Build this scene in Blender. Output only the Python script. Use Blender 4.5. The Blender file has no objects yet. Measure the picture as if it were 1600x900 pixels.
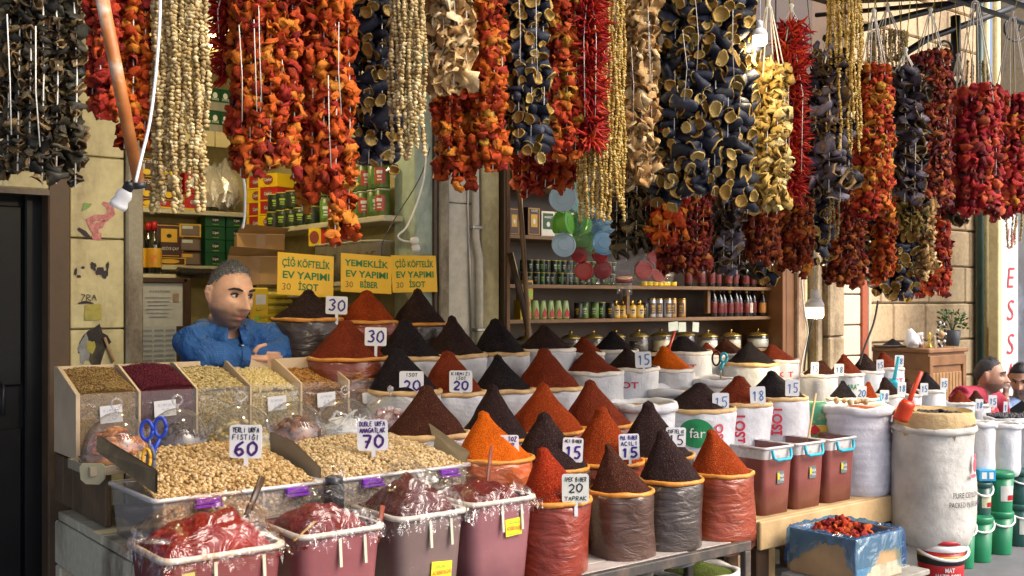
import bpy, bmesh, math, random
import numpy as np
from mathutils import Vector, Matrix, Euler, noise

random.seed(7)
rng = np.random.default_rng(7)
scene = bpy.context.scene
COL = scene.collection

# ------------------------------------------------------------------ camera, sky, sun, exposure
EYE, FOC, HZN = 1.4, 1652.0, 470.0           # eye height (m), focal length and horizon row of the 1600 px photograph
YAW = math.radians(38.2)                     # the street runs off to the right of the view
SA, CA = math.sin(YAW), math.cos(YAW)
cam_data = bpy.data.cameras.new("camera")
cam_data.lens = FOC / 1600 * 36
cam_data.shift_y = 0.0125
cam_data.clip_end = 500
cam = bpy.data.objects.new("camera", cam_data)
cam.location = (0, 0, EYE)
cam.rotation_euler = (math.pi / 2, 0, -YAW)
COL.objects.link(cam)
scene.camera = cam

SUN_EL, SUN_AZ = math.radians(44), math.radians(150)    # sun high behind the photographer, veiled
world = bpy.data.worlds.new("World")
scene.world = world
world.use_nodes = True
wn = world.node_tree
sky = wn.nodes.new("ShaderNodeTexSky")
sky.sky_type = 'NISHITA'
sky.sun_disc = False
sky.sun_elevation = SUN_EL
sky.sun_rotation = SUN_AZ
sky.air_density = 0.6
sky.dust_density = 6.0
sky.ozone_density = 1.0
wn.links.new(sky.outputs[0], wn.nodes["Background"].inputs[0])
wn.nodes["Background"].inputs[1].default_value = 0.15
sun_data = bpy.data.lights.new("sun", 'SUN')
sun_data.energy = 0.9
sun_data.angle = math.radians(35)
sun_data.color = (1.0, 0.94, 0.86)
sun = bpy.data.objects.new("sun", sun_data)
sd = Vector((math.sin(SUN_AZ) * math.cos(SUN_EL), math.cos(SUN_AZ) * math.cos(SUN_EL), math.sin(SUN_EL)))
sun.rotation_euler = sd.to_track_quat('Z', 'Y').to_euler()
sun.location = sd * 30
COL.objects.link(sun)
scene.view_settings.view_transform = 'Standard'
scene.view_settings.look = 'None'
scene.view_settings.gamma = 1.0
scene.view_settings.use_curve_mapping = False
scene.view_settings.exposure = 1.1
scene.cycles.max_bounces = 8
scene.cycles.transparent_max_bounces = 16
scene.cycles.diffuse_bounces = 4
scene.cycles.use_denoising = True
scene.cycles.sample_clamp_indirect = 6

# ------------------------------------------------------------------ placing helpers
def depth(px, y):
    return y / (CA - SA * (px - 800) / FOC)
def at(px, py, y):
    """the point of the photograph's pixel that lies on the plane y (metres from the camera, into the shops)"""
    t = (px - 800) / FOC
    D = y / (CA - SA * t)
    return Vector((D * (SA + CA * t), y, EYE - (py - HZN) / FOC * D))
def mpp(px, y):
    return depth(px, y) / FOC
RIGHT = Vector((CA, -SA, 0))
AWAY = Vector((SA, CA, 0))
UP = Vector((0, 0, 1))
FACE = -YAW                                   # z turn of something whose front (-y) faces the camera

# ------------------------------------------------------------------ materials
MATS = {}
def rgb(c):
    return (c[0], c[1], c[2], 1.0)
class NT:
    def __init__(s, m):
        s.t = m.node_tree; s.n = s.t.nodes; s.l = s.t.links
        s.b = s.n.get("Principled BSDF"); s.out = s.n.get("Material Output")
    def new(s, kind, **kw):
        nd = s.n.new(kind)
        for k, v in kw.items():
            setattr(nd, k, v)
        return nd
    def link(s, a, b):
        s.l.new(a, b)
    def coord(s, kind="Object"):
        return s.new("ShaderNodeTexCoord").outputs[kind]
    def noise(s, scale, detail=4, vec=None, rough=0.6):
        nd = s.new("ShaderNodeTexNoise")
        nd.inputs["Scale"].default_value = scale; nd.inputs["Detail"].default_value = detail
        nd.inputs["Roughness"].default_value = rough
        s.link(vec if vec is not None else s.coord(), nd.inputs["Vector"])
        return nd.outputs["Fac"]
    def ramp(s, fac, stops):
        r = s.new("ShaderNodeValToRGB")
        el = r.color_ramp.elements
        while len(el) < len(stops):
            el.new(0.5)
        for e, (p, c) in zip(el, stops):
            e.position = p; e.color = rgb(c)
        s.link(fac, r.inputs[0])
        return r.outputs[0]
    def mix(s, fac, a, b, mode='MIX'):
        m = s.new("ShaderNodeMix"); m.data_type = 'RGBA'; m.blend_type = mode
        for v, k in ((fac, 0), (a, 6), (b, 7)):
            if isinstance(v, (int, float)):
                m.inputs[k].default_value = v
            elif isinstance(v, tuple):
                m.inputs[k].default_value = rgb(v)
            else:
                s.link(v, m.inputs[k])
        return m.outputs[2]
    def bump(s, height, strength=0.4, dist=0.01):
        b = s.new("ShaderNodeBump")
        b.inputs["Strength"].default_value = strength; b.inputs["Distance"].default_value = dist
        s.link(height, b.inputs["Height"]); s.link(b.outputs[0], s.b.inputs["Normal"])
        return b
def newmat(name):
    m = bpy.data.materials.new(name); m.use_nodes = True
    return m, NT(m)
def mul(c, k):
    return tuple(min(1.0, x * k) for x in c)

def pm(name, c, rough=0.6, var=0.25, scale=12, bump=0.15, bscale=60, dist=0.004, metal=0.0, coat=0.0, rand=0.0, spec=0.5, c2=None, emit=0):
    """plain procedural surface: colour that drifts with noise, fine relief, optional shift from object to object"""
    if name in MATS:
        return MATS[name]
    m, t = newmat(name)
    f = t.noise(scale, 5)
    hi = c2 if c2 else mul(c, 1 + var)
    col = t.ramp(f, [(0.3, mul(c, 1 - var)), (0.5, c), (0.72, hi)])
    if rand:
        oi = t.new("ShaderNodeObjectInfo")
        hsv = t.new("ShaderNodeHueSaturation")
        mr = t.new("ShaderNodeMapRange"); mr.inputs[3].default_value = 1 - rand; mr.inputs[4].default_value = 1 + rand
        t.link(oi.outputs["Random"], mr.inputs[0]); t.link(mr.outputs[0], hsv.inputs["Value"]); t.link(col, hsv.inputs["Color"])
        col = hsv.outputs[0]
    t.link(col, t.b.inputs["Base Color"])
    r2 = t.new("ShaderNodeMapRange"); r2.inputs[3].default_value = max(0, rough - 0.12); r2.inputs[4].default_value = min(1, rough + 0.12)
    t.link(f, r2.inputs[0]); t.link(r2.outputs[0], t.b.inputs["Roughness"])
    t.b.inputs["Metallic"].default_value = metal
    t.b.inputs["Specular IOR Level"].default_value = spec
    if coat:
        t.b.inputs["Coat Weight"].default_value = coat; t.b.inputs["Coat Roughness"].default_value = 0.12
    if bump:
        t.bump(t.noise(bscale, 6), bump, dist)
    MATS[name] = m
    return m

def spice(name, c, pale_fleck):
    """ground spice: coarse flakes, light and dark specks"""
    if name in MATS:
        return MATS[name]
    m, t = newmat(name)
    v = t.new("ShaderNodeTexVoronoi"); v.inputs["Scale"].default_value = 300
    t.link(t.coord(), v.inputs["Vector"])
    sep = t.new("ShaderNodeSeparateColor"); t.link(v.outputs["Color"], sep.inputs[0])
    col = t.ramp(sep.outputs[0], [(0.0, mul(c, 0.5)), (0.5, c), (0.85, mul(c, 1.4)), (1.0, pale_fleck)])
    big = t.noise(14, 4)
    col = t.mix(0.5, col, t.ramp(big, [(0.3, mul(c, 0.6)), (0.7, mul(c, 1.35))]))
    t.link(col, t.b.inputs["Base Color"])
    t.b.inputs["Roughness"].default_value = 0.9
    t.b.inputs["Specular IOR Level"].default_value = 0.08
    add = t.new("ShaderNodeMath", operation='ADD')
    t.link(v.outputs["Distance"], add.inputs[0]); t.link(t.noise(160, 5), add.inputs[1])
    t.bump(add.outputs[0], 0.9, 0.006)
    MATS[name] = m
    return m

def piece_mat(name, stops, rough=0.6, sat=1.0, bscale=40, coat=0.0, bump=0.5, trans=0.0, island=False):
    """dried fruit strung on a garland: every piece takes its own colour from the range"""
    if name in MATS:
        return MATS[name]
    m, t = newmat(name)
    if island:
        r = t.new("ShaderNodeNewGeometry").outputs["Random Per Island"]
    else:
        r = t.new("ShaderNodeObjectInfo").outputs["Random"]
    n = t.noise(9 if not island else 30, 3)
    add = t.new("ShaderNodeMath", operation='MULTIPLY_ADD')
    t.link(n, add.inputs[0]); add.inputs[1].default_value = 0.5; t.link(r, add.inputs[2])
    sub = t.new("ShaderNodeMath", operation='SUBTRACT'); t.link(add.outputs[0], sub.inputs[0]); sub.inputs[1].default_value = 0.25
    col = t.ramp(sub.outputs[0], stops)
    col = t.mix(0.35, col, t.ramp(t.noise(bscale, 4), [(0.35, (0.25, 0.2, 0.2)), (0.6, (1, 1, 1))]), 'MULTIPLY')
    t.link(col, t.b.inputs["Base Color"])
    t.b.inputs["Roughness"].default_value = rough
    t.b.inputs["Specular IOR Level"].default_value = 0.2
    if coat:
        t.b.inputs["Coat Weight"].default_value = coat; t.b.inputs["Coat Roughness"].default_value = 0.25
    t.bump(t.noise(bscale, 5), bump, 0.006)
    if trans:
        t.b.inputs["Subsurface Weight"].default_value = trans
        t.b.inputs["Subsurface Radius"].default_value = (0.02, 0.008, 0.004)
    MATS[name] = m
    return m

def clear(name, tint=(1, 1, 1), body=0.08, rough=0.08, wrinkle=0.0, wscale=18, milk=(0.8, 0.8, 0.8), sheen=0.6, stretch=None, flat=0.07):
    """thin clear plastic or glass: see-through with a reflecting skin, a little milkiness and wrinkles"""
    if name in MATS:
        return MATS[name]
    m, t = newmat(name)
    t.n.remove(t.b)
    tr = t.new("ShaderNodeBsdfTransparent"); tr.inputs[0].default_value = rgb(tint)
    gl = t.new("ShaderNodeBsdfGlossy"); gl.inputs["Roughness"].default_value = rough
    df = t.new("ShaderNodeBsdfDiffuse"); df.inputs[0].default_value = rgb(milk)
    fr = t.new("ShaderNodeLayerWeight"); fr.inputs[0].default_value = 0.5
    m1 = t.new("ShaderNodeMixShader"); m1.inputs[0].default_value = body
    t.link(tr.outputs[0], m1.inputs[1]); t.link(df.outputs[0], m1.inputs[2])
    pw = t.new("ShaderNodeMath", operation='POWER'); t.link(fr.outputs["Facing"], pw.inputs[0]); pw.inputs[1].default_value = 2.5
    sc = t.new("ShaderNodeMath", operation='MULTIPLY_ADD'); t.link(pw.outputs[0], sc.inputs[0]); sc.inputs[1].default_value = sheen * 0.75; sc.inputs[2].default_value = flat
    m2 = t.new("ShaderNodeMixShader")
    t.link(sc.outputs[0], m2.inputs[0]); t.link(m1.outputs[0], m2.inputs[1]); t.link(gl.outputs[0], m2.inputs[2])
    t.link(m2.outputs[0], t.out.inputs[0])
    if wrinkle:
        vec = t.coord()
        if stretch:
            mp = t.new("ShaderNodeMapping"); mp.inputs["Scale"].default_value = stretch
            t.link(vec, mp.inputs[0]); vec = mp.outputs[0]
        nz = t.new("ShaderNodeTexNoise"); nz.inputs["Scale"].default_value = wscale; nz.inputs["Detail"].default_value = 3
        nz.inputs["Distortion"].default_value = 1.2
        t.link(vec, nz.inputs["Vector"])
        b = t.new("ShaderNodeBump"); b.inputs["Strength"].default_value = wrinkle; b.inputs["Distance"].default_value = 0.03
        t.link(nz.outputs[0], b.inputs["Height"])
        for s_ in (gl, df, fr):
            t.link(b.outputs[0], s_.inputs["Normal"])
    MATS[name] = m
    return m

def glow(name, c, strength):
    if name in MATS:
        return MATS[name]
    m, t = newmat(name)
    t.b.inputs["Base Color"].default_value = (0.8, 0.8, 0.78, 1)
    t.b.inputs["Emission Color"].default_value = rgb(c); t.b.inputs["Emission Strength"].default_value = strength
    MATS[name] = m
    return m

# ------------------------------------------------------------------ mesh helpers
class MB:
    """collects faces; build() links them as ONE mesh object"""
    def __init__(s):
        s.v, s.f, s.m, s.sm = [], [], [], []
    def add(s, vs, fs, mi=0, smooth=False):
        o = len(s.v)
        s.v += [tuple(v) for v in vs]
        for f in fs:
            s.f.append(tuple(i + o for i in f)); s.m.append(mi); s.sm.append(smooth)
        return s
    def box(s, c, size, mi=0, rot=None, bev=0.0):
        hx, hy, hz = size[0] / 2, size[1] / 2, size[2] / 2
        c = Vector(c)
        b = min(bev, hx * .9, hy * .9, hz * .9)
        if b <= 0:
            vs = [Vector((x, y, z)) for x in (-hx, hx) for y in (-hy, hy) for z in (-hz, hz)]
            fs = [(0, 1, 3, 2), (4, 6, 7, 5), (0, 4, 5, 1), (2, 3, 7, 6), (0, 2, 6, 4), (1, 5, 7, 3)]
        else:
            bm = bmesh.new()
            bmesh.ops.create_cube(bm, size=1)
            for v in bm.verts:
                v.co = Vector((v.co.x * 2 * hx, v.co.y * 2 * hy, v.co.z * 2 * hz))
            bmesh.ops.bevel(bm, geom=bm.edges[:], offset=b, segments=1, affect='EDGES')
            vs = [v.co.copy() for v in bm.verts]
            bm.verts.index_update()
            fs = [tuple(v.index for v in f.verts) for f in bm.faces]
            bm.free()
        if rot is not None:
            vs = [rot @ v for v in vs]
        return s.add([v + c for v in vs], fs, mi)
    def tube(s, pts, r, n=8, mi=0, cap=True, smooth=True, flat=1.0):
        pts = [Vector(p) for p in pts]
        rs = r if isinstance(r, (list, tuple)) else [r] * len(pts)
        vs, fs = [], []
        ref = None
        for i, p in enumerate(pts):
            d = (pts[min(i + 1, len(pts) - 1)] - pts[max(i - 1, 0)])
            d = d.normalized() if d.length > 1e-9 else Vector((0, 0, 1))
            if ref is None:
                ref = Vector((1, 0, 0)) if abs(d.x) < 0.8 else Vector((0, 1, 0))
            a = (ref - d * ref.dot(d)).normalized(); b = d.cross(a); ref = a
            for k in range(n):
                th = 2 * math.pi * k / n
                vs.append(p + a * (math.cos(th) * rs[i]) + b * (math.sin(th) * rs[i] * flat))
        for i in range(len(pts) - 1):
            for k in range(n):
                fs.append((i * n + k, i * n + (k + 1) % n, (i + 1) * n + (k + 1) % n, (i + 1) * n + k))
        s.add(vs, fs, mi, smooth)
        if cap:
            o = len(s.v) - len(vs)
            s.f.append(tuple(o + k for k in reversed(range(n)))); s.m.append(mi); s.sm.append(False)
            o2 = o + (len(pts) - 1) * n
            s.f.append(tuple(o2 + k for k in range(n))); s.m.append(mi); s.sm.append(False)
        return s
    def lathe(s, prof, n=24, mi=0, c=(0, 0, 0), wob=0.0, wf=3.0, seed=0, smooth=True, sx=1.0, sy=1.0, lean=(0, 0), mis=None):
        """prof: (r, z) from the bottom up; wob pushes the wall in and out, lean slides rings sideways with height"""
        c = Vector(c); vs, fs = [], []
        for i, (r, z) in enumerate(prof):
            for k in range(n):
                th = 2 * math.pi * k / n
                x, y = math.cos(th) * r * sx, math.sin(th) * r * sy
                if wob:
                    q = 1 + wob * noise.noise(Vector((math.cos(th) * wf, math.sin(th) * wf, z * wf * 4 + seed * 7.3)))
                    x *= q; y *= q
                vs.append(c + Vector((x + lean[0] * z, y + lean[1] * z, z)))
        for i in range(len(prof) - 1):
            for k in range(n):
                fs.append((i * n + k, i * n + (k + 1) % n, (i + 1) * n + (k + 1) % n, (i + 1) * n + k))
        if mis:
            o = len(s.v)
            s.v += [tuple(v) for v in vs]
            for j, f in enumerate(fs):
                s.f.append(tuple(q + o for q in f)); s.m.append(mis[j // n]); s.sm.append(smooth)
        else:
            s.add(vs, fs, mi, smooth)
        o = len(s.v) - len(vs)
        if prof[0][0] > 1e-4:
            s.f.append(tuple(o + k for k in reversed(range(n)))); s.m.append(mis[0] if mis else mi); s.sm.append(False)
        if prof[-1][0] > 1e-4:
            o2 = o + (len(prof) - 1) * n
            s.f.append(tuple(o2 + k for k in range(n))); s.m.append(mis[-1] if mis else mi); s.sm.append(False)
        return s
    def prism(s, poly, y0, y1, mi=0):
        """polygon in x,z pushed from y0 to y1"""
        n = len(poly)
        vs = [(x, y0, z) for x, z in poly] + [(x, y1, z) for x, z in poly]
        fs = [tuple(range(n)), tuple(reversed(range(n, 2 * n)))]
        fs += [(k, k + n, (k + 1) % n + n, (k + 1) % n) for k in range(n)]
        return s.add(vs, fs, mi)
    def mesh(s, name, mats):
        me = bpy.data.meshes.new(name)
        me.from_pydata(s.v, [], s.f)
        for m in (mats if isinstance(mats, (list, tuple)) else [mats]):
            me.materials.append(m)
        me.polygons.foreach_set("material_index", s.m)
        me.polygons.foreach_set("use_smooth", s.sm)
        me.update()
        return me
    def build(s, name, mats, parent=None, loc=(0, 0, 0), rz=0.0):
        return link(name, s.mesh(name, mats), parent, loc, rz)
def link(name, me, parent=None, loc=(0, 0, 0), rz=0.0, rot=None, scale=None):
    o = bpy.data.objects.new(name, me)
    COL.objects.link(o)
    o.location = loc
    o.rotation_euler = rot if rot is not None else (0, 0, rz)
    if scale is not None:
        o.scale = scale if hasattr(scale, "__len__") else (scale,) * 3
    if parent is not None:
        o.parent = parent
    return o
def tag(o, label, cat, group=None, kind=None):
    if label: o["label"] = label
    if cat: o["category"] = cat
    if group: o["group"] = group
    if kind: o["kind"] = kind
    return o
def thing(name, label, cat, loc=(0, 0, 0), rz=0.0, group=None):
    o = bpy.data.objects.new(name, None)
    o.empty_display_size = 0.05
    COL.objects.link(o); o.location = loc; o.rotation_euler = (0, 0, rz)
    return tag(o, label, cat, group)
def structure(o):
    o["kind"] = "structure"
    return o
def copy_tree(o, parent=None):
    c = o.copy(); COL.objects.link(c); c.parent = parent
    for ch in KIDS.get(o.name, []):
        copy_tree_child(ch, c)
    return c
KIDS = {}
def remember(o):
    """note an object's children once, before it is copied in a loop"""
    for ch in bpy.data.objects:
        if ch.parent is not None:
            KIDS.setdefault(ch.parent.name, [])
            if ch not in KIDS[ch.parent.name]:
                KIDS[ch.parent.name].append(ch)
    return o
def copy_tree_child(ch, parent):
    c = ch.copy(); COL.objects.link(c); c.parent = parent
    for g in KIDS.get(ch.name, []):
        copy_tree_child(g, c)
ORD = "first second third fourth fifth sixth seventh eighth ninth tenth eleventh twelfth thirteenth fourteenth fifteenth sixteenth seventeenth eighteenth nineteenth twentieth".split()
def nth(i):
    return ORD[i] if i < len(ORD) else "twenty-" + ORD[i - 20]

def scatter(name, base, places, mats, parent=None, smooth=True, loc=(0, 0, 0)):
    """one mesh of many small copies: base = (verts, faces, face materials), places = (position, 3x3 matrix)"""
    bv, bf, bmi = base
    bv = np.array(bv, dtype=np.float64)
    P = np.array([tuple(p) for p, _ in places]); R = np.array([[tuple(r) for r in m] for _, m in places])
    V = np.einsum('nij,vj->nvi', R, bv) + P[:, None, :]
    n, k = len(places), len(bv)
    me = bpy.data.meshes.new(name)
    lens = np.array([len(f) for f in bf]); flat = np.concatenate([np.array(f) for f in bf])
    me.vertices.add(n * k); me.vertices.foreach_set("co", V.reshape(-1))
    loops = (flat[None, :] + (np.arange(n) * k)[:, None]).reshape(-1)
    me.loops.add(len(loops)); me.loops.foreach_set("vertex_index", loops.astype(np.int32))
    tot = np.tile(lens, n); st = np.concatenate([[0], np.cumsum(tot)[:-1]])
    me.polygons.add(len(tot)); me.polygons.foreach_set("loop_start", st.astype(np.int32))
    for m in (mats if isinstance(mats, (list, tuple)) else [mats]):
        me.materials.append(m)
    me.polygons.foreach_set("material_index", np.tile(np.array(bmi), n).astype(np.int32))
    me.polygons.foreach_set("use_smooth", np.full(len(tot), smooth))
    me.update(calc_edges=True); me.validate()
    o = link(name, me, parent, loc)
    return o
def rot3(rx, ry, rz, s=(1, 1, 1)):
    m = Euler((rx, ry, rz)).to_matrix()
    return m @ Matrix.Diagonal(Vector(s)) 
def rnd_rot(s=1.0):
    if not hasattr(s, "__len__"):
        s = (s, s, s)
    return rot3(random.uniform(0, 6.3), random.uniform(0, 6.3), random.uniform(0, 6.3), s)
def blob(n=6, rings=4, sx=1, sy=1, sz=1, jit=0.0, seed=0):
    """little closed lump as (verts, faces, mats)"""
    r = random.Random(seed)
    vs = [(0, 0, -sz)]
    for i in range(1, rings):
        ph = -math.pi / 2 + math.pi * i / rings
        for k in range(n):
            th = 2 * math.pi * (k + 0.5 * (i % 2)) / n
            q = 1 + r.uniform(-jit, jit)
            vs.append((math.cos(th) * math.cos(ph) * sx * q, math.sin(th) * math.cos(ph) * sy * q, math.sin(ph) * sz * q))
    vs.append((0, 0, sz))
    fs = [(0, 1 + (k + 1) % n, 1 + k) for k in range(n)]
    for i in range(rings - 2):
        a, b = 1 + i * n, 1 + (i + 1) * n
        fs += [(a + k, a + (k + 1) % n, b + (k + 1) % n, b + k) for k in range(n)]
    l = len(vs) - 1
    fs += [(l, l - n + k, l - n + (k + 1) % n) for k in range(n)]
    return vs, fs, [0] * len(fs)

# ------------------------------------------------------------------ writing
GLY = {
 'A': "0,0 .5,1 1,0|.2,.38 .8,.38", 'B': "0,0 0,1 .7,.95 .75,.6 0,.52|0,.52 .85,.45 .85,.08 0,0", 'C': "1,.85 .55,1 .05,.7 .05,.3 .5,0 1,.15",
 'D': "0,0 0,1 .6,.9 .95,.5 .6,.1 0,0", 'E': "1,1 0,1 0,0 1,0|0,.52 .8,.52", 'F': "1,1 0,1 0,0|0,.52 .75,.52", 'G': "1,.85 .5,1 .05,.6 .1,.2 .55,0 .95,.2 .95,.48 .55,.48",
 'H': "0,0 0,1|1,0 1,1|0,.5 1,.5", 'I': ".5,0 .5,1", 'İ': ".5,0 .5,.82|.45,1.08 .55,1.08", 'K': "0,0 0,1|.95,1 0,.45 1,0", 'L': "0,1 0,0 .9,0", 'M': "0,0 .1,1 .5,.35 .9,1 1,0",
 'N': "0,0 0,1 1,0 1,1", 'O': ".5,1 .05,.7 .05,.3 .5,0 .95,.3 .95,.7 .5,1", 'Ö': ".5,.9 .05,.65 .05,.3 .5,0 .95,.3 .95,.65 .5,.9|.25,1.12 .32,1.12|.68,1.12 .75,1.12",
 'P': "0,0 0,1 .85,.9 .85,.55 0,.45", 'R': "0,0 0,1 .85,.9 .8,.55 0,.48 .95,0", 'S': ".95,.88 .45,1 .08,.75 .9,.3 .5,0 0,.12", 'T': "0,1 1,1|.5,1 .5,0", 'U': "0,1 .05,.2 .5,0 .95,.2 1,1",
 'V': "0,1 .5,0 1,1", 'Y': "0,1 .5,.5 1,1|.5,.5 .45,0", 'Z': "0,1 1,1 0,0 1,0", 'Ğ': "1,.8 .5,.9 .05,.55 .1,.2 .55,0 .95,.2 .95,.45 .55,.45|.25,1.15 .5,1.02 .75,1.15",
 '0': ".5,1 .08,.75 .05,.3 .5,0 .95,.3 .95,.75 .5,1", '1': ".15,.75 .5,1 .5,0", '2': ".05,.75 .4,1 .9,.8 .8,.5 0,.02 1,.05", '3': ".05,.9 .6,1 .9,.75 .4,.52 .95,.3 .6,0 0,.1",
 '5': ".95,1 .15,1 .1,.55 .6,.6 .95,.32 .6,.0 .05,.1", '6': ".85,1 .3,.7 .05,.3 .5,0 .95,.25 .6,.5 .1,.35", '7': "0,.95 1,1 .4,0|.25,.5 .85,.52", '8': ".5,1 .1,.78 .9,.28 .5,0 .08,.25 .9,.75 .5,1",
 '9': ".9,.65 .4,.5 .1,.75 .5,1 .9,.7 .6,0", '£': ".2,1 .2,.05 .9,.25|-.05,.62 .5,.78|-.05,.4 .5,.56", '.': ".4,0 .6,0", '-': ".1,.45 .9,.45",
}
def pen(mb, txt, x, z, h, wid, mi=0, y=0.0, asp=0.62, jit=0.04, rnd=None, lean=0.05):
    """hand lettering: flat strokes of a marker, centred on x, standing on z"""
    rnd = rnd or random
    gw = h * asp; adv = gw * 1.32
    x0 = x - (len(txt) * adv - (adv - gw)) / 2
    for i, ch in enumerate(txt):
        g = GLY.get(ch)
        if g:
            dz = rnd.uniform(-jit, jit) * h
            for st in g.split('|'):
                pts = []
                for q in st.split():
                    a, b = (float(u) for u in q.split(','))
                    pts.append((x0 + gw * a + lean * h * b + rnd.uniform(-jit, jit) * gw, z + h * b + dz + rnd.uniform(-jit, jit) * h * .6))
                if len(pts) > 2:                      # soften the corners
                    sm = [pts[0]]
                    for k in range(1, len(pts) - 1):
                        p, q, r = pts[k - 1], pts[k], pts[k + 1]
                        sm += [(q[0] * .72 + p[0] * .28, q[1] * .72 + p[1] * .28), (q[0] * .9 + (p[0] + r[0]) * .05, q[1] * .9 + (p[1] + r[1]) * .05), (q[0] * .72 + r[0] * .28, q[1] * .72 + r[1] * .28)]
                    pts = sm + [pts[-1]]
                vs, fs = [], []
                for k, p in enumerate(pts):
                    a, b = pts[max(k - 1, 0)], pts[min(k + 1, len(pts) - 1)]
                    dx, dz2 = b[0] - a[0], b[1] - a[1]
                    l = math.hypot(dx, dz2) or 1
                    w = wid * (0.85 + 0.3 * ((k * 37) % 7) / 7) / 2
                    nx, nz = -dz2 / l * w, dx / l * w
                    vs += [(p[0] + nx, y, p[1] + nz), (p[0] - nx, y, p[1] - nz)]
                fs = [(2 * k, 2 * k + 1, 2 * k + 3, 2 * k + 2) for k in range(len(pts) - 1)]
                mb.add(vs, fs, mi)
        x0 += adv
TXT = {}
def printed(s, bold=0.0):
    """outline lettering as flat triangles (x right, z up), cap height about 0.72 of the size, cached: (verts, faces, width)"""
    if (s, bold) in TXT:
        return TXT[(s, bold)]
    cu = bpy.data.curves.new("lettering", 'FONT'); cu.body = s; cu.size = 1.0; cu.offset = bold; cu.resolution_u = 3
    ob = bpy.data.objects.new("lettering", cu); COL.objects.link(ob)
    dg = bpy.context.evaluated_depsgraph_get()
    me = bpy.data.meshes.new_from_object(ob.evaluated_get(dg))
    vs = [(v.co.x, v.co.y) for v in me.vertices]; fs = [tuple(p.vertices) for p in me.polygons]
    bpy.data.objects.remove(ob); bpy.data.curves.remove(cu); bpy.data.meshes.remove(me)
    w = max(v[0] for v in vs) if vs else 0
    TXT[(s, bold)] = (vs, fs, w)
    return TXT[(s, bold)]
def put_print(mb, s, x, z, h, mi=0, y=0.0, width=None, bold=0.02, fn=None, up=False):
    """printed line centred on x standing on z, cap height h; width squeezes it; fn bends (x, z) onto a surface"""
    vs, fs, w = printed(s, bold)
    k = h / 0.72
    kx = k if width is None else width / w
    out = []
    for a, b in vs:
        u, v = (a - w / 2) * kx, b * k
        if up:
            u, v = -v, u
        out.append(fn(x + u, z + v) if fn else (x + u, y, z + v))
    mb.add(out, fs, mi)
# ------------------------------------------------------------------ materials of the place
M_conc = pm("pavement", (0.13, 0.135, 0.145), 0.85, 0.25, 3, 0.3, 90, 0.006)
M_cream = pm("cream_tile", (0.56, 0.50, 0.29), 0.35, 0.16, 5, 0.12, 30, 0.003, c2=(0.56, 0.52, 0.36))
def grimy(name, c, grime, scale=3.0, amount=0.5, rough=0.6, stretch=(1, 1, 0.35), bump=0.25):
    """a wall surface with streaky dirt of its own"""
    m, t = newmat(name)
    mp = t.new("ShaderNodeMapping"); mp.inputs["Scale"].default_value = stretch
    t.link(t.coord(), mp.inputs[0])
    a = t.noise(scale, 8, mp.outputs[0], 0.68)
    b = t.noise(scale * 9, 6)
    base = t.ramp(b, [(0.3, mul(c, 0.82)), (0.7, mul(c, 1.1))])
    fac = t.ramp(a, [(0.62 - amount * 0.35, (0, 0, 0)), (0.78 - amount * 0.2, (1, 1, 1))])
    t.link(t.mix(fac, base, t.ramp(b, [(0.3, mul(grime, 0.6)), (0.7, mul(grime, 1.3))])), t.b.inputs["Base Color"])
    t.b.inputs["Roughness"].default_value = rough
    t.bump(b, bump, 0.006)
    MATS[name] = m
    return m
M_pillar = grimy("old_cream_slab", (0.60, 0.53, 0.27), (0.22, 0.15, 0.07), 2.6, 0.25, 0.5)
M_marble = grimy("stained_marble", (0.60, 0.58, 0.49), (0.24, 0.20, 0.13), 2.2, 0.3, 0.45, (1, 1, 0.15))
M_green = grimy("pale_green_paint", (0.36, 0.45, 0.36), (0.16, 0.14, 0.10), 3, 0.25, 0.55)
M_rust = grimy("rusty_strip", (0.34, 0.31, 0.22), (0.10, 0.06, 0.035), 6, 0.5, 0.7)
M_stone = grimy("sandstone", (0.56, 0.42, 0.25), (0.38, 0.25, 0.13), 3, 0.35, 0.85, (1, 1, 1), 0.5)
M_joint = pm("mortar", (0.50, 0.45, 0.36), 0.95, 0.15, 10)
M_rough = grimy("weathered_stone", (0.42, 0.33, 0.20), (0.13, 0.09, 0.05), 5, 0.55, 0.9, (1, 1, 0.5), 0.8)
M_brown = pm("brown_wood", (0.17, 0.075, 0.028), 0.45, 0.3, 4, 0.2, 30)
M_dkwood = pm("dark_wood", (0.055, 0.030, 0.016), 0.4, 0.3, 5, 0.2, 40)
M_shelfwood = pm("shelf_wood", (0.19, 0.105, 0.045), 0.5, 0.3, 6, 0.2, 40)
M_peel = grimy("peeling_paint", (0.46, 0.34, 0.22), (0.16, 0.06, 0.03), 5, 0.5, 0.7, (1, 1, 0.4), 0.5)
M_black = pm("black_paint", (0.006, 0.007, 0.008), 0.5, 0.4, 4, 0.1, 20, spec=0.25)
M_iron = pm("black_iron", (0.015, 0.015, 0.018), 0.45, 0.3, 10, 0.2, 60)
M_plaster = grimy("yellowed_plaster", (0.50, 0.44, 0.22), (0.28, 0.22, 0.10), 2, 0.35, 0.8, (1, 1, 1))
M_shelf = pm("shelf_board", (0.50, 0.48, 0.36), 0.5, 0.15, 6, 0.1, 40)
M_white = pm("white_plastic", (0.78, 0.78, 0.76), 0.4, 0.05, 8, 0.05, 60)
M_offwhite = grimy("old_white_paint", (0.52, 0.48, 0.34), (0.12, 0.085, 0.045), 4, 0.38, 0.55)
M_rope = pm("white_cord", (0.70, 0.66, 0.56), 0.8, 0.1, 30, 0.2, 300)
M_redpaint = grimy("red_ochre_paint", (0.36, 0.085, 0.03), (0.16, 0.05, 0.03), 5, 0.3)
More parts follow.
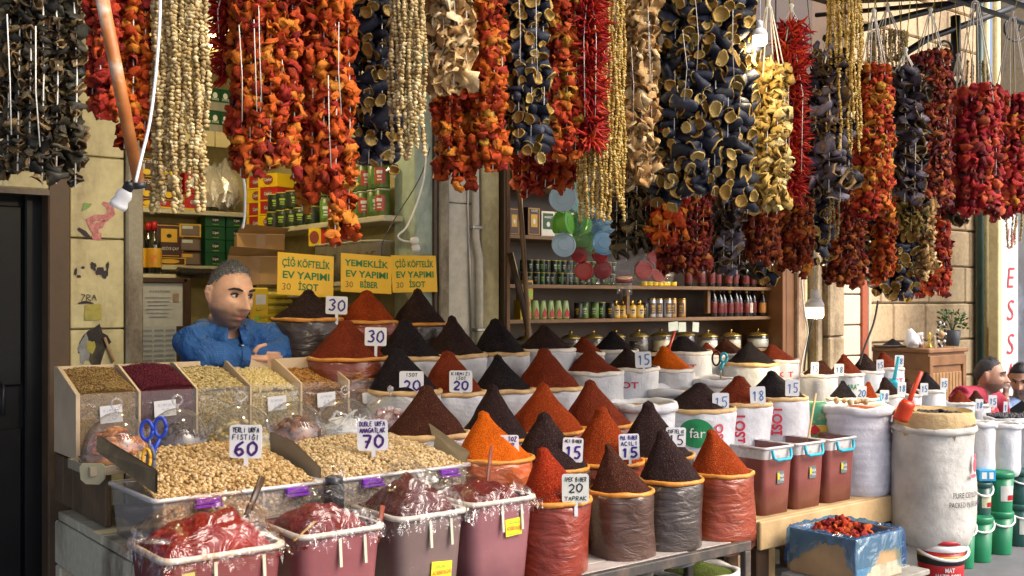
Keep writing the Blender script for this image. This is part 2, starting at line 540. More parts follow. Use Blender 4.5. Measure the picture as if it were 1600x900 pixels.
M_awning = pm("awning_canvas", (0.085, 0.06, 0.04), 0.9, 0.25, 3, 0.2, 80)
M_paper = pm("white_paper", (0.76, 0.78, 0.80), 0.6, 0.05, 10, 0.05, 60)
M_ink = pm("blue_ink", (0.035, 0.02, 0.22), 0.5, 0.3, 60, 0.0)
M_ink2 = pm("violet_marker", (0.06, 0.012, 0.15), 0.5, 0.4, 80, 0.0)
M_inkblack = pm("black_marker", (0.02, 0.016, 0.025), 0.5, 0.3, 60, 0.0)
M_inkblue = pm("blue_pen", (0.04, 0.16, 0.42), 0.5, 0.3, 60, 0.0)
M_card = pm("cardboard", (0.42, 0.27, 0.13), 0.8, 0.15, 8, 0.15, 50)
M_steel = pm("dull_steel", (0.42, 0.41, 0.38), 0.35, 0.15, 6, 0.1, 40, metal=0.8)

# ------------------------------------------------------------------ ground
g = MB(); g.add([(-60, -60, 0), (60, -60, 0), (60, 60, 0), (-60, 60, 0)], [(0, 1, 2, 3)])
structure(g.build("ground", M_conc))

# ------------------------------------------------------------------ closed black door at the far left
WY = 4.45
door = thing("black_door", "black panelled door standing shut beside the cream tiled pillar", "door", (0.5, WY + .12, 0))
MB().box((0, .02, 1.0), (1.36, .04, 2.0)).build("door_leaf", M_black, door)
for (cx, cz, w, h) in ((-.33, 1.42, .5, .72), (.33, 1.42, .5, .72), (-.33, .5, .5, .78), (.33, .5, .5, .78)):
    p = MB().box((cx, -.008, cz), (w, .016, h), bev=.006); p.build("panel", M_black, door)
MB().box((.62, -.02, 1.0), (.07, .05, 2.0), bev=.006).box((0, -.02, 1.97), (1.3, .05, .07), bev=.006).build("door_frame", M_black, door)
MB().tube([(.5, -.02, .95), (.5, -.06, .95), (.5, -.06, 1.07), (.5, -.02, 1.07)], .008).build("handle", M_iron, door)

lin = thing("door_lintel", "cream stone lintel with a dark lower edge above the black door", "lintel", (0.4, WY, 1.84))
MB().box((0, .1, .035), (1.5, .24, .07), bev=.006).build("lintel_stone", M_pillar, lin)
MB().box((0, .0, -.012), (1.5, .06, .022)).build("dark_edge", M_dkwood, lin)
MB().box((0, .09, .095), (1.5, .2, .022), bev=.004).build("moulding", M_offwhite, lin)

tw = thing("tiled_upper_wall", "cream tiled wall above the black door behind the dark garland", "wall", (0, WY, 1.96))
MB().box((.45, .14, .9), (1.58, .2, 1.8)).build("wall_core", M_joint, tw)
for i in range(6):
    for j in range(5):
        x = -.34 + .31 * j
        if x + .15 < 1.24:
            MB().box((x + .15, .02, .17 + .32 * i), (.305, .03, .315), bev=.004).build("tile", M_cream, tw)

# ------------------------------------------------------------------ cream slab pillar with torn stickers
X0, X1 = 1.235, 1.45
pil = thing("slab_pillar", "cream slab pillar with torn stickers between black door and left shop", "pillar", (0, WY, 0))
MB().box(((X0 + X1) / 2, .19, 1.4), (X1 - X0 - .004, .3, 2.8)).build("core", M_joint, pil)
zs = [0, .3, .62, .95, 1.285, 1.655, 1.99, 2.32, 2.65]
for a, b in zip(zs, zs[1:]):
    MB().box(((X0 + X1) / 2, .02, (a + b) / 2), (X1 - X0, .04, b - a - .006), bev=.004).build("slab", M_pillar, pil)
MB().box((1.19, .10, 1.0), (.085, .24, 2.0), bev=.006).build("brown_jamb", pm("jamb_brown", (.10, .06, .03), .6), pil)
MB().box((1.49, .03, 1.4), (.07, .1, 2.8), bev=.008).build("rusty_edge", M_rust, pil)
def sticker(px, py, w, h, mat, shape, seed=1, name="sticker"):
    p = at(px, py, WY - .003); r = random.Random(seed)
    mb = MB()
    if shape == 'torn':
        n = 14; vs = [(0, 0, 0)]
        for k in range(n):
            th = 6.283 * k / n; q = r.uniform(.55, 1.05)
            vs.append((math.cos(th) * w * q, 0, math.sin(th) * h * q))
        mb.add(vs, [(0, 1 + (k + 1) % n, 1 + k) for k in range(n)])
    elif shape == 'sheet':
        mb.add([(-w, 0, -h), (w, 0, -h * .95), (w * .96, 0, h), (-w * .92, 0, h * .9)], [(0, 1, 2, 3)])
    return mb.build(name, mat, pil, (p.x, -.003 - .0006 * (seed % 5), p.z))
M_pink = pm("faded_pink_print", (.48, .12, .13), .5, .45, 60, 0, c2=(.62, .36, .28))
M_leafg = pm("leaf_green_print", (.16, .30, .05), .5, .3, 40, 0)
M_torn = pm("torn_black_paper", (.035, .025, .03), .7, .4, 30, .2)
M_yellowposter = pm("faded_yellow_poster", (.42, .36, .06), .6, .4, 14, .1, c2=(.25, .27, .06))
M_grime = pm("black_grime", (.03, .026, .02), .8, .6, 10, .4, 40, c2=(.12, .10, .06))
# the pink whirl of the worn sticker
def ribbon(pts, wid, mat, name, seed):
    mb = MB(); c = at(pts[0][0], pts[0][1], WY - .003); vs = []
    P = [at(a, b, WY - .003) - c for a, b in pts]
    for k, p in enumerate(P):
        a, b = P[max(k - 1, 0)], P[min(k + 1, len(P) - 1)]
        d = (b - a).normalized(); w = wid[k] / 2
        vs += [(p.x - d.z * w, 0, p.z + d.x * w), (p.x + d.z * w, 0, p.z - d.x * w)]
    mb.add(vs, [(2 * k, 2 * k + 1, 2 * k + 3, 2 * k + 2) for k in range(len(P) - 1)])
    mb.build(name, mat, pil, (c.x, -.0035 - .0006 * seed, c.z))
ribbon([(160, 317), (171, 321), (174, 333), (165, 341), (150, 340), (139, 345), (143, 354), (158, 352), (164, 345)], [.012, .03, .034, .03, .026, .03, .034, .026, .01], M_pink, "sticker_whirl", 0)
ribbon([(147, 350), (148, 360), (152, 368)], [.045, .03, .014], M_pink, "sticker_whirl", 1)
ribbon([(128, 330), (135, 321), (143, 319)], [.004, .026, .004], M_leafg, "sticker_leaf", 2)
ribbon([(122, 357), (132, 364), (140, 372)], [.012, .02, .014], M_torn, "sticker_scrap", 1)
ribbon([(144, 368), (158, 370)], [.034, .03], M_pink, "sticker_scrap", 3)
for i, (a, b, w, h) in enumerate(((146, 416, .016, .02), (156, 424, .022, .022), (164, 428, .016, .024), (118, 425, .008, .02), (168, 416, .008, .022), (130, 418, .008, .008), (123, 432, .012, .008))):
    sticker(a, b, w, h, M_torn, 'torn', 10 + i, "torn_scrap")
ribbon([(122, 474), (134, 472), (146, 474)], [.006, .012, .004], M_torn, "torn_scrap", 4)
z_ = MB(); pen(z_, "ZRA", 0, 0, .026, .003, jit=.1); p_ = at(138, 470, WY)
z_.build("scrawl", M_torn, pil, (p_.x, -.005, p_.z))
sticker(145, 488, .034, .034, M_yellowposter, 'sheet', 22)
sticker(150, 535, .075, .09, M_grime, 'torn', 30, "grime_patch")
sticker(132, 545, .03, .075, pm("grey_scuff", (.24, .25, .24), .7, .4, 20), 'torn', 31, "grime_patch")
sticker(142, 542, .022, .03, M_yellowposter, 'torn', 33)
MB().tube([at(162, 527, WY) - Vector((0, WY, 0)) + Vector((0, -.012, 0)), at(176, 565, WY) - Vector((0, WY, 0)) + Vector((0, -.012, 0))], .006).build("stick", M_card, pil)

# ------------------------------------------------------------------ left shop: a small deep room
LX0, LX1, LY1 = 1.52, 3.0, 6.5
room = thing("spice_shop_room", "yellowish plaster interior of the narrow shop behind the seated man", "shop")
MB().box((LX0 - .03, (WY + .2 + LY1) / 2, 1.35), (.05, LY1 - WY - .2, 2.7)).build("side_wall", M_plaster, room)
MB().box((LX1 + .03, (WY + .2 + LY1) / 2, 1.35), (.05, LY1 - WY - .2, 2.7)).build("side_wall", M_plaster, room)
MB().box(((LX0 + LX1) / 2, LY1 + .03, 1.35), (LX1 - LX0 + .2, .06, 2.7)).build("back_wall", M_plaster, room)
MB().box(((LX0 + LX1) / 2, (WY + LY1) / 2, 2.74), (LX1 - LX0 + .2, LY1 - WY + .2, .06)).build("ceiling", M_plaster, room)
MB().box(((LX0 + LX1) / 2, (WY + LY1) / 2, .02), (LX1 - LX0, LY1 - WY, .04)).build("floor", M_conc, room)
# fascia over the shops and the awning with its rails
fas = thing("shop_fascia", "dark brown boarded fascia above the shop openings under the awning", "fascia", (0, WY, 2.72))
for i in range(12):
    MB().box((1.6 + .45 * i, .03 + (.45 if i > 5 else 0), .75), (.444, .05, 1.5), bev=.006).build("board", M_dkwood if i % 3 else M_brown, fas)
awn = thing("awning", "dark canvas awning on iron rails from which all the garlands hang", "awning", (0, 0, 0))
mb = MB()
for k in range(9):
    y = 1.7 + 2.75 * k / 8
    z = 3.05 + .42 * k / 8 - .03 * math.sin(k * math.pi / 8)
    mb.v += [(-3.0, y, z), (6.3, y, z)]  # canvas extended left beyond its rails, out of view, to shade that end
mb.f = [(2 * k, 2 * k + 1, 2 * k + 3, 2 * k + 2) for k in range(8)]; mb.m = [0] * 8; mb.sm = [True] * 8
mb.build("canvas", M_awning, awn)
for (y, z) in ((2.3, 2.80), (2.62, 2.9), (3.0, 3.02), (1.75, 3.0)):
    MB().tube([(-.3, y, z), (7.2, y, z)], .014, 8).build("rail", M_iron, awn)
for x in (.4, 3.1, 6.25):
    MB().tube([(x, 4.5, 3.4), (x, 1.72, 3.02)], .016, 8).build("rafter", M_iron, awn)

# ------------------------------------------------------------------ green door post and marble pilaster with pipes
post = thing("green_post", "pale green painted post at the edge of the left shop opening", "post", (0, WY, 0))
MB().box((2.935, .09, 1.35), (.11, .2, 2.7), bev=.008).build("shaft", M_green, post)
MB().box((2.992, .02, 1.35), (.018, .1, 2.7), bev=.002).build("dark_gap_strip", M_dkwood, post)
pla = thing("marble_pilaster", "grey-stained white marble pilaster between the two shops", "pilaster", (0, WY, 0))
MB().box((3.045, .03, 1.4), (.06, .12, 2.8), bev=.006).build("edge_moulding", M_rust, pla)
for k, (a, b) in enumerate(((0, .9), (.904, 1.9), (1.904, 2.8))):
    MB().box((3.175, .06, (a + b) / 2), (.198, .14, b - a), bev=.005).build("slab", M_marble, pla)
MB().box((3.35, .05, 1.4), (.12, .12, 2.8), bev=.006).build("side_strip", M_pillar, pla)
pipe = thing("grey_conduit", "old grey conduit with brackets running down the marble pilaster", "pipe", (0, WY, 0))
MB().tube([(3.262, -.03, .6), (3.262, -.03, 1.62), (3.24, -.03, 1.72), (3.235, -.03, 2.2), (3.25, -.03, 2.8)], .02, 10).build("tube", M_marble, pipe)
MB().tube([(3.235, -.016, .6), (3.2, -.016, 1.9), (3.195, -.016, 2.8)], .007, 6).build("thin_cable", M_steel, pipe)
for z in (1.25, 1.78, 2.3):
    MB().box((3.262 if z < 1.7 else 3.238, -.03, z), (.06, .05, .018), bev=.003).build("bracket", M_steel, pipe)

# ------------------------------------------------------------------ right shop: dark wooden shelves
RX0, RX1, RYF, RYB = 3.46, 6.4, 5.0, 5.3
SHELVES = [1.05, 1.285, 1.5, 1.8, 2.12]
unit = thing("wooden_shelf_unit", "wide dark wooden shelving full of jars and bottles in the second shop", "shelf unit")
MB().box(((RX0 + RX1) / 2, RYB + .02, 1.4), (RX1 - RX0, .03, 2.8)).build("back_panel", M_dkwood, unit)
for z in SHELVES:
    MB().box(((RX0 + RX1) / 2, (RYF + RYB) / 2, z - .012), (RX1 - RX0, RYB - RYF - .005, .024), bev=.003).build("shelf", M_shelfwood, unit)
MB().box((RX1 + .02, (RYF + RYB) / 2 - .04, 1.4), (.04, .42, 2.8), bev=.004).build("side_panel", M_brown, unit)
MB().box((RX0 - .03, (RYF + RYB) / 2 - .04, 1.4), (.04, .42, 2.8), bev=.004).build("side_panel", M_dkwood, unit)
for x in (4.95, 5.75):
    MB().box((x, RYF + .06, 1.4), (.03, .04, .18), bev=.003).build("bracket", M_shelfwood, unit)
MB().box(((RX0 + RX1) / 2, RYF + .1, .5), (RX1 - RX0, .3, 1.0)).build("counter", M_dkwood, unit)
room2 = thing("second_shop_room", "dark ceiling and floor of the second shop behind the spice cones", "shop")
MB().box(((RX0 + 6.4) / 2, (WY + RYB) / 2, 2.76), (3.0, 1.0, .05)).build("ceiling", M_dkwood, room2)
MB().box((3.43, (WY + RYB) / 2 + .08, 1.35), (.04, .75, 2.7)).build("side_wall", M_dkwood, room2)

# poles leaning against the jamb of the second shop
MB().box((3.425, WY + .0, 1.4), (.03, .06, 2.8), bev=.004)
jm = thing("dark_door_post", "dark brown wooden post beside the marble pilaster", "post", (3.435, WY - .01, 0))
MB().box((0, 0, 1.4), (.035, .07, 2.8), bev=.005).build("shaft", M_dkwood, jm)
MB().box((0, -.04, 1.4), (.02, .012, 2.8)).build("stop_bead", M_brown, jm)
for (a, b, r, m, lab) in (((806, 230), (827, 540), .013, M_shelfwood, "light wooden pole leaning beside the marble pilaster"), ((797, 395), (832, 545), .017, M_dkwood, "dark wooden stick leaning lowest beside the marble pilaster")):
    p, q = at(a[0], a[1], 4.36), at(b[0], b[1], 4.3)
    tag(MB().tube([p - q, Vector((.01, 0, (p.z - q.z) / 2)) + (p - q) * .0, Vector((0, 0, 0)), (q - p) * .5], r, 8).build("leaning_pole", m, None, q) if False else
        MB().tube([(p - q), (p - q) * .5 + Vector((.006, 0, 0)), Vector((0, 0, 0)), (q - p) * .6], [r, r * 1.05, r, r * .95], 8).build("leaning_pole", m, None, q), lab, "pole")

# ------------------------------------------------------------------ jambs and pillars right of the second shop
FY = 4.9
jamb = thing("wooden_jamb", "brown wooden jamb with peeling outer edge beside the lit bulb", "jamb", (0, FY, 0))
MB().box((6.49, .05, 1.4), (.1, .1, 2.8), bev=.006).build("inner_board", M_brown, jamb)
MB().box((6.59, .03, 1.4), (.09, .12, 2.8), bev=.008).build("peeling_edge", M_peel, jamb)
wal = thing("rough_stone_pilaster", "weathered stone pilaster with dark gap and cream pipe behind the bulb", "pilaster", (0, FY, 0))
MB().box((6.72, .16, 1.4), (.16, .1, 2.8)).build("dark_recess", M_black, wal)
MB().tube([(6.73, .06, .0), (6.73, .06, 2.8)], .03, 10).build("cream_pipe", M_pillar, wal)
MB().box((6.83, .05, 1.4), (.07, .14, 2.8), bev=.01).build("narrow_stone", M_rough, wal)
for a, b in ((0, .55), (.556, 1.12), (1.126, 1.7), (1.706, 2.25), (2.256, 2.8)):
    MB().box((6.975, .02, (a + b) / 2), (.2, .18, b - a), bev=.012).build("stone", M_rough, wal)
cp = thing("cream_block_pillar", "cream block pillar with dark joints and red-brown edge beyond the bulb", "pillar", (0, FY, 0))
MB().box((7.225, .12, 1.4), (.26, .16, 2.8)).build("core", M_dkwood, cp)
for i in range(12):
    MB().box((7.225, .02, .12 + .242 * i), (.27, .08, .232), bev=.008).build("block", pm("cream_block", (.66, .58, .42), .6, .1, 5), cp)
MB().box((7.41, .02, 1.4), (.085, .1, 2.8), bev=.006).build("red_edge", M_redpaint, cp)
MB().box((7.478, .02, 1.4), (.045, .1, 2.8), bev=.006).build("white_edge", M_offwhite, cp)
MB().box((6.95, .3, 3.9), (1.15, .3, 2.2)).build("upper_wall", pm("brown_plaster", (.16, .10, .06), .8, .3, 3), wal)
# sandstone wall
sw = thing("sandstone_wall", "sandy block wall behind the small wooden cabinet", "wall", (7.5, 5.3, 0))
MB().box((1.3, .16, 2.4), (2.6, .26, 4.8)).build("mortar_core", M_joint, sw)
r_ = random.Random(3)
for i in range(14):
    x = -.02 - (.32 if i % 2 else 0)
    while x < 2.55:
        w = r_.choice((.52, .64, .78))
        a, b = max(x, 0), min(x + w, 2.6)
        if b - a > .1:
            MB().box(((a + b) / 2, .01, .17 + .345 * i), (b - a - .012, .07, .333), bev=.012).build("stone", M_stone, sw)
        x += w
gp = thing("drain_pipe_bundle", "green and cream drain pipes with a pink tube at the end of the sandstone wall", "pipe", (0, 5.0, 0))
for px_, r, m, nm in ((1531, .035, pm("dark_green_pipe", (.02, .055, .045), .4), "green_pipe"), (1541, .03, M_pillar, "cream_pipe"), (1557, .035, M_pillar, "cream_pipe")):
    x = at(px_, 470, 5.0).x
    MB().tube([(x, 0, 0), (x, 0, 4.4)], r, 10).build(nm, m, gp)
x = at(1549, 470, 4.95).x
MB().tube([(x, -.06, 0), (x, -.06, 1.16)], .03, 10).build("pink_tube", pm("pink_plastic", (.55, .26, .2), .5), gp)
MB().tube([(x, -.06, 1.14), (x + .08, -.07, 1.35), (x + .22, -.07, 1.6), (x + .1, -.06, 2.1), (x + .05, -.05, 2.6)], .012, 6).build("cable", M_rope, gp)
MB().box((at(1568, 470, 5.1).x, .22, 1.5), (.5, .05, 3.0)).build("dark_recess", pm("plum_recess", (.012, .009, .013), .8), gp)
# lettered sign column
s0, s1 = at(1563, 470, 4.6).x, at(1592, 470, 4.6).x
sg = thing("lettered_sign_post", "tall white sign post with red letters running down it", "sign", ((s0 + s1) / 2, 4.6, 0))
W_ = s1 - s0
MB().box((0, .04, 1.25), (W_, .07, 2.5), bev=.006).build("board", pm("sign_white", (.60, .60, .60), .4, .06), sg)
MB().box((-W_ / 2 - .035, .03, 1.25), (.06, .09, 2.5), bev=.006).build("wooden_edge", M_pillar, sg)
M_red = pm("sign_red", (.55, .03, .04), .5, .15, 30, 0)
for ch, py in (("U", 385), ("E", 446), ("S", 497), ("S", 550), ("A", 596)):
    z = at(1577, py, 4.6).z; mb = MB()
    put_print(mb, ch, .0, z - .02, .19, bold=-.01, width=.125)
    mb.v = [(v[0] + (v[2] - z) * .18, -.001, v[2]) for v in mb.v]
    mb.build("letter", M_red, sg)
# glazed front beyond the sign
sf = thing("glazed_shop_front", "bluish glazed shop front beyond the lettered sign post", "shop front", (s1 + .02, 4.75, 0))
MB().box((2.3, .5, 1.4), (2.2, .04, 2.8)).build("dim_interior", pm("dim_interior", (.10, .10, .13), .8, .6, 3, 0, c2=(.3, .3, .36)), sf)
MB().add([(0.06, 0, .5), (1.9, 0, .5), (1.9, 0, 2.4), (0.06, 0, 2.4)], [(0, 1, 2, 3)]).build("pane", clear("window_glass", (.82, .88, .92), .05, .03, sheen=.7), sf)
MB().box((.04, 0, 1.4), (.06, .07, 2.8), bev=.006).box((1.0, 0, .45), (1.9, .07, .08), bev=.006).box((1.0, 0, 2.45), (1.9, .07, .08), bev=.006).build("frame", M_offwhite, sf)
MB().box((3.9, .66, 2.6), (5.2, .2, 5.2)).box((3.9, .3, 3.9), (5.2, .5, 2.8), bev=.01).build("upper_wall", M_stone, sf)
# iron brackets that carry the awning on the right
br = thing("awning_bracket", "black wrought iron bracket with scrolls holding the awning end", "bracket", at(1490, 60, 3.3))
O = at(1490, 60, 3.3)
def L(px, py): return at(px, py, 3.3) - O
MB().tube([L(1290, 60), L(1400, 30), L(1600, -20)], .022, 6).build("top_bar", M_iron, br)
MB().tube([L(1400, 92), L(1450, 60), L(1560, 20), L(1620, -5)], .02, 6).build("brace", M_iron, br)
MB().tube([L(1493, 25), L(1494, 118)], .028, 6).build("upright", M_iron, br)
for (cx, cy, rr) in ((1478, 78, 20), (1528, 25, 14), (1585, 42, 22)):
    pts = [L(cx + rr * math.cos(a * .55) * (1 - a * .05), cy + rr * 1.2 * math.sin(a * .55) * (1 - a * .05)) for a in range(14)]
    MB().tube(pts, .008, 6).build("scroll", M_iron, br)
# ------------------------------------------------------------------ spice sacks with cones
SP = {
 'black': spice("black_spice", (.016, .013, .016), (.09, .07, .07)),
 'dark': spice("dark_isot", (.030, .017, .017), (.16, .09, .06)),
 'brown': spice("brown_isot", (.060, .020, .013), (.22, .10, .05)),
 'redbrown': spice("red_brown_pepper", (.17, .028, .011), (.36, .10, .04)),
 'red': spice("red_pepper_flakes", (.29, .026, .008), (.5, .13, .04)),
 'orange': spice("orange_red_pepper", (.28, .040, .008), (.5, .16, .04)),
 'bright': spice("bright_orange_pepper", (.62, .115, .006), (.75, .2, .02)),
}
def film_over(name, c, c2):
    """clear bag pressed against ground spice: the colour comes through, the skin shines and creases"""
    m, t = newmat(name)
    mp = t.new("ShaderNodeMapping"); mp.inputs["Scale"].default_value = (1, 1, 3.2)
    t.link(t.coord(), mp.inputs[0])
    n = t.noise(9, 6, mp.outputs[0], .65)
    t.link(t.ramp(n, [(.35, mul(c, .75)), (.55, c), (.75, c2)]), t.b.inputs["Base Color"])
    t.b.inputs["Roughness"].default_value = .28
    t.b.inputs["Specular IOR Level"].default_value = .7
    t.b.inputs["Coat Weight"].default_value = .3; t.b.inputs["Coat Roughness"].default_value = .2
    nz = t.new("ShaderNodeTexNoise"); nz.inputs["Scale"].default_value = 11; nz.inputs["Detail"].default_value = 5; nz.inputs["Distortion"].default_value = 1.0
    mp2 = t.new("ShaderNodeMapping"); mp2.inputs["Scale"].default_value = (1, 1, 2.6)
    t.link(t.coord(), mp2.inputs[0]); t.link(mp2.outputs[0], nz.inputs["Vector"])
    t.bump(nz.outputs[0], .42, .03)
    return m
FILM = {
 'black': film_over("bag_over_black", (.055, .045, .04), (.12, .1, .09)),
 'dark': film_over("bag_over_dark", (.06, .045, .038), (.10, .08, .066)),
 'brown': film_over("bag_over_brown", (.09, .045, .030), (.14, .08, .055)),
 'redbrown': film_over("bag_over_red_brown", (.22, .05, .02), (.28, .09, .045)),
 'red': film_over("bag_over_red", (.24, .030, .012), (.30, .06, .03)),
 'orange': film_over("bag_over_orange", (.28, .044, .012), (.34, .08, .03)),
 'bright': film_over("bag_over_bright", (.55, .12, .03), (.62, .25, .10)),
}
def woven(name, c, var=.1):
    m, t = newmat(name)
    w = t.new("ShaderNodeTexWave"); w.bands_direction = 'Z'; w.inputs["Scale"].default_value = 60; w.inputs["Distortion"].default_value = 1.5
    t.link(t.coord(), w.inputs["Vector"])
    n = t.noise(7, 6)
    t.link(t.ramp(n, [(.3, mul(c, 1 - var * 2)), (.55, c), (.8, mul(c, 1 + var))]), t.b.inputs["Base Color"])
    t.b.inputs["Roughness"].default_value = .55
    add = t.new("ShaderNodeMath", operation='MULTIPLY_ADD'); t.link(w.outputs[0], add.inputs[0]); add.inputs[1].default_value = .12
    t.link(t.noise(13, 6), add.inputs[2])
    t.bump(add.outputs[0], .7, .02)
    return m
M_sack = woven("white_woven_sack", (.66, .68, .72))
M_sackgrey = woven("grey_woven_sack", (.62, .61, .56), .16)
M_roll_o = pm("orange_rolled_rim", (.62, .25, .035), .45, .3, 14, .4, 50, .008, c2=(.70, .36, .10))
M_roll_t = pm("tan_rolled_rim", (.58, .38, .17), .6, .3, 14, .5, 50, .008, c2=(.68, .52, .3))
M_roll_w = pm("white_rolled_rim", (.70, .66, .60), .5, .2, 14, .5, 50, .008)
M_greenlogo = pm("green_print", (.01, .22, .07), .5, .2, 30, 0)
M_redprint = pm("red_print", (.55, .02, .05), .5, .2, 40, 0)
M_whiteprint = pm("white_print", (.75, .78, .75), .5, .1, 40, 0)

def cone_mesh(R, h, dx, seed, hump=0.0):
    """poured heap: steep straight flanks, blunt tip, small slips"""
    n, rings = 48, 20
    vs, fs = [], []
    rs = random.Random(seed * 7.7); pw = rs.uniform(.86, 1.12); da, df, dd_ = rs.uniform(0, 6.28), rs.uniform(.25, .7), rs.uniform(.0, .2)
    for i in range(rings):
        f = i / (rings - 1)
        r = R * (1 - f) ** pw if i < rings - 1 else 0.0
        z = h * f
        if f > .82:
            z = h * (.82 + (f - .82) * .8); r = R * (1 - .82) ** pw * math.sqrt(max(0, 1 - ((f - .82) / .18) ** 2)) if i < rings - 1 else 0
        for k in range(n):
            th = 6.28319 * k / n
            q = 1 + (.10 * noise.noise(Vector((math.cos(th) * 1.6, math.sin(th) * 1.6, seed * 3.1 + f * 1.5))) + .045 * noise.noise(Vector((math.cos(th) * 5, math.sin(th) * 5, seed + f * 5)))) * (1 if i else 0)
            q *= 1 - dd_ * math.exp(-((f - df) / .16) ** 2 - (math.atan2(math.sin(th - da), math.cos(th - da)) / .55) ** 2)
            vs.append((math.cos(th) * r * q + dx * f * CA, math.sin(th) * r * q - dx * f * SA, z * (1 + .02 * noise.noise(Vector((th, f * 3, seed))))))
    for i in range(rings - 1):
        for k in range(n):
            fs.append((i * n + k, i * n + (k + 1) % n, (i + 1) * n + (k + 1) % n, (i + 1) * n + k))
    mb = MB(); mb.add(vs, fs, 0, True)
    return mb
def roll(R, r, seed, sq=1.0):
    """rolled-down mouth of a bag: an uneven ring"""
    n, k2 = 44, 8
    vs, fs = [], []
    for i in range(n):
        th = 6.28319 * i / n
        rr = r * (1 + .35 * noise.noise(Vector((math.cos(th) * 2.2, math.sin(th) * 2.2, seed))) + .18 * noise.noise(Vector((math.cos(th) * 9, math.sin(th) * 9, seed))))
        RR = R * (1 + .03 * noise.noise(Vector((math.cos(th) * 1.5, math.sin(th) * 1.5, seed + 5))))
        dz = r * .7 * noise.noise(Vector((math.cos(th) * 1.8, math.sin(th) * 1.8, seed + 9)))
        for j in range(k2):
            ph = 6.28319 * j / k2
            q = RR + math.cos(ph) * rr
            vs.append((math.cos(th) * q, math.sin(th) * q, math.sin(ph) * rr * 1.15 + dz))
    for i in range(n):
        for j in range(k2):
            fs.append((i * k2 + j, ((i + 1) % n) * k2 + j, ((i + 1) % n) * k2 + (j + 1) % k2, i * k2 + (j + 1) % k2))
    mb = MB(); mb.add(vs, fs, 0, True)
    return mb
def bag_body(R, h, seed, wob=.06, ribs=0.0):
    prof = [(R * .86, -h), (R * .97, -h + .015), (R * 1.02, -h * .85)]
    for i in range(9):
        f = i / 8
        prof.append((R * (1.035 - .02 * f + ribs * (i % 2)), -h * .85 + h * .8 * f))
    prof.append((R * .98, -.004))
    mb = MB().lathe(prof, 48, 0, wob=wob * 1.5, wf=1.2, seed=seed)
    rs = random.Random(seed); lx, ly = rs.uniform(-.05, .05), rs.uniform(-.03, .03); n_ = rs.choice((11, 13, 15))
    out = []
    for x, y, z in mb.v:
        f = 1 + z / h; th = math.atan2(y, x); q = 1 + .022 * math.cos(n_ * th + 3 * math.sin(2 * th)) * max(0, f) ** 3 + .03 * math.sin(3 * th + seed) * (1 - f)
        out.append((x * q + lx * (1 - f) * .5, y * q + ly * (1 - f) * .5, z))
    mb.v = out
    return mb
N_SACK = [0]; PRINT = []
def sack(px, rim, hw, ax, ay, y, col, style, lab, h=.30, group="open sacks heaped with spice cones"):
    """one sack: photograph columns/rows of its rim and tip on the plane y"""
    N_SACK[0] += 1; sd = N_SACK[0]
    if 3.0 < y < 4.15 and group != "far spice sacks past the wooden jamb":
        hw *= 1.13; rim += 2
    D = depth(px, y); k = D / FOC
    R = hw * k
    c = at(px, rim - hw * (rim - HZN) / FOC, y)
    t = thing("spice_sack", lab, "spice sack", c, 0, group)
    cone_mesh(R * .97, (rim - hw * (rim - HZN) / FOC - ay) * k, (ax - px) * k, sd).build("spice_cone", SP[col], t)
    roll(R, .0075 if style == 'film' else .010, sd).build("rolled_rim", {'film': M_roll_o, 'tan': M_roll_t, 'white': M_roll_w}[style], t)
    bag_body(R * (1.0 if style == 'film' else 1.02), h, sd, .07 if style == 'film' else .05).build("bag", FILM[col] if style == 'film' else M_sack, t)
    if style == 'white' and sd % 2:
        PRINT.append(((t, c, R), ("PUL BİBER", "İSOT", "GÜNEY", "BAHARAT")[sd % 4], (M_redprint, M_greenlogo)[sd // 2 % 2]))
    return t, c, R
R0, R1, R2, R3, R4, R5 = 2.75, 3.05, 3.36, 3.68, 3.98, 4.24
# front row in clear bags
sack(866, 790, 57, 847, 695, R0, 'red', 'film', "clear bag of red pepper flakes with a tall cone nearest the paste tubs", .335)
sack(970, 775, 50, 949, 690, R0, 'brown', 'film', "clear bag of coarse brown isot between the red bag and the dark bag", .335)
sack(1048, 757, 49, 1034, 668, R0, 'dark', 'film', "clear bag of dark isot second from the end of the front bench", .31)
sack(1127, 746, 49, 1110, 668, R0, 'orange', 'film', "clear bag of orange red pepper at the end of the front bench", .30)
# second row
sack(770, 722, 56, 754, 639, R1, 'bright', 'film', "clear bag heaped with bright orange pepper beside the nut trays")
sack(856, 738, 56, 850, 640, R1, 'dark', 'film', "dark isot cone directly behind the front bag of red flakes")
sack(944, 728, 54, 939, 631, R1, 'orange', 'film', "orange red cone behind the front bag of brown isot")
sack(1020, 718, 56, 1012, 623, R1, 'dark', 'film', "tall dark cone just behind the dark front bag")
# third row
sack(667, 684, 58, 666, 598, R2, 'brown', 'tan', "dark brown cone rising behind the dome of pink sweets")
sack(770, 690, 52, 770, 596, R2, 'dark', 'film', "very dark cone behind the bright orange pepper")
sack(850, 678, 55, 848, 595, R2, 'orange', 'film', "rusty orange cone in the middle of the third row")
sack(930, 668, 50, 921, 590, R2, 'redbrown', 'film', "reddish brown cone beside the pile of empty white sacks")
S_far = sack(1090, 642, 50, 1094, 596, R2, 'dark', 'tan', "dark cone in a white sack with a round green emblem")
S_i1 = sack(1156, 633, 42, 1155, 585, R2, 'redbrown', 'tan', "red brown cone in a white sack with upright red letters, priced eighteen")
S_i2 = sack(1212, 623, 42, 1205, 577, R2, 'black', 'tan', "black cone in a white sack with upright red letters, farthest of three")
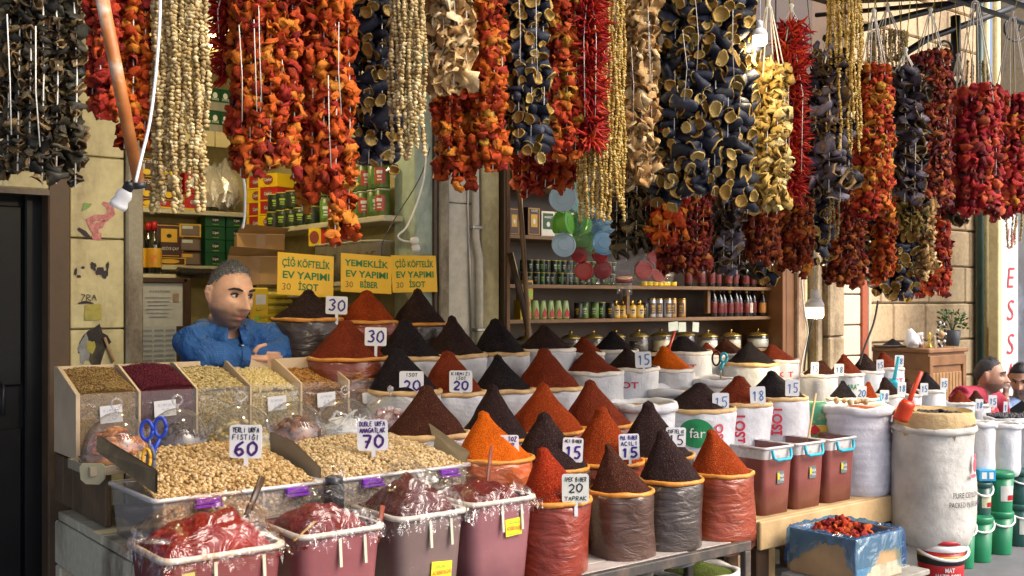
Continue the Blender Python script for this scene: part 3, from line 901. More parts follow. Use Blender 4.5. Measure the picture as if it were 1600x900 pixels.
# fourth row
sack(632, 614, 50, 618, 540, R3, 'black', 'tan', "black cone right behind the end of the wooden spice box")
sack(704, 616, 48, 699, 545, R3, 'redbrown', 'tan', "dark red cone carrying the price twenty beside a black cone")
sack(785, 612, 43, 777, 551, R3, 'black', 'tan', "sharp black cone in the fourth row above the very dark one")
sack(857, 608, 45, 849, 541, R3, 'redbrown', 'tan', "tall red brown cone in the fourth row, in a tan rimmed sack")
sack(925, 583, 42, 921, 545, R3 + .1, 'redbrown', 'white', "low red brown cone in a white rimmed sack")
sack(985, 577, 38, 979, 541, R3 + .1, 'dark', 'white', "dark cone beside the small blue fifteen tag")
sack(1046, 578, 33, 1036, 539, R3 + .1, 'bright', 'white', "bright orange cone with a red scoop behind it")
# fifth row
sack(640, 560, 46, 632, 496, R4, 'black', 'tan', "black cone behind the fourth row below the yellow signs")
sack(709, 556, 44, 706, 490, R4, 'dark', 'tan', "dark cone standing in front of the marble pilaster base")
sack(780, 553, 40, 774, 495, R4, 'black', 'tan', "black cone at the foot of the leaning poles")
sack(853, 547, 40, 850, 506, R4, 'dark', 'white', "flat dark cone below the green and red packets")
sack(914, 552, 26, 912, 525, R4, 'redbrown', 'white', "small red brown cone below the green jars")
sack(959, 548, 32, 957, 516, R4, 'black', 'white', "low black cone below the gold capped tins")
sack(1070, 551, 36, 1066, 524, R4, 'black', 'white', "black cone behind the bright orange one in a printed sack")
sack(1107, 555, 22, 1104, 534, R4 + .12, 'redbrown', 'white', "smallest red cone on the last row before the shelves")
sack(1138, 553, 26, 1133, 528, R4 + .12, 'brown', 'white', "brown cone in the last row before the large jars")
sack(1173, 569, 37, 1170, 532, R4 - .1, 'black', 'tan', "wide black cone near the wooden jamb")
sack(1216, 564, 27, 1205, 537, R4, 'redbrown', 'white', "red cone in a red lettered sack at the wooden jamb")
# back of the first shop
sack(480, 500, 54, 482, 450, R5, 'dark', 'film', "big dark cone in a tall brown bag below the first yellow sign", .36)
sack(572, 504, 48, 573, 451, R5, 'orange', 'film', "orange red cone below the middle yellow sign", .34)
sack(655, 507, 46, 652, 448, R5, 'dark', 'film', "dark cone below the last yellow sign by the green post", .34)
sack(543, 561, 54, 540, 497, R4 - .05, 'redbrown', 'film', "red brown cone with a thirty tag behind the cinnamon compartment", .3)
# far group past the jamb
FG = "far spice sacks past the wooden jamb"
for (px, rim, hw, ax, ay, y, c, st, lab) in (
    (1280, 588, 27, 1284, 562, 3.75, 'brown', 'white', "brown cone nearest the jamb in the far group"),
    (1322, 586, 26, 1318, 552, 3.8, 'redbrown', 'white', "tall red cone in the back of the far group"),
    (1354, 582, 24, 1350, 551, 3.8, 'dark', 'white', "dark cone between two red ones before the cabinet"),
    (1385, 577, 25, 1380, 549, 3.8, 'redbrown', 'white', "red cone against the corner of the wooden cabinet"),
    (1318, 625, 24, 1317, 593, 3.45, 'black', 'white', "black cone in the front of the far group beside a twenty tag"),
    (1355, 625, 18, 1357, 595, 3.45, 'orange', 'white', "small orange red cone beside a blue scoop"),
    (1388, 620, 22, 1382, 588, 3.5, 'dark', 'white', "dark cone between two small tags in the far group"),
    (1420, 618, 18, 1416, 590, 3.55, 'brown', 'white', "small brown cone behind the red scoop"),
    (1450, 612, 24, 1447, 580, 3.6, 'black', 'white', "black cone before the panelled front of the cabinet"),
    (1500, 632, 20, 1498, 609, 3.5, 'redbrown', 'white', "red cone close to the man in the red shirt"),
    (1527, 634, 18, 1524, 609, 3.55, 'brown', 'white', "brown cone close to the man in the red shirt")):
    sack(px, rim, hw, ax, ay, y, c, st, lab, .22, FG)

# print on the sacks
def on_bag(tcR, name, mat, fn_build, extra=.0025):
    t, c, R = tcR
    mb = MB()
    def bend(a, z):
        th = FACE - math.pi / 2 + a / R
        q = R * 1.055 + extra
        return (math.cos(th) * q, math.sin(th) * q, z)
    fn_build(mb, bend)
    return mb.build(name, mat, t)
def disc(mb, bend, a, z, ra, rz, n=28):
    vs = [bend(a, z)] + [bend(a + ra * math.cos(6.28319 * k / n), z + rz * math.sin(6.28319 * k / n)) for k in range(n)]
    mb.add(vs, [(0, 1 + k, 1 + (k + 1) % n) for k in range(n)])
on_bag(S_far, "green_emblem", M_greenlogo, lambda mb, b: disc(mb, b, -.035, -.095, .075, .065), .004)
on_bag(S_far, "emblem_lettering", M_whiteprint, lambda mb, b: put_print(mb, "far", -.03, -.115, .045, bold=.0, fn=b), .0065)
on_bag(S_far, "red_lettering", M_redprint, lambda mb, b: put_print(mb, "İSO", .085, -.1, .04, bold=.02, fn=b, up=True), .004)
for S in (S_i1, S_i2):
    on_bag(S, "red_lettering", M_redprint, lambda mb, b: put_print(mb, "İSOT", -.01, -.1, .045, bold=.03, fn=b, up=True), .004)

for S, w_, m_ in PRINT:
    on_bag(S, "sack_lettering", m_, lambda mb, b: put_print(mb, w_, random.uniform(-.05, .05), -.085, .03, bold=.02, fn=b, width=.13), .004)
# ------------------------------------------------------------------ stepped stands that carry the sacks
M_standwood = pm("stand_wood", (.20, .13, .07), .7, .3, 6, .3, 40)
for i, (y0, y1, z, x0, x1) in enumerate(((2.9, 3.2, .45, 2.55, 3.55), (3.21, 3.52, .53, 2.55, 4.62), (3.53, 3.84, .72, 2.66, 4.2), (3.85, 4.13, .84, 2.66, 5.45), (4.14, 4.42, .90, 2.1, 2.95))):
    st = thing("stepped_stand", ["low board platform hidden under the second row of spice bags", "board platform carrying the third row of spice sacks", "board platform carrying the fourth row of spice sacks", "tall board platform carrying the fifth row of spice sacks", "board platform under the three bags below the yellow signs"][i], "platform", ((x0 + x1) / 2, (y0 + y1) / 2, 0))
    nb = 3
    for j in range(nb):
        w = (y1 - y0) / nb
        MB().box((0, y0 + w * (j + .5) - (y0 + y1) / 2, z - .012), (x1 - x0, w - .006, .024), bev=.003).build("plank", M_standwood, st)
    for sx in (-1, 1):
        MB().box((sx * ((x1 - x0) / 2 - .03), -(y1 - y0) / 2 + .03, z / 2 - .013), (.05, .05, z - .026)).build("leg", M_standwood, st)
        MB().box((sx * ((x1 - x0) / 2 - .03), (y1 - y0) / 2 - .03, z / 2 - .013), (.05, .05, z - .026)).build("leg", M_standwood, st)
# front iron bench
bx0, bx1 = 2.24, at(1168, 850, 2.62).x
ib = thing("iron_bench", "black iron bench under the front row of clear spice bags", "bench", ((bx0 + bx1) / 2, 2.76, 0))
W = bx1 - bx0
M_benchmetal = grimy("worn_dark_iron", (.05, .045, .04), (.14, .10, .07), 5, .4, .55)
for j in range(3):
    MB().box((0, -.085 + .09 * j, .478), (W - .02, .082, .016), bev=.002).build("slat", pm("dusty_board", (.34, .30, .27), .7, .3, 8), ib)
MB().box((0, -.145, .468), (W, .03, .036), bev=.003).box((0, .145, .468), (W, .03, .036), bev=.003).build("rail", M_benchmetal, ib)
for sx in (-1, 1):
    for sy in (-1, 1):
        MB().box((sx * (W / 2 - .018), sy * .145, .225), (.034, .028, .45), bev=.003).build("leg", M_benchmetal, ib)
# sacks of green herbs on the ground under the bench
M_herb = spice("dried_green_herb", (.09, .115, .025), (.25, .3, .1))
for (px, py, y, lab, hm) in ((1092, 885, 2.95, "low sack of dried green herbs under the iron bench", M_herb), (1010, 893, 2.95, "low sack of olive herbs under the iron bench beside the green one", spice("olive_herb", (.10, .10, .04), (.25, .25, .12)))):
    c = at(px, py, y); c.z = .28
    t = thing("herb_sack", lab, "herb sack", c)
    cone_mesh(.15, .05, 0, px).build("herb_heap", hm, t)
    roll(.16, .018, px).build("rolled_rim", M_roll_w, t)
    bag_body(.16, .27, px).build("bag", M_sack, t)

# ------------------------------------------------------------------ price tags
M_tag = pm("tag_plastic", (.74, .76, .78), .35, .06, 20, .03, 60)
M_tagold = pm("tag_plastic_dusty", (.62, .63, .56), .45, .1, 20, .05, 60)
def price_tag(px, py, w, h, y, lines, ink, lab, capt=None, yaw=0.0, tilt=0.0, old=False, stake=True, group="price tags stuck in the spices"):
    """lines: [(text, height share, baseline share, pen share)] drawn on a board w x h photograph pixels large"""
    k = mpp(px, y); W, Hh = w * k, h * k
    c = at(px, py, y)
    t = thing("price_tag", lab, "price tag", c, FACE + yaw, group)
    t.rotation_euler = (tilt, random.uniform(-.05, .05), FACE + yaw)
    r = min(W, Hh) * .09
    poly = []
    for cx, cz, a0 in ((W / 2 - r, Hh / 2 - r, 0), (-W / 2 + r, Hh / 2 - r, 90), (-W / 2 + r, -Hh / 2 + r, 180), (W / 2 - r, -Hh / 2 + r, 270)):
        for q in (0, 45, 90):
            a = math.radians(a0 + q); poly.append((cx + r * math.cos(a), cz + r * math.sin(a)))
    MB().prism(poly, -.002, .002).build("board", M_tagold if old else M_tag, t)
    if stake:
        MB().box((0.002, .0, -Hh / 2 - .02), (W * .13, .003, .05)).build("stake", M_tag, t)
    rr = random.Random(px)
    for txt, hs, bs, ps in lines:
        mb = MB(); hh = hs * Hh
        asp = min(.68, W * .84 / (hh * 1.32 * len(txt)))
        pen(mb, txt, 0, -Hh / 2 + bs * Hh, hh, ps * Hh, asp=asp, y=-.0035, rnd=rr, jit=.05)
        mb.build("writing", ink if hs > .25 else (capt or M_inkblack), t)
    return t
price_tag(384, 690, 50, 52, 3.12, [("YERLİ URFA", .15, .78, .03), ("FISTIĞI", .15, .56, .03), ("60", .42, .08, .085)], M_ink2, "price tag sixty standing in the larger tray of pistachios")
price_tag(582, 680, 48, 48, 3.10, [("DUBLE URFA", .15, .80, .03), ("ANAGATLAK", .16, .58, .035), ("70", .42, .08, .085)], M_ink2, "price tag seventy standing in the second tray of nuts", capt=M_ink2)
price_tag(643, 597, 38, 34, 3.56, [("ISOT", .16, .76, .03), ("20", .48, .12, .09)], M_ink, "price tag twenty against the black cone by the spice box")
price_tag(720, 596, 36, 34, 3.54, [("KIRMIZI", .15, .78, .03), ("ISOT", .14, .58, .03), ("20", .42, .1, .09)], M_ink, "price tag twenty with three lines on the dark red cone")
price_tag(526, 477, 34, 28, 4.1, [("30", .62, .18, .1)], M_ink, "price tag thirty between the two cones under the yellow signs")
price_tag(587, 526, 34, 29, 3.8, [("30", .62, .18, .1)], M_ink, "price tag thirty stuck in the red brown cone by the cinnamon")
price_tag(791, 700, 40, 40, 2.98, [("ACI TOZ", .17, .76, .04), ("BİBER", .15, .54, .035), ("20£", .36, .12, .05)], M_ink, "price tag twenty on the bright orange pepper", capt=M_ink2)
price_tag(895, 703, 32, 38, 2.93, [("ACI BİBER", .13, .80, .03), ("15", .5, .15, .09)], M_ink, "price tag fifteen before the dark cone of the second row")
price_tag(983, 698, 32, 40, 2.9, [("PUL BİBER", .15, .78, .03), ("ACILI", .16, .55, .035), ("15", .38, .1, .085)], M_ink, "price tag fifteen with three lines on the orange red cone", capt=M_ink)
price_tag(899, 763, 42, 45, 2.62, [("IPEK BİBER", .15, .74, .025), ("20", .3, .36, .05), ("YAPRAK", .15, .08, .025)], M_inkblack, "dusty price tag twenty in the front bag of red flakes", old=True)
price_tag(1056, 683, 31, 30, 2.9, [("KÖFTELİK", .2, .7, .035), ("15", .52, .1, .06)], M_inkblack, "price tag fifteen beside the green emblem sack", stake=False)
SM = "small price tags written in blue"
price_tag(1005, 562, 25, 25, 3.62, [("15", .62, .18, .08)], M_inkblue, "small tag fifteen against the fourth row dark cone", group=SM)
price_tag(1126, 628, 26, 28, 3.22, [("15", .58, .2, .06)], M_inkblue, "small tag fifteen on the sack with the green emblem", stake=False, group=SM)
price_tag(1184, 618, 24, 28, 3.22, [("18", .58, .2, .06)], M_inkblue, "small tag eighteen on the first red lettered sack", stake=False, group=SM)
price_tag(1238, 606, 22, 26, 3.22, [("15", .58, .2, .06)], M_inkblue, "small tag fifteen on the black cone by the jamb", stake=False, group=SM)
for (px, py, w, h, y, tx, lab) in ((1273, 576, 12, 20, 3.6, "15", "tiny tag fifteen on the brown cone nearest the jamb"), (1311, 578, 15, 19, 3.65, "18", "tiny tag eighteen on the tall red far cone"),
    (1346, 614, 15, 22, 3.3, "20", "tiny tag twenty beside the black far cone"), (1375, 571, 11, 18, 3.66, "15", "tiny tag fifteen on the dark cone before the cabinet"), (1405, 564, 14, 18, 3.66, "18", "tiny tag eighteen at the cabinet corner"),
    (1382, 619, 14, 19, 3.32, "18", "tiny tag eighteen over the chilli flake sack"), (1409, 607, 13, 20, 3.38, "18", "tiny tag eighteen just behind the red scoop"), (1444, 608, 12, 19, 3.45, "15", "tiny tag fifteen in front of the panelled cabinet"),
    (1475, 600, 11, 18, 3.46, "15", "tiny tag fifteen nearest the red shirt"), (1530, 633, 12, 19, 3.36, "18", "tiny tag eighteen below the red shirt"), (1551, 627, 13, 19, 3.36, "15", "tiny tag fifteen below the raised arm"), (1571, 637, 6, 19, 3.36, "1", "narrow tag edge below the phone")):
    price_tag(px, py, w, h, y, [(tx, .5, .25, .07)], M_inkblue, lab, stake=False, group=SM, tilt=.05)
# the three yellow signs
M_sign = pm("yellow_sign_board", (.88, .52, .012), .4, .08, 6, .04, 40)
M_signtext = pm("green_sign_text", (.012, .20, .03), .45, .15, 30, 0)
for (px, py, w, h, ls, lab, tl) in ((477, 430, 88, 66, ("ÇİĞ KÖFTELİK", "EV YAPIMI", "İSOT"), "yellow sign with green writing nearest the man's head", .05), (572, 428, 79, 60, ("YEMEKLİK", "EV YAPIMI", "BİBER"), "yellow sign with green writing in the middle, over the orange cone", .04), (647, 428, 70, 58, ("ÇİĞ KÖFTELİK", "EV YAPIMI", "İSOT"), "yellow sign with green writing nearest the green post", -.02)):
    y = 4.40; a = at(px - w / 2, py, y); b = at(px + w / 2, py, y)
    W, Hh = (b.x - a.x), h * mpp(px, y)
    t = thing("yellow_sign", lab, "sign", (a + b) / 2, 0, "yellow signs behind the spice bags")
    t.rotation_euler = (-.06, tl, 0)
    MB().box((0, 0, 0), (W, .006, Hh), bev=.002).build("board", M_sign, t)
    for s_, zf, wf, hf in ((ls[0], .18, .86, .17), (ls[1], -.10, .84, .17), (ls[2], -.36, .36, .16)):
        mb = MB(); put_print(mb, s_, .0 if wf > .5 else W * .04, Hh * zf, Hh * hf, y=-.0048, width=W * wf, bold=.025)
        mb.build("lettering", M_signtext, t)
    mb = MB(); pen(mb, "30", -W * .35, -Hh * .37, Hh * .15, .003, y=-.0048); mb.build("pen_price", M_inkblack, t)
# ------------------------------------------------------------------ white painted bench at the left end
bench = thing("white_bench", "chipped white painted bench under the nut trays", "bench", (1.03, 2.9, 0))
for j in range(4):
    MB().box((.76, .1 + .245 * j, .655), (1.52, .24, .03), bev=.004).build("plank", M_offwhite, bench)
MB().box((.012, .47, .56), (.03, 1.03, .15), bev=.006).build("side_apron", M_offwhite, bench)
MB().box((.76, -.02, .56), (1.5, .03, .15), bev=.006).build("front_apron", M_offwhite, bench)
for (x, y) in ((.03, .0), (.03, .5), (.03, .96), (1.47, .0), (1.47, .96)):
    MB().box((x, y, .24), (.06, .06, .48), bev=.006).build("leg", M_offwhite, bench)
MB().box((.02, .5, .3), (.025, .9, .05), bev=.004).build("stretcher", M_offwhite, bench)
# wooden crate that carries the domes and the spice box
crate = thing("wooden_crate_stand", "rough brown wooden crate under the glass domes and spice box", "crate", (1.06, 3.45, .67))
for j in range(5):
    MB().box((.02, .07 + .12 * j, .09), (.02, .112, .17), bev=.003).build("plank", pm("old_brown_plank", (.12, .075, .035), .75, .35, 7, .4, 30), crate)
for j in range(5):
    MB().box((.8, .06 + .12 * j, .184), (1.56, .114, .014), bev=.002).build("plank", M_standwood, crate)
lab_ = MB(); lab_.prism([(-.036, -.02), (-.02, -.034), (.022, -.036), (.04, -.018), (.042, .02), (.03, .03), (-.03, .032), (-.04, .02)], -.003, .003)
o = lab_.build("label_bag", pm("cream_label", (.36, .33, .2), .5, .1), None, at(147, 745, 3.5) + Vector((-.02, -.05, .02)), FACE)
tag(o, "small cream label with a green mark hanging on the brown crate", "label")
MB().prism([(-.014, 0), (0, -.014), (.014, 0), (0, .014)], -.0045, -.0035).build("green_mark", M_leafg, o)

# ------------------------------------------------------------------ paste tubs in front
def tub_mesh(w, d, h, taper=.9, rad=.03, n=5):
    """open rounded box, slightly tapered: (outer wall verts ...)"""
    def ring(sx, sy, z):
        out = []
        for cx, cy, a0 in ((sx - rad, sy - rad, 0), (-sx + rad, sy - rad, 90), (-sx + rad, -sy + rad, 180), (sx - rad, -sy + rad, 270)):
            for q in range(n):
                a = math.radians(a0 + 90 * q / (n - 1)); out.append((cx + rad * math.cos(a), cy + rad * math.sin(a), z))
        return out
    mb = MB(); R = [ring(w / 2 * taper, d / 2 * taper, 0), ring(w / 2 * (taper + (1 - taper) * .5), d / 2 * (taper + (1 - taper) * .5), h * .5), ring(w / 2, d / 2, h)]
    m = len(R[0]); vs = sum(R, [])
    fs = [(i * m + k, i * m + (k + 1) % m, (i + 1) * m + (k + 1) % m, (i + 1) * m + k) for i in range(2) for k in range(m)]
    fs.append(tuple(reversed(range(m))))
    mb.add(vs, fs, 0, True)
    return mb, ring
def rim_mesh(w, d, z, ov, th, ring):
    mb = MB()
    a, b, c, e = ring(w / 2 - .006, d / 2 - .006, z + th), ring(w / 2 + ov, d / 2 + ov, z + th), ring(w / 2 + ov, d / 2 + ov, z - th * .6), ring(w / 2 + .0015, d / 2 + .0015, z - th * .6)
    m = len(a); vs = a + b + c + e
    fs = [(i * m + (k + 1) % m, i * m + k, (i + 1) * m + k, (i + 1) * m + (k + 1) % m) for i in range(3) for k in range(m)]
    mb.add(vs, fs, 0, True)
    return mb
def frosted(name, c, c2):
    m, t = newmat(name)
    n = t.noise(5, 6); s = t.noise(70, 3)
    col = t.ramp(n, [(.3, mul(c, .8)), (.55, c), (.75, c2)])
    col = t.mix(t.ramp(s, [(.68, (0, 0, 0)), (.74, (.5, .5, .5))]), col, mul(c2, 1.4))
    t.link(col, t.b.inputs["Base Color"]); t.b.inputs["Roughness"].default_value = .32
    t.b.inputs["Coat Weight"].default_value = .35; t.b.inputs["Coat Roughness"].default_value = .2
    t.bump(t.noise(6, 3), .2, .02)
    return m
M_tub = [frosted("tub_maroon", (.20, .055, .055), (.27, .09, .085)), frosted("tub_mauve", (.24, .075, .08), (.30, .11, .115)), frosted("tub_greybrown", (.17, .115, .105), (.24, .17, .155)), frosted("tub_plum", (.27, .11, .12), (.34, .16, .17))]
M_rimw = grimy("stained_white_rim", (.50, .46, .39), (.36, .12, .05), 7, .36, .4, (1, 1, 1), .1)
def paste(name, c, rough=.22):
    return pm(name, c, rough + .12, .4, 9, .7, 26, .03, coat=.0, spec=.18)
M_paste = [paste("red_paste", (.17, .006, .003)), paste("dark_red_paste", (.115, .007, .005)), paste("black_red_paste", (.07, .014, .012)), paste("brick_paste", (.10, .010, .008))]
M_wrap = clear("cling_film", (1, 1, 1), .004, .08, .9, 9, (.85, .85, .88), .5, (1, 1, 1.4), .045)
M_wrapo = clear("cling_film_orange", (1, .93, .86), .006, .08, .9, 9, (.85, .6, .4), .5, (1, 1, 1.4), .045)
def heap(w, d, h, seed, n=26, rough=.12, edge=0.0, inset=1.0, drape=0.0):
    """soft mound over a rectangle"""
    vs, fs = [], []
    for i in range(n + 1):
        for j in range(n + 1):
            u, v = -1 + 2 * i / n, -1 + 2 * j / n
            f = max(0, (1 - abs(u) ** 2.6)) ** .75 * max(0, (1 - abs(v) ** 2.6)) ** .75
            z = h * f * (1 + rough * 2 * noise.noise(Vector((u * 2.1, v * 2.1, seed)))) + rough * h * .5 * noise.noise(Vector((u * 6, v * 6, seed + 3)))
            x, y = u * w / 2 * inset, v * d / 2 * inset
            if drape and max(abs(u), abs(v)) > .9:
                z -= drape * random.Random(int(seed * 100) + i * 31 + j).uniform(0, 1); x *= 1 + .02 * noise.noise(Vector((u * 5, v * 5, seed)))
            vs.append((x, y, z + edge))
    for i in range(n):
        for j in range(n):
            a = i * (n + 1) + j
            fs.append((a, a + n + 1, a + n + 2, a + 1))
    mb = MB(); mb.add(vs, fs, 0, True)
    return mb
def crumple(mb, amp, seed, freq=9):
    for i, v in enumerate(mb.v):
        p = Vector(v)
        q = abs(noise.noise(p * freq + Vector((seed, 0, 0)))) * 2 - .4
        q2 = noise.noise(p * freq * 2.3 + Vector((0, seed, 0)))
        mb.v[i] = (v[0] + amp * .5 * q2, v[1] + amp * .5 * q, v[2] + amp * (q + .5 * q2) + amp * .6)
    return mb
M_yellowlab = pm("yellow_label", (.80, .68, .03), .4, .08, 30, .03)
M_redtext = pm("red_label_text", (.60, .07, .03), .5, .2, 50, 0)
M_greentext = pm("green_label_text", (.12, .36, .05), .5, .2, 50, 0)
TUBY, TZ = 2.67, .735
TUBS = [(250, 458, 842, 0, "maroon tub of glossy red pepper paste under orange stained film", .115, True), (464, 612, 830, 1, "mauve tub of red paste with a wooden spatula, second from the bench end", .085, True), (617, 741, 818, 2, "grey brown tub of dark paste under crumpled clear film", .125, False), (733, 849, 796, 3, "plum tub with a yellow label next to the front spice bags", .07, False)]
for i, (p0, p1, prim, mi, lab, hh, wh) in enumerate(TUBS):
    a, b = at(p0 + 4, prim, TUBY), at(p1 - 4, prim, TUBY)
    w = b.x - a.x; d = .31; h = .34
    zt = [.725, .735, .745, .755][i]
    t = thing("paste_tub", lab, "tub", ((a.x + b.x) / 2, TUBY + d / 2, zt - h), 0, "tubs of pepper paste in front")
    mb, ring = tub_mesh(w - .02, d - .02, h, .84, .04)
    mb.build("tub_body", M_tub[mi], t)
    rim_mesh(w - .02, d - .02, h, .009, .008, ring).build("rim", M_rimw, t)
    heap(w - .03, d - .03, hh, i + 1.5, rough=.16, edge=h - .03).build("paste", M_paste[mi], t)
    f = crumple(heap(w * 1.06, d * 1.06, hh + .03, i + 1.5, 44, .16, h - .012, drape=.05), .009, i * 3.3, 10)
    f.build("film", M_wrapo if i == 0 else M_wrap, t)
    # white hinge straps of the handle
    for sx in (.22, .62) if i else (.15, .7):
        MB().box((-w / 2 + w * (.3 + sx * .7) - .0, -d / 2 * .965 + .001, h - .055), (.009, .006, .08), rot=Matrix.Rotation(-.085, 3, 'X')).build("handle_strap", M_shelf, t)
    if i in (0, 2, 3):
        lx, lz, lw, lh = {0: (-w * .30, h - .055, .035, .045), 2: (w * .12, h - .175, .075, .06), 3: (w * .12, h - .085, .065, .055)}[i]
        yy = -d / 2 * (.84 + .16 * lz / h) + .004
        l = MB().box((lx, yy - .0005, lz), (lw, .002, lh), rot=Matrix.Rotation(.08 if i == 2 else -.05, 3, 'Y')).build("label", M_yellowlab if i else pm("olive_label", (.42, .4, .12), .5, .2), t)
        if i:
            mb = MB(); put_print(mb, "ACI BİBER SALÇASI", lx, lz - .008, .012, y=yy - .0045, width=lw * .9); mb.build("label_text", M_redtext, l)
            mb = MB(); put_print(mb, "DOĞAL KATKISIZ", lx, lz - .024, .006, y=yy - .0045, width=lw * .85); put_print(mb, "ÖZEL SALÇA", lx, lz + .012, .009, y=yy - .0045, width=lw * .7); mb.build("label_text", M_greentext, l)
tb = thing("low_tub_bench", "low dark plank bench under the paste tubs", "bench", (1.65, 2.83, 0))
for j in range(3):
    MB().box((.0, -.1 + .105 * j, .37), (1.4, .1, .022), bev=.003).build("plank", M_dkwood, tb)
for sx in (-.65, .65):
    for sy in (-.12, .12):
        MB().box((sx, sy, .18), (.05, .05, .358)).build("leg", M_dkwood, tb)
# spatulas
for (a, b, y0, r, m, lab) in (((410, 745), (392, 790), 2.86, .011, M_dkwood, "dark wooden spatula standing in the red paste of the maroon tub"), ((598, 790), (592, 828), 2.72, .009, pm("stained_wood", (.18, .04, .02), .5), "paste stained spatula standing at the corner of the mauve tub"), ((492, 815), (470, 835), 2.7, .006, pm("ochre_stick", (.35, .2, .05), .5), "thin ochre stick between the maroon and mauve tubs"), ((768, 697), (762, 750), 2.85, .008, pm("stained_wood", (.18, .04, .02), .5), "reddish stick standing behind the plum tub")):
    p, q = at(a[0], a[1], y0 + .02), at(b[0], b[1], y0)
    tag(MB().tube([p - q, Vector((0, 0, 0)), (q - p) * .5], [r, r * .9, r], 6, flat=.45).build("spatula", m, None, q), lab, "spatula")
# twist of loose film at the corners
for (px, py, y, lab) in ((232, 842, 2.72, "twisted end of clear film sticking out of the maroon tub"), (865, 776, 2.68, "twisted end of clear film over the plum tub corner")):
    c = at(px, py, y); mb = MB(); rr = random.Random(px)
    s = -1 if px < 400 else 1
    for k in range(4):
        pts = [Vector((s * -.05, .01, -.01)), Vector((s * rr.uniform(0, .01), rr.uniform(-.02, .02), rr.uniform(-.01, .02))), Vector((s * .045, rr.uniform(-.03, .03), rr.uniform(-.015, .025)))]
        mb.tube(pts, [.018, .008, .014], 7, flat=.4)
    tag(mb.build("film_twist", M_wrap, None, c, FACE), lab, "plastic film")
# small black jar behind the tubs
c = at(522, 775, 2.9)
t = thing("plastic_wrapped_jar", "small dark jar wrapped in film between the nut trays and the dark paste", "jar", c)
MB().lathe([(.028, -.06), (.032, -.05), (.032, .03), (.026, .04)], 14).build("jar_body", M_black, t)
MB().lathe([(.027, .041), (.028, .045), (.028, .058), (.02, .062)], 14).build("lid", M_iron, t)
crumple(MB().lathe([(.04, -.06), (.046, -.02), (.044, .03), (.036, .06), (.03, .09)], 16), .01, 4, 20).build("film", M_wrap, t)

# ------------------------------------------------------------------ nut trays
M_pist = piece_mat("pistachio_shell", [(.0, (.26, .15, .05)), (.35, (.46, .29, .11)), (.7, (.58, .41, .19)), (1, (.68, .52, .30))], .55, bscale=200, island=True, bump=.2)
M_pist2 = piece_mat("pale_nut_shell", [(.0, (.30, .19, .08)), (.35, (.50, .35, .16)), (.7, (.62, .47, .25)), (1, (.70, .57, .35))], .55, bscale=200, island=True, bump=.2)
M_clearbin = clear("clear_bin_plastic", (.97, .97, .97), .22, .15, .1, 8, (.72, .70, .68), .5)
M_purple = pm("purple_clip", (.16, .02, .36), .35, .1, 20, .03)
NUT = blob(6, 4, .0085, .0065, .0055)
def nuts(w, d, zfun, n, seed, base=NUT, smin=.85, smax=1.15):
    rr = random.Random(seed); pl = []
    for _ in range(n):
        x, y = rr.uniform(-w / 2, w / 2), rr.uniform(-d / 2, d / 2)
        z = zfun(x, y)
        s = rr.uniform(smin, smax)
        pl.append(((x, y, z + rr.uniform(-.004, .004)), rot3(rr.uniform(-.7, .7), rr.uniform(-.7, .7), rr.uniform(0, 6.3), (s, s, s))))
    return pl
BX = [1.205 * .875, 1.824 * .875, 2.47 * .875]
TR = [(BX[0], BX[1] - .012, "clear tray of roasted pistachios beside the blue scissors", "heap of roasted pistachios around the sixty tag", M_pist, .09), (BX[1] + .004, BX[2] - .004, "clear tray of pale nuts behind the plum tub", "heap of pale nuts around the seventy tag", M_pist2, .08)]
for i, (x0, x1, lab, lab2, mt, hp) in enumerate(TR):
    w, d, h = x1 - x0, .40, .155
    yc = 2.975 + d / 2; zb = .675
    t = thing("nut_tray", lab, "tray", ((x0 + x1) / 2, yc, zb))
    mb, ring = tub_mesh(w, d, h, .95, .025)
    mb.build("tray_body", M_clearbin, t)
    rim_mesh(w, d, h, .008, .006, ring).build("rim", clear("clear_rim", (.95, .95, .95), .55, .2, 0, 1, (.75, .76, .78), .5), t)
    for sx in (-.27, .27):
        cl = MB().box((sx * w + .03, -d / 2 - .012, h - .012), (.075, .012, .018), bev=.003).box((sx * w + .03, -d / 2 - .017, h - .026), (.082, .02, .008), bev=.002).build("purple_clip", M_purple, t)
    for sx in (-.12, .35, -.45, .12):
        MB().box((sx * w, -d / 2 - .004, h * .82), (.004, .006, h * .3)).build("tray_rib", M_clearbin, t)
    zf = lambda x, y, w=w, d=d, hp=hp, h=h: h - .006 + 1.45 * hp * max(0, min(1, y / d + .5)) ** .85 * (1 - .45 * (abs(x) / (w / 2)) ** 3) * (1 - .25 * max(0, y / d + .2))
    s = scatter("nut_heap", NUT, nuts(w - .03, d - .03, zf, 3600, i), mt, None, True, ((x0 + x1) / 2, yc, zb))
    tag(s, lab2, "nuts", kind="stuff")
    core = heap(w - .035, d - .03, hp, .5, 14, .0, h - .022); core.v = [(x, y, zf(x, y) - .006) for x, y, z in core.v]
    core.build("nut_bed", mt, t)
    # nuts seen through the front wall
    rr = random.Random(i + 40)
    pl = [((rr.uniform(-w / 2 + .03, w / 2 - .03), -d / 2 + .017 + rr.uniform(0, .006), rr.uniform(.02, h - .02)), rnd_rot(1)) for _ in range(700)]
    s = scatter("nut_layer", NUT, pl, mt, t); s["kind"] = "stuff"
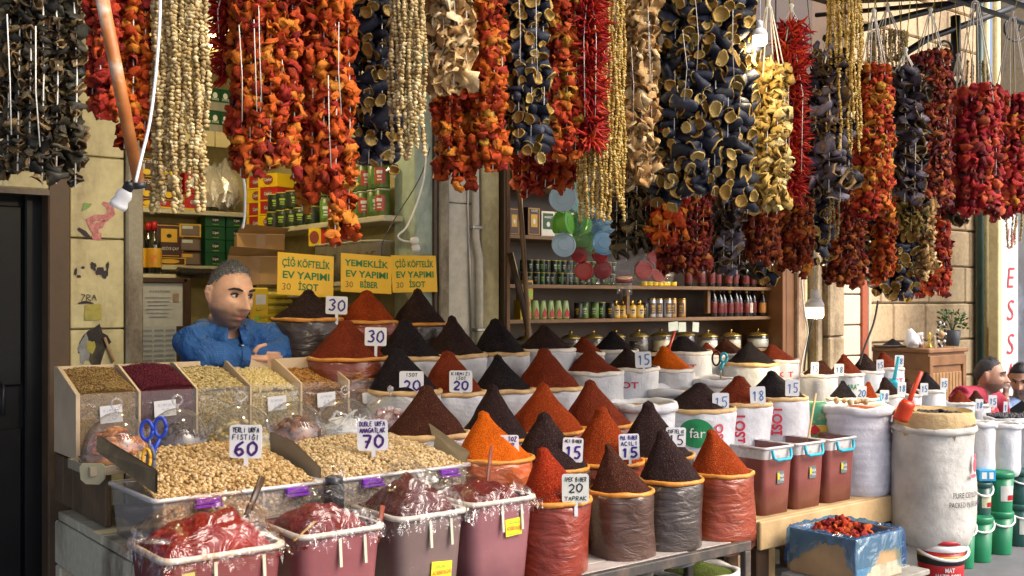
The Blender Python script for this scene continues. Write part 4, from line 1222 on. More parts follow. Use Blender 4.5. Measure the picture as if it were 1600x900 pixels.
# cardboard collars in the trays
M_cardg = pm("grey_card", (.32, .27, .18), .7, .15, 8, .1)
for (pts, y, lab) in ((((500, 690), (517, 705), (517, 745), (505, 738)), 0, "grey card divider standing between the two nut trays"),):
    x = BX[1] - .004
    tag(MB().add([(x, 3.36, .85), (x + .006, 3.02, .80), (x + .006, 3.02, .87), (x, 3.2, .935), (x - .004, 3.36, .95)], [(0, 1, 2, 3, 4)]).add([(x + .005, 3.36, .85), (x + .011, 3.02, .80), (x + .011, 3.02, .87), (x + .005, 3.2, .935), (x + .001, 3.36, .95)], [(4, 3, 2, 1, 0)]).build("card_divider", M_cardg), lab, "card")
x = BX[2] - .012
tag(MB().add([(x, 3.38, .86), (x, 3.0, .83), (x + .02, 3.0, .87), (x + .03, 3.38, .98)], [(0, 1, 2, 3)]).add([(x + .004, 3.38, .86), (x + .004, 3.0, .83), (x + .024, 3.0, .87), (x + .034, 3.38, .98)], [(3, 2, 1, 0)]).build("card_flap", M_cardg), "grey card flap at the far end of the pale nut tray", "card")
a, b, c_, d_ = at(150, 705, 3.36), at(243, 772, 2.985), at(243, 735, 2.985), at(152, 680, 3.4)
tag(MB().add([a, b, c_, d_], [(0, 1, 2, 3)]).add([a + RIGHT * .006, b + RIGHT * .006, c_ + RIGHT * .006, d_ + RIGHT * .006], [(3, 2, 1, 0)]).build("cardboard_flap", pm("worn_brown_card", (.15, .105, .05), .6, .3, 8, .2, c2=(.30, .22, .11))), "worn brown cardboard flap on the bench end of the pistachio tray", "cardboard")

# ------------------------------------------------------------------ scissors
M_scis = pm("blue_scissor_plastic", (.012, .05, .42), .35, .15, 30, .03)
sc = thing("scissors", "blue handled scissors standing upright in the pistachios", "scissors", at(240, 690, 3.14), FACE)
k = mpp(240, 3.14)
for sx, nm in ((-1, "handle"), (1, "handle")):
    cx = sx * 10 * k
    pts = [((cx + 9 * k * math.cos(a) * (1 if sx > 0 else 1) + sx * .0), sx * .004, (18 + 15 * math.sin(a)) * k + (sx * 2 + 2) * k) for a in [6.28319 * q / 18 for q in range(19)]]
    MB().tube(pts, .0058, 8).tube([(cx * .9, sx * .004, 5 * k), (0, sx * .002, -14 * k), (sx * -2 * k, 0, -22 * k)], [.0055, .0075, .006], 8).build(nm, M_scis, sc)
MB().tube([(0, 0, -16 * k), (-4 * k, 0, -44 * k)], [.008, .002], 8, flat=.3).build("blade", M_steel, sc)
sc2 = thing("scissors", "grey and yellow handled scissors hanging below the blue ones", "scissors", at(231, 718, 3.12), FACE)
MB().tube([(6 * k * math.cos(a) - 2 * k, 0, 15 * k * math.sin(a) + 2 * k) for a in [6.28319 * q / 16 for q in range(17)]], .005, 8).build("handle", pm("yellow_grip", (.7, .36, .02), .4), sc2)
MB().tube([(4 * k + 5 * k * math.cos(a), .006, 17 * k * math.sin(a) - 1 * k) for a in [6.28319 * q / 16 for q in range(17)]], .006, 8).build("handle", pm("grey_grip", (.11, .12, .14), .5), sc2)
MB().tube([(2 * k, 0, 16 * k), (3 * k, 0, 32 * k)], [.006, .002], 8, flat=.3).build("blade", M_steel, sc2)

# ------------------------------------------------------------------ wooden spice box with six compartments
SX0, SX1, SYF, SYB = 1.21 * .875, 2.636 * .875, 3.72, 3.985
ZB, ZF, ZT = .862, 1.082, 1.165
M_plybox = pm("pale_plywood", (.60, .47, .30), .55, .15, 6, .12, 50)
M_acryl = clear("acrylic_front", (.98, .98, .98), .05, .06, .05, 6, (.7, .7, .68), .5)
bxo = thing("spice_display_box", "pale plywood box of six compartments with clear fronts before the seated man", "display box", (SX0, SYF, ZB))
Wt = SX1 - SX0; dd = SYB - SYF; cw = Wt / 6
MB().box((Wt / 2, dd, (ZT - ZB) / 2), (Wt, .012, ZT - ZB), bev=.002).build("back_board", M_plybox, bxo)
MB().box((Wt / 2, dd / 2, .006), (Wt, dd, .012)).build("floor_board", M_plybox, bxo)
for j in range(7):
    x = j * cw; th = .007 if j in (0, 6) else .004
    MB().add([(x - th, 0, 0), (x - th, dd, 0), (x - th, dd, ZT - ZB), (x - th, dd * .85, ZT - ZB), (x - th, 0, ZF - ZB), (x + th, 0, 0), (x + th, dd, 0), (x + th, dd, ZT - ZB), (x + th, dd * .85, ZT - ZB), (x + th, 0, ZF - ZB)],
             [(0, 1, 2, 3, 4)[::-1], (5, 6, 7, 8, 9), (4, 3, 8, 9), (3, 2, 7, 8), (0, 4, 9, 5), (1, 6, 7, 2), (0, 5, 6, 1)]).build("divider", M_plybox, bxo)
for j in range(6):
    MB().box((cw * (j + .5), .002, (ZF - ZB) / 2), (cw - .012, .004, ZF - ZB)).build("clear_front", M_acryl, bxo)
def fine(name, stops, sc_=300):
    return piece_mat(name, stops, .7, bscale=sc_, island=True, bump=.2)
CUMIN = blob(4, 3, .006, .0016, .0016)
PEA = blob(7, 5, .006, .006, .006)
ALM = blob(6, 4, .011, .006, .004)
COMP = [("cumin_heap", "heap of tan cumin seeds in the compartment nearest the black door", CUMIN, fine("cumin_seed", [(0, (.22, .12, .04)), (.5, (.42, .27, .09)), (1, (.55, .4, .17))]), 3600, .01),
        ("sumac_heap", "heap of dark purple sumac in the second compartment", blob(4, 3, .0022, .0022, .002), fine("sumac_crumb", [(0, (.07, .008, .018)), (.5, (.13, .014, .03)), (1, (.2, .03, .05))]), 6000, .015),
        ("pistachio_heap", "heap of shelled pistachios in the third compartment", ALM, fine("pistachio_kernel", [(0, (.34, .25, .07)), (.5, (.58, .46, .2)), (1, (.68, .58, .33))]), 1100, -.005),
        ("chickpea_heap", "heap of pale yellow chickpeas in the fourth compartment", PEA, fine("chickpea", [(0, (.58, .44, .15)), (.5, (.74, .60, .26)), (1, (.80, .70, .40))]), 1100, -.02),
        ("almond_heap", "heap of golden brown almonds in the fifth compartment", ALM, fine("almond_skin", [(0, (.22, .09, .02)), (.5, (.42, .20, .045)), (1, (.52, .3, .1))]), 1000, -.03)]
for j, (nm, lab, base, mt, n, dz) in enumerate(COMP):
    rr = random.Random(j); x0 = SX0 + cw * j
    zf = lambda x, y, dz=dz: (ZF - ZB) - .012 + dz + .07 * (y / dd) + .012 * math.sin(3.1 * x / cw)
    pl = []
    for _ in range(n):
        x, y = rr.uniform(.012, cw - .012), rr.uniform(.012, dd - .012)
        pl.append(((x, y, zf(x, y) + rr.uniform(-.004, .004)), rot3(rr.uniform(-.6, .6), rr.uniform(-.6, .6), rr.uniform(0, 6.3), (1, 1, 1))))
    for _ in range(n // 2):
        x, z = rr.uniform(.01, cw - .01), rr.uniform(.015, zf(0, 0))
        pl.append(((x, .01 + rr.uniform(0, .004), z), rnd_rot(1)))
    s = scatter(nm, base, pl, mt, None, True, (x0, SYF, ZB)); tag(s, lab, "spice heap", kind="stuff")
    core = MB()
    core.add([(.012, .012, .013), (cw - .012, .012, .013), (cw - .012, dd - .01, .013), (.012, dd - .01, .013), (.012, .012, zf(0, 0) - .004), (cw - .012, .012, zf(0, 0) - .004), (cw - .012, dd - .01, zf(0, dd) - .004), (.012, dd - .01, zf(0, dd) - .004)], [(0, 1, 5, 4), (1, 2, 6, 5), (2, 3, 7, 6), (3, 0, 4, 7), (4, 5, 6, 7)])
    core.build("heap_core", mt, s)
# cinnamon quills
M_cin = piece_mat("cinnamon_bark", [(0, (.20, .075, .025)), (.5, (.36, .16, .055)), (1, (.48, .25, .1))], .7, bscale=60)
ch = thing("cinnamon_heap", "loose cinnamon quills filling the last compartment", "cinnamon", (SX0 + cw * 5, SYF, ZB), group=None)
qm = MB().tube([(-.04, 0, 0), (0, .001, .001), (.04, 0, 0)], .0065, 7).mesh("quill", M_cin)
rr = random.Random(5)
for k_ in range(70):
    if k_ < 46:
        y = rr.uniform(.03, dd - .04); x = rr.uniform(.05, cw - .05); z = (ZF - ZB) - .03 + .07 * y / dd + rr.uniform(0, .035)
        link("quill", qm, ch, (x, y, z), rot=(rr.uniform(-.3, .3), rr.uniform(-.25, .25), rr.uniform(-.9, .9)), scale=(rr.uniform(.6, 1), 1, 1))
    else:
        link("quill", qm, ch, (cw / 2 + rr.uniform(-.02, .02), .014 + rr.uniform(0, .01), rr.uniform(.06, .17)), rot=(0, rr.uniform(-.2, .2), 0), scale=(1, 1.1, 1.1))
MB().box((cw / 2, dd / 2, .07), (cw - .03, dd - .05, .11)).build("heap_core", M_cin, ch)
# paper labels on the clear fronts
for (px, py, w, h, tx, lab) in ((174, 647, 35, 27, "20", "white paper label on the cumin compartment"), (258, 638, 34, 25, "20", "white paper label on the sumac compartment"), (433, 630, 29, 22, "60", "white paper label on the chickpea compartment"), (510, 624, 28, 22, "61", "white paper label on the almond compartment"), (580, 621, 27, 17, "40", "white paper label on the cinnamon compartment")):
    y = SYF - .006; c = at(px, py, y); k = mpp(px, y)
    t = thing("paper_label", lab, "label", c, 0, "paper labels on the spice box")
    t.rotation_euler = (0, -.05, 0)
    W = at(px + w / 2, py, y).x - at(px - w / 2, py, y).x
    MB().box((0, 0, 0), (W, .0016, h * k)).build("sheet", M_paper, t)
    mb = MB(); pen(mb, tx, 0, -h * k * .38, h * k * .36, .0022, y=-.0018); pen(mb, "KIMYON", 0, h * k * .12, h * k * .18, .0014, y=-.0018, jit=.12)
    mb.build("writing", pm("faint_blue_pen", (.38, .42, .62), .6, .2, 40, 0), t)

# ------------------------------------------------------------------ domed trays
M_dome = clear("acrylic_dome", (.97, .97, .96), .07, .04, .06, 5, (.8, .8, .8), 1.0)
M_traysteel = pm("bright_tray", (.6, .6, .58), .25, .15, 8, .1, 40, metal=.9)
APR = blob(8, 5, .019, .015, .007, .12, 3)
DOMES = [(180, 126, 236, 712, 'apricot', "clear dome over orange dried apricots nearest the bench end"), (272, 222, 330, 706, 'dark', "clear dome over dark dried fruit behind the scissors"), (372, 318, 432, 697, 'yellow', "clear dome over yellowish sweets behind the sixty tag"), (457, 408, 507, 690, 'date', "clear dome over glossy brown dates"), (536, 482, 594, 684, 'white', "clear dome over white menthol crystals"), (612, 560, 658, 676, 'pink', "clear dome over pink and white sweets beside the brown cone")]
CON = {'apricot': [(0, (.42, .10, .01)), (.5, (.60, .19, .02)), (1, (.68, .30, .05))], 'dark': [(0, (.02, .012, .01)), (.5, (.05, .028, .02)), (1, (.12, .07, .05))], 'yellow': [(0, (.50, .36, .08)), (.5, (.62, .50, .2)), (1, (.70, .62, .4))],
       'date': [(0, (.10, .03, .01)), (.5, (.22, .075, .02)), (1, (.34, .14, .05))], 'white': [(0, (.55, .58, .6)), (.5, (.68, .7, .72)), (1, (.8, .82, .84))], 'pink': [(0, (.45, .16, .22)), (.4, (.62, .36, .42)), (.6, (.75, .7, .72)), (1, (.82, .8, .8))]}
CONW = {'apricot': "dried apricots piled under the first clear dome", 'dark': "dark dried fruit piled under the second clear dome", 'yellow': "yellowish sweets piled under the third clear dome", 'date': "glossy brown dates piled under the fourth clear dome", 'white': "white menthol crystals piled under the fifth clear dome", 'pink': "pink and white sweets piled under the last clear dome"}
for i, (pc, p0, p1, pb, kind, lab) in enumerate(DOMES):
    y = 3.56; a, b = at(p0, pb, y), at(p1, pb, y)
    R = (b.x - a.x) / 2 * .98; R = min(max(R, .105), .135)
    c = Vector(((a.x + b.x) / 2, y, .872))
    t = thing("dome_cover", lab, "dome cover", c, 0, "clear domes over sweets and dried fruit")
    hgt = .152
    prof = [(R * 1.04, 0), (R * 1.04, .006), (R, .008)] + [(R * math.cos(q * math.pi / 20), .008 + hgt * math.sin(q * math.pi / 20)) for q in range(1, 10)] + [(.004, .008 + hgt)]
    MB().lathe(prof, 36, sy=.98).build("dome", M_dome, t)
    kn = MB().tube([(0, 0, .157), (0, 0, .17)], .006, 8)
    if i % 2 == 0 or i == 1:
        kn.tube([(.017 * math.cos(q) , 0, .187 + .017 * math.sin(q)) for q in [6.28319 * z / 14 for z in range(15)]], .004, 6)
    else:
        kn.lathe([(.004, .168), (.013, .176), (.013, .188), (.002, .196)], 12)
    kn.build("knob", clear("acrylic_knob", (.9, .9, .9), .25, .05, 0, 1, (.8, .8, .8), .6), t)
    tr = thing("display_tray", "shallow tray " + ["under the apricots", "under the dark dried fruit", "under the yellowish sweets", "under the brown dates", "under the white crystals", "under the pink sweets"][i], "tray", c)
    MB().box((0, 0, -.004), (R * 2.1, R * 2.1, .006), bev=.002).build("tray_floor", M_traysteel, tr)
    for sx, sy in ((1, 0), (-1, 0), (0, 1), (0, -1)):
        MB().box((sx * R * 1.06, sy * R * 1.06, -.012), (.006 if sx else R * 2.14, .006 if sy else R * 2.1, .03), bev=.001).build("tray_side", M_cardg if i == 0 else M_traysteel, tr)
    hp = thing("sweet_heap", CONW[kind], "dried fruit" if kind in ('apricot', 'dark', 'date') else "sweets", c)
    mt = piece_mat("content_" + kind, CON[kind], .4 if kind != 'white' else .2, bscale=40, coat=.3)
    if kind == 'white':
        bs = MB().box((0, 0, 0), (.05, .006, .006), bev=.001)
    elif kind == 'pink':
        bs = MB().box((0, 0, 0), (.03, .022, .018), bev=.004)
    else:
        bs = MB(); bs.add(*blob(8, 5, .021 if kind == 'apricot' else .017, .016 if kind == 'apricot' else .009, .008, .12, i)[:2], 0, True)
    me = bs.mesh("morsel", mt); rr = random.Random(i)
    for k_ in range(64):
        q = math.sqrt(rr.random()) * R * .84; th = rr.uniform(0, 6.283)
        z = .014 + .095 * (1 - (q / R) ** 1.6) * rr.uniform(.75, 1)
        link({'apricot': "apricot", 'dark': "dried_fruit", 'yellow': "sweet", 'date': "date", 'white': "crystal", 'pink': "sweet"}[kind], me, hp, (q * math.cos(th), q * math.sin(th), z), rot=(rr.uniform(-.7, .7), rr.uniform(-.7, .7), rr.uniform(0, 6.3)), scale=rr.uniform(.85, 1.15))
    MB().lathe([(R * .86, 0), (R * .8, .015), (R * .6, .052), (R * .3, .078), (.002, .086)], 20, wob=.1, seed=i).build("heap_core", mt, hp)
# ------------------------------------------------------------------ dried vegetables on strings
def cup(prof, n, seed, crump, lobes=0, squash=1.0, bend=0.0, mis=None, ruffle=0.0):
    """hollow dried shell: profile (r, z) runs from the closed tip over the mouth and back inside"""
    vs, fs, ms = [], [], []
    for i, (r, z) in enumerate(prof):
        for k in range(n):
            th = 6.28319 * (k + .5 * (i % 2)) / n
            q = 1 + (.2 * math.cos(lobes * th + seed) if lobes else 0)
            x, y, zz = math.cos(th) * r * q, math.sin(th) * r * q * squash, z + ruffle * r * math.cos(3 * th + seed) 
            d = Vector((noise.noise(Vector((x * 1.3 + seed, y * 1.3, zz * 1.3))), noise.noise(Vector((x * 1.3, y * 1.3 + seed, zz * 1.3 + 5))), noise.noise(Vector((x * 1.3 + 9, y * 1.3, zz * 1.3 + seed)))))
            f2 = Vector((noise.noise(Vector((x * 3.2 + seed, y * 3.2, zz * 3.2))), noise.noise(Vector((x * 3.2, y * 3.2 + seed, zz * 3.2))), noise.noise(Vector((x * 3.2, y * 3.2, zz * 3.2 - seed)))))
            d += f2 * .5
            x, y, zz = x + d.x * crump, y + d.y * crump, zz + d.z * crump
            vs.append((x + bend * zz * zz, y, zz))
    for i in range(len(prof) - 1):
        for k in range(n):
            a, b = i * n + k, i * n + (k + 1) % n
            fs.append((a, b, b + n, a + n)); ms.append(mis[i] if mis else 0)
    return vs, fs, ms
PEP = [cup([(.02, -.62), (.5, -.62), (.86, -.36), (1.0, -.05), (1.0, .26), (.90, .46), (.74, .42), (.64, .12), (.5, -.2), (.02, -.36)], 12, s, .62, 4 if s % 2 else 3, 1 - .18 * (s % 3), 0, None, .12) for s in range(1, 9)]
PEPLONG = [cup([(.02, -1.2), (.42, -.95), (.75, -.4), (.85, .2), (.8, .6), (.55, .5), (.45, .1), (.02, -.2)], 8, s, .5, 3, .85) for s in range(11, 15)]
EGG = [cup([(.02, -1.1), (.34, -1.02), (.52, -.4), (.62, .2), (.62, .72), (.56, .8), (.48, .66), (.4, .1), (.02, -.2)], 9, s, .5, 0, .6 + .1 * (s % 3), .12 * ((s % 3) - 1), [0, 0, 0, 0, 1, 1, 1, 1], .08) for s in range(21, 27)]
EGGR = [cup([(.02, -1.15), (.36, -1.08), (.55, -.5), (.66, .1), (.64, .66), (.58, .74), (.50, .62), (.40, .46), (.02, .40)], 10, s, .2, 0, .72 + .1 * (s % 3), .1 * ((s % 3) - 1), [0, 0, 0, 0, 1, 1, 1, 1], .05) for s in range(51, 57)]
SHELL = [cup([(.15, -.5), (.55, -.35), (.95, .05), (1.15, .4), (1.0, .42), (.7, .12), (.35, -.15), (.02, -.2)], 10, s, .6, 3, .85, 0, None, .22) for s in range(31, 36)]
SQUASH = [cup([(.2, -.55), (.7, -.4), (.85, .1), (.9, .45), (.7, .45), (.55, .1), (.02, -.1)], 8, s, .7, 4, .7, 0, None, .15) for s in range(41, 46)]
PM = {}
def pmat2(key):
    """(single-object version, joined version) of a garland colour"""
    if key in PM:
        return PM[key]
    S = {
     'orange': [(0, (.22, .018, .004)), (.3, (.44, .048, .005)), (.65, (.58, .105, .008)), (1, (.62, .22, .02))],
     'red': [(0, (.16, .010, .008)), (.35, (.36, .022, .010)), (.7, (.50, .050, .012)), (1, (.56, .12, .02))],
     'darkred': [(0, (.06, .008, .010)), (.4, (.17, .014, .012)), (.75, (.28, .03, .014)), (1, (.38, .08, .02))],
     'mixed': [(0, (.28, .014, .006)), (.35, (.46, .045, .008)), (.65, (.54, .12, .010)), (1, (.52, .28, .03))],
     'rust': [(0, (.13, .022, .010)), (.4, (.26, .042, .012)), (.75, (.40, .09, .016)), (1, (.46, .17, .04))],
     'olive': [(0, (.05, .035, .012)), (.4, (.14, .10, .02)), (.75, (.26, .17, .03)), (1, (.38, .26, .06))],
     'egg': [(0, (.004, .005, .009)), (.5, (.010, .012, .024)), (.85, (.022, .027, .046)), (1, (.05, .055, .08))],
     'eggpurple': [(0, (.016, .012, .016)), (.45, (.045, .034, .045)), (.8, (.10, .085, .11)), (1, (.17, .15, .19))],
     'egggreen': [(0, (.010, .010, .006)), (.45, (.036, .032, .018)), (.8, (.10, .078, .038)), (1, (.22, .15, .06))],
     'flesh': [(0, (.26, .13, .025)), (.5, (.50, .31, .07)), (1, (.62, .45, .15))],
     'fleshdull': [(0, (.05, .032, .014)), (.5, (.13, .078, .03)), (1, (.30, .19, .075))],
     'fleshpale': [(0, (.34, .25, .09)), (.5, (.54, .44, .20)), (1, (.64, .56, .32))],
     'cream': [(0, (.58, .33, .12)), (.4, (.72, .48, .21)), (.75, (.80, .60, .31)), (1, (.84, .70, .44))],
     'tan': [(0, (.42, .22, .07)), (.4, (.60, .37, .14)), (.75, (.70, .48, .21)), (1, (.74, .58, .32))],
     'yellow': [(0, (.38, .23, .05)), (.4, (.54, .36, .09)), (.75, (.64, .47, .16)), (1, (.70, .56, .26))],
     'okra': [(0, (.26, .17, .06)), (.4, (.42, .30, .12)), (.75, (.54, .42, .2)), (1, (.64, .54, .3))],
     'okragold': [(0, (.30, .17, .03)), (.4, (.46, .30, .07)), (.75, (.58, .41, .12)), (1, (.66, .52, .22))],
     'crimson': [(0, (.15, .004, .008)), (.35, (.36, .012, .020)), (.7, (.50, .03, .024)), (1, (.58, .11, .03))],
     'chili': [(0, (.16, .006, .008)), (.4, (.36, .014, .012)), (.75, (.50, .03, .015)), (1, (.56, .09, .02))],
    }[key]
    egg = key.startswith('egg')
    rough = .45 if egg else .6
    PM[key] = (piece_mat("dried_" + key, S, rough, coat=.0 if not egg else .15, trans=0), piece_mat("dried_" + key + "_mass", S, rough, island=True, coat=.0 if not egg else .15))
    return PM[key]
MESH = {}
def pieces_for(kind, key):
    """shared piece meshes of one kind and colour"""
    if (kind, key) in MESH:
        return MESH[(kind, key)]
    lib, nm = {'pepper': (PEP, "dried_pepper"), 'longpepper': (PEPLONG, "dried_pepper"), 'egg': (EGGR if key == 'egg' else EGG, "dried_aubergine"), 'shell': (SHELL, "dried_marrow"), 'squash': (SQUASH, "dried_squash")}[kind]
    fl = {'egg': 'flesh', 'eggpurple': 'fleshdull', 'egggreen': 'fleshdull'}.get(key)
    mats = [pmat2(key)[0]] + ([pmat2(fl)[0]] if fl else [])
    matsm = [pmat2(key)[1]] + ([pmat2(fl)[1]] if fl else [])
    out = []
    for vs, fs, ms in lib:
        mb = MB(); mb.v = [tuple(v) for v in vs]; mb.f = list(fs); mb.m = list(ms) if fl else [0] * len(fs); mb.sm = [True] * len(fs)
        out.append(mb.mesh(nm, mats))
    MESH[(kind, key)] = (nm, out, lib, mats, matsm)
    return MESH[(kind, key)]
def aim(az, tilt, roll_):
    """rotation that points a shell's mouth to the compass direction az, tilted down or up"""
    return (Matrix.Rotation(az, 3, 'Z') @ Matrix.Rotation(math.pi / 2 - tilt, 3, 'Y') @ Matrix.Rotation(roll_, 3, 'Z'))
N_G = [0]
RAIL = [(2.3, 2.80), (2.62, 2.9), (3.0, 3.02)]
def hang_cords(t, O, topz, spread, y, n=5, knot=None, fan=None):
    rail = min(RAIL, key=lambda r: abs(r[0] - y))
    if fan is None:
        MB().tube([(0, 0, topz - O.z), (0, rail[0] - O.y, rail[1] - O.z)], .0022, 5).build("hanging_cord", M_cordy, t)
    else:
        kz = topz + fan - O.z
        for i in range(n):
            th = 6.283 * i / n
            MB().tube([RIGHT * spread * .8 * math.cos(th) + AWAY * spread * .7 * math.sin(th) + UP * (topz - O.z - .06), RIGHT * spread * .12 * math.cos(th) + UP * (kz - .01), UP * kz], .0026, 4).build("cord", M_rope, t)
        MB().lathe([(.003, -.012), (.008, -.005), (.006, .008), (.011, .018), (.003, .028)], 8, c=(0, 0, kz)).build("knot", M_rope, t)
        MB().tube([(0, 0, kz), (0, rail[0] - O.y, rail[1] - O.z)], .002, 5).build("hanging_cord", M_cordy, t)
M_cordy = pm("yellow_twine", (.50, .42, .08), .7, .2, 40, .1)
def garland(lab, kind, key, p0, p1, top, bot, y, size, n=None, bots=None, fan=None, second=None, pitch=.52, depth_k=.62, taper=.0, group="garlands of dried vegetables under the awning", strings=0):
    """a bundle of strands between photograph columns p0..p1 and rows top..bot, hanging on the plane y; size = piece width in pixels"""
    N_G[0] += 1; rr = random.Random(N_G[0] * 13)
    pc = (p0 + p1) / 2; k = mpp(pc, y); a = (p1 - p0) / 2 * k; s = size * k
    O = at(pc, bot, y)
    t = thing("dried_vegetable_garland", lab, "garland", O, 0, group)
    zt, zb = at(pc, top, y).z, O.z
    aa = max(a - s * .45, .004)
    n = n or max(1, int(round(aa * 2 / (s * (.6 if kind == 'egg' else .66)))) + 1)
    strands = []
    for i in range(n):
        u = 0 if n == 1 else -1 + 2 * i / (n - 1)
        dz = rr.uniform(0, .05) + taper * abs(u) * (zt - zb)
        strands.append((u * aa, -math.sqrt(max(0, 1 - u * u)) * aa * depth_k, zb + dz if bots is None else at(pc, bots[i % len(bots)], y).z, True))
    for i in range(max(1, n - 1)):
        u = 0 if n <= 2 else -1 + 2 * (i + .5) / (n - 1)
        strands.append((u * aa * .8, math.sqrt(max(0, 1 - u * u)) * aa * depth_k * .6, zb + rr.uniform(.02, .09) if bots is None else at(pc, bots[min(i, len(bots) - 1)], y).z + .03, False))
    nm, meshes, lib, mats, matsm = pieces_for(kind, key)
    alt = pieces_for(kind if second not in ('egg', 'eggpurple') else 'egg', second) if second else None
    fill = {}
    for (u, v, z0, front) in strands:
        z = z0 + s * .4
        ph = rr.uniform(0, 6)
        while z < zt:
            ss = s * .5 * rr.uniform(.82, 1.22)
            if kind == 'egg': ss *= rr.uniform(.85, 1.15)
            off = RIGHT * (u + .16 * s * math.sin(z * 40 + ph) + rr.uniform(-.1, .1) * s) + AWAY * (v + rr.uniform(-.12, .12) * s)
            # mouth points outward from the bundle, most of them toward the street
            if kind in ('pepper', 'longpepper', 'squash'):
                az = rr.uniform(0, 6.283); tl = rr.uniform(-1.2, 1.2)
            else:
                az = math.atan2(-CA, -SA) + rr.gauss(0, 1.15) ; tl = rr.uniform(-.9, .5)
            R = aim(az, tl, rr.uniform(0, 6.283))
            j = rr.randrange(len(lib))
            src = alt if (alt and rr.random() < .22) else None
            if front:
                me = (src or (nm, meshes))[1][j % len((src or (nm, meshes))[1])]
                o = bpy.data.objects.new(nm, me); COL.objects.link(o); o.parent = t
                o.location = off + UP * (z - O.z); o.rotation_euler = R.to_euler(); o.scale = (ss, ss, ss)
            else:
                fill.setdefault(j, []).append((off + UP * (z - O.z), R * ss))
            z += s * pitch * rr.uniform(.8, 1.15)
        if front:
            MB().tube([RIGHT * u + AWAY * (v - s * .12) + UP * (z0 - O.z), RIGHT * (u + .004) + AWAY * (v - s * .16) + UP * ((zt + z0) / 2 - O.z), RIGHT * u * .9 + AWAY * v * .9 + UP * (zt - O.z)], .0016, 4).build("string", M_rope, t)
    if fill:
        mbv, mbf, mbm = [], [], []
        M = MB()
        for j, pl in fill.items():
            vs, fs, ms = lib[j]
            for p, R in pl:
                M.v += [tuple(p + R @ Vector(v)) for v in vs] if False else []
                o0 = len(M.v)
                A = np.array(R) @ np.array(vs).T
                M.v += [tuple(q) for q in (A.T + np.array(p))]
                M.f += [tuple(i + o0 for i in f) for f in fs]
                M.m += ms if len(matsm) > 1 else [0] * len(fs); M.sm += [True] * len(fs)
        ob = M.build("inner_pieces", matsm, t); ob["kind"] = "stuff"
    for i in range(strings):
        u = rr.uniform(-.6, .6) * a; z = rr.uniform(zb + .6 * (zt - zb), zt)
        MB().tube([RIGHT * u + AWAY * (-a * .75) + UP * (z - O.z), RIGHT * (u * .9 + .004) + AWAY * (-a * .8) + UP * (z - .12 - O.z), RIGHT * (u + .006) + AWAY * (-a * .7) + UP * (z - .22 - O.z)], .0012, 4).build("loose_string", M_rope, t)
    hang_cords(t, O, zt, a, y, 6, None, fan)
    return t
BEAD = blob(6, 4, .0054, .0054, .0066, .3, 2)
def okra(lab, key, p0, p1, top, bot, y, n, ragged=.05, fan=None, bead=1.0):
    """strings of small dried okra: every string is a part"""
    N_G[0] += 1; rr = random.Random(N_G[0] * 17)
    pc = (p0 + p1) / 2; k = mpp(pc, y); a = (p1 - p0) / 2 * k
    O = at(pc, bot, y); zt = at(pc, top, y).z
    t = thing("okra_garland", lab, "garland", O, 0, "garlands of dried okra beads")
    mt = pmat2(key)[1]
    for i in range(n):
        u = rr.uniform(-1, 1) if i >= n * .6 else -1 + 2 * i / max(1, n * .6 - 1)
        v = -math.sqrt(max(0, 1 - min(1, u * u))) * rr.uniform(.5, 1) if i < n * .6 else rr.uniform(0, .6)
        z = rr.uniform(0, 1) ** 1.6 * ragged * 4 if i else 0
        pl = []; sw = rr.uniform(0, 6)
        while z + O.z < zt:
            p = RIGHT * (u * a * .92 + .004 * math.sin(z * 22 + sw) + rr.uniform(-.0016, .0016)) + AWAY * (v * a * .6 + rr.uniform(-.002, .002)) + UP * z
            q = rr.uniform(.75, 1.2) * bead
            pl.append((p, rnd_rot((q, q, q * 1.05))))
            z += .0088 * bead * rr.uniform(.8, 1.2)
        if len(pl) > 3:
            s = scatter("okra_string", BEAD, pl, mt, t); s["kind"] = "stuff"
    hang_cords(t, O, zt, a, y, 6, None, fan)
    return t
CHILI = []
for s_ in range(4):
    mb = MB(); c_ = .25 + .15 * s_
    mb.tube([(0, 0, 0), (.04, 0, .25), (.16 * c_ * 2, .02, .6), (.42 * c_ * 2, .03, 1.0)], [.07, .1, .075, .012], 5, cap=False)
    CHILI.append((mb.v, mb.f, [0] * len(mb.f)))
def chili(lab, p0, p1, top, bot, y, n, L=.055, fan=None, key='chili'):
    """thick rope of small dried chillies, tips out"""
    N_G[0] += 1; rr = random.Random(N_G[0] * 19)
    pc = (p0 + p1) / 2; k = mpp(pc, y); a = (p1 - p0) / 2 * k
    O = at(pc, bot, y); zt = at(pc, top, y).z
    t = thing("chilli_garland", lab, "garland", O, 0, "ropes of dried red chillies")
    for j in range(4):
        pl = []
        for _ in range(n // 4):
            z = rr.uniform(.0, zt - O.z); th = rr.uniform(0, 6.283)
            r0 = a * .45 * math.sqrt(rr.random())
            if z < .04: r0 *= .6
            R = aim(th, rr.uniform(-1.1, .55), rr.uniform(0, 6.283)) * (L * rr.uniform(.7, 1.2))
            pl.append((RIGHT * r0 * math.cos(th) * 1.0 + AWAY * r0 * math.sin(th) + UP * (z + .02), R))
        ob = scatter("chillies", CHILI[j], pl, pmat2(key)[1], t); ob["kind"] = "stuff"
        ob.name = "chilli_layer"
    for u in (-.3, .25):
        MB().tube([RIGHT * u * a + AWAY * (-a * .8) + UP * .1, RIGHT * u * a * 1.2 + AWAY * (-a * .85) + UP * (zt - O.z) * .6, UP * (zt - O.z)], .0015, 4).build("string", M_rope, t)
    hang_cords(t, O, zt, a, y, 6, None, fan)
    return t

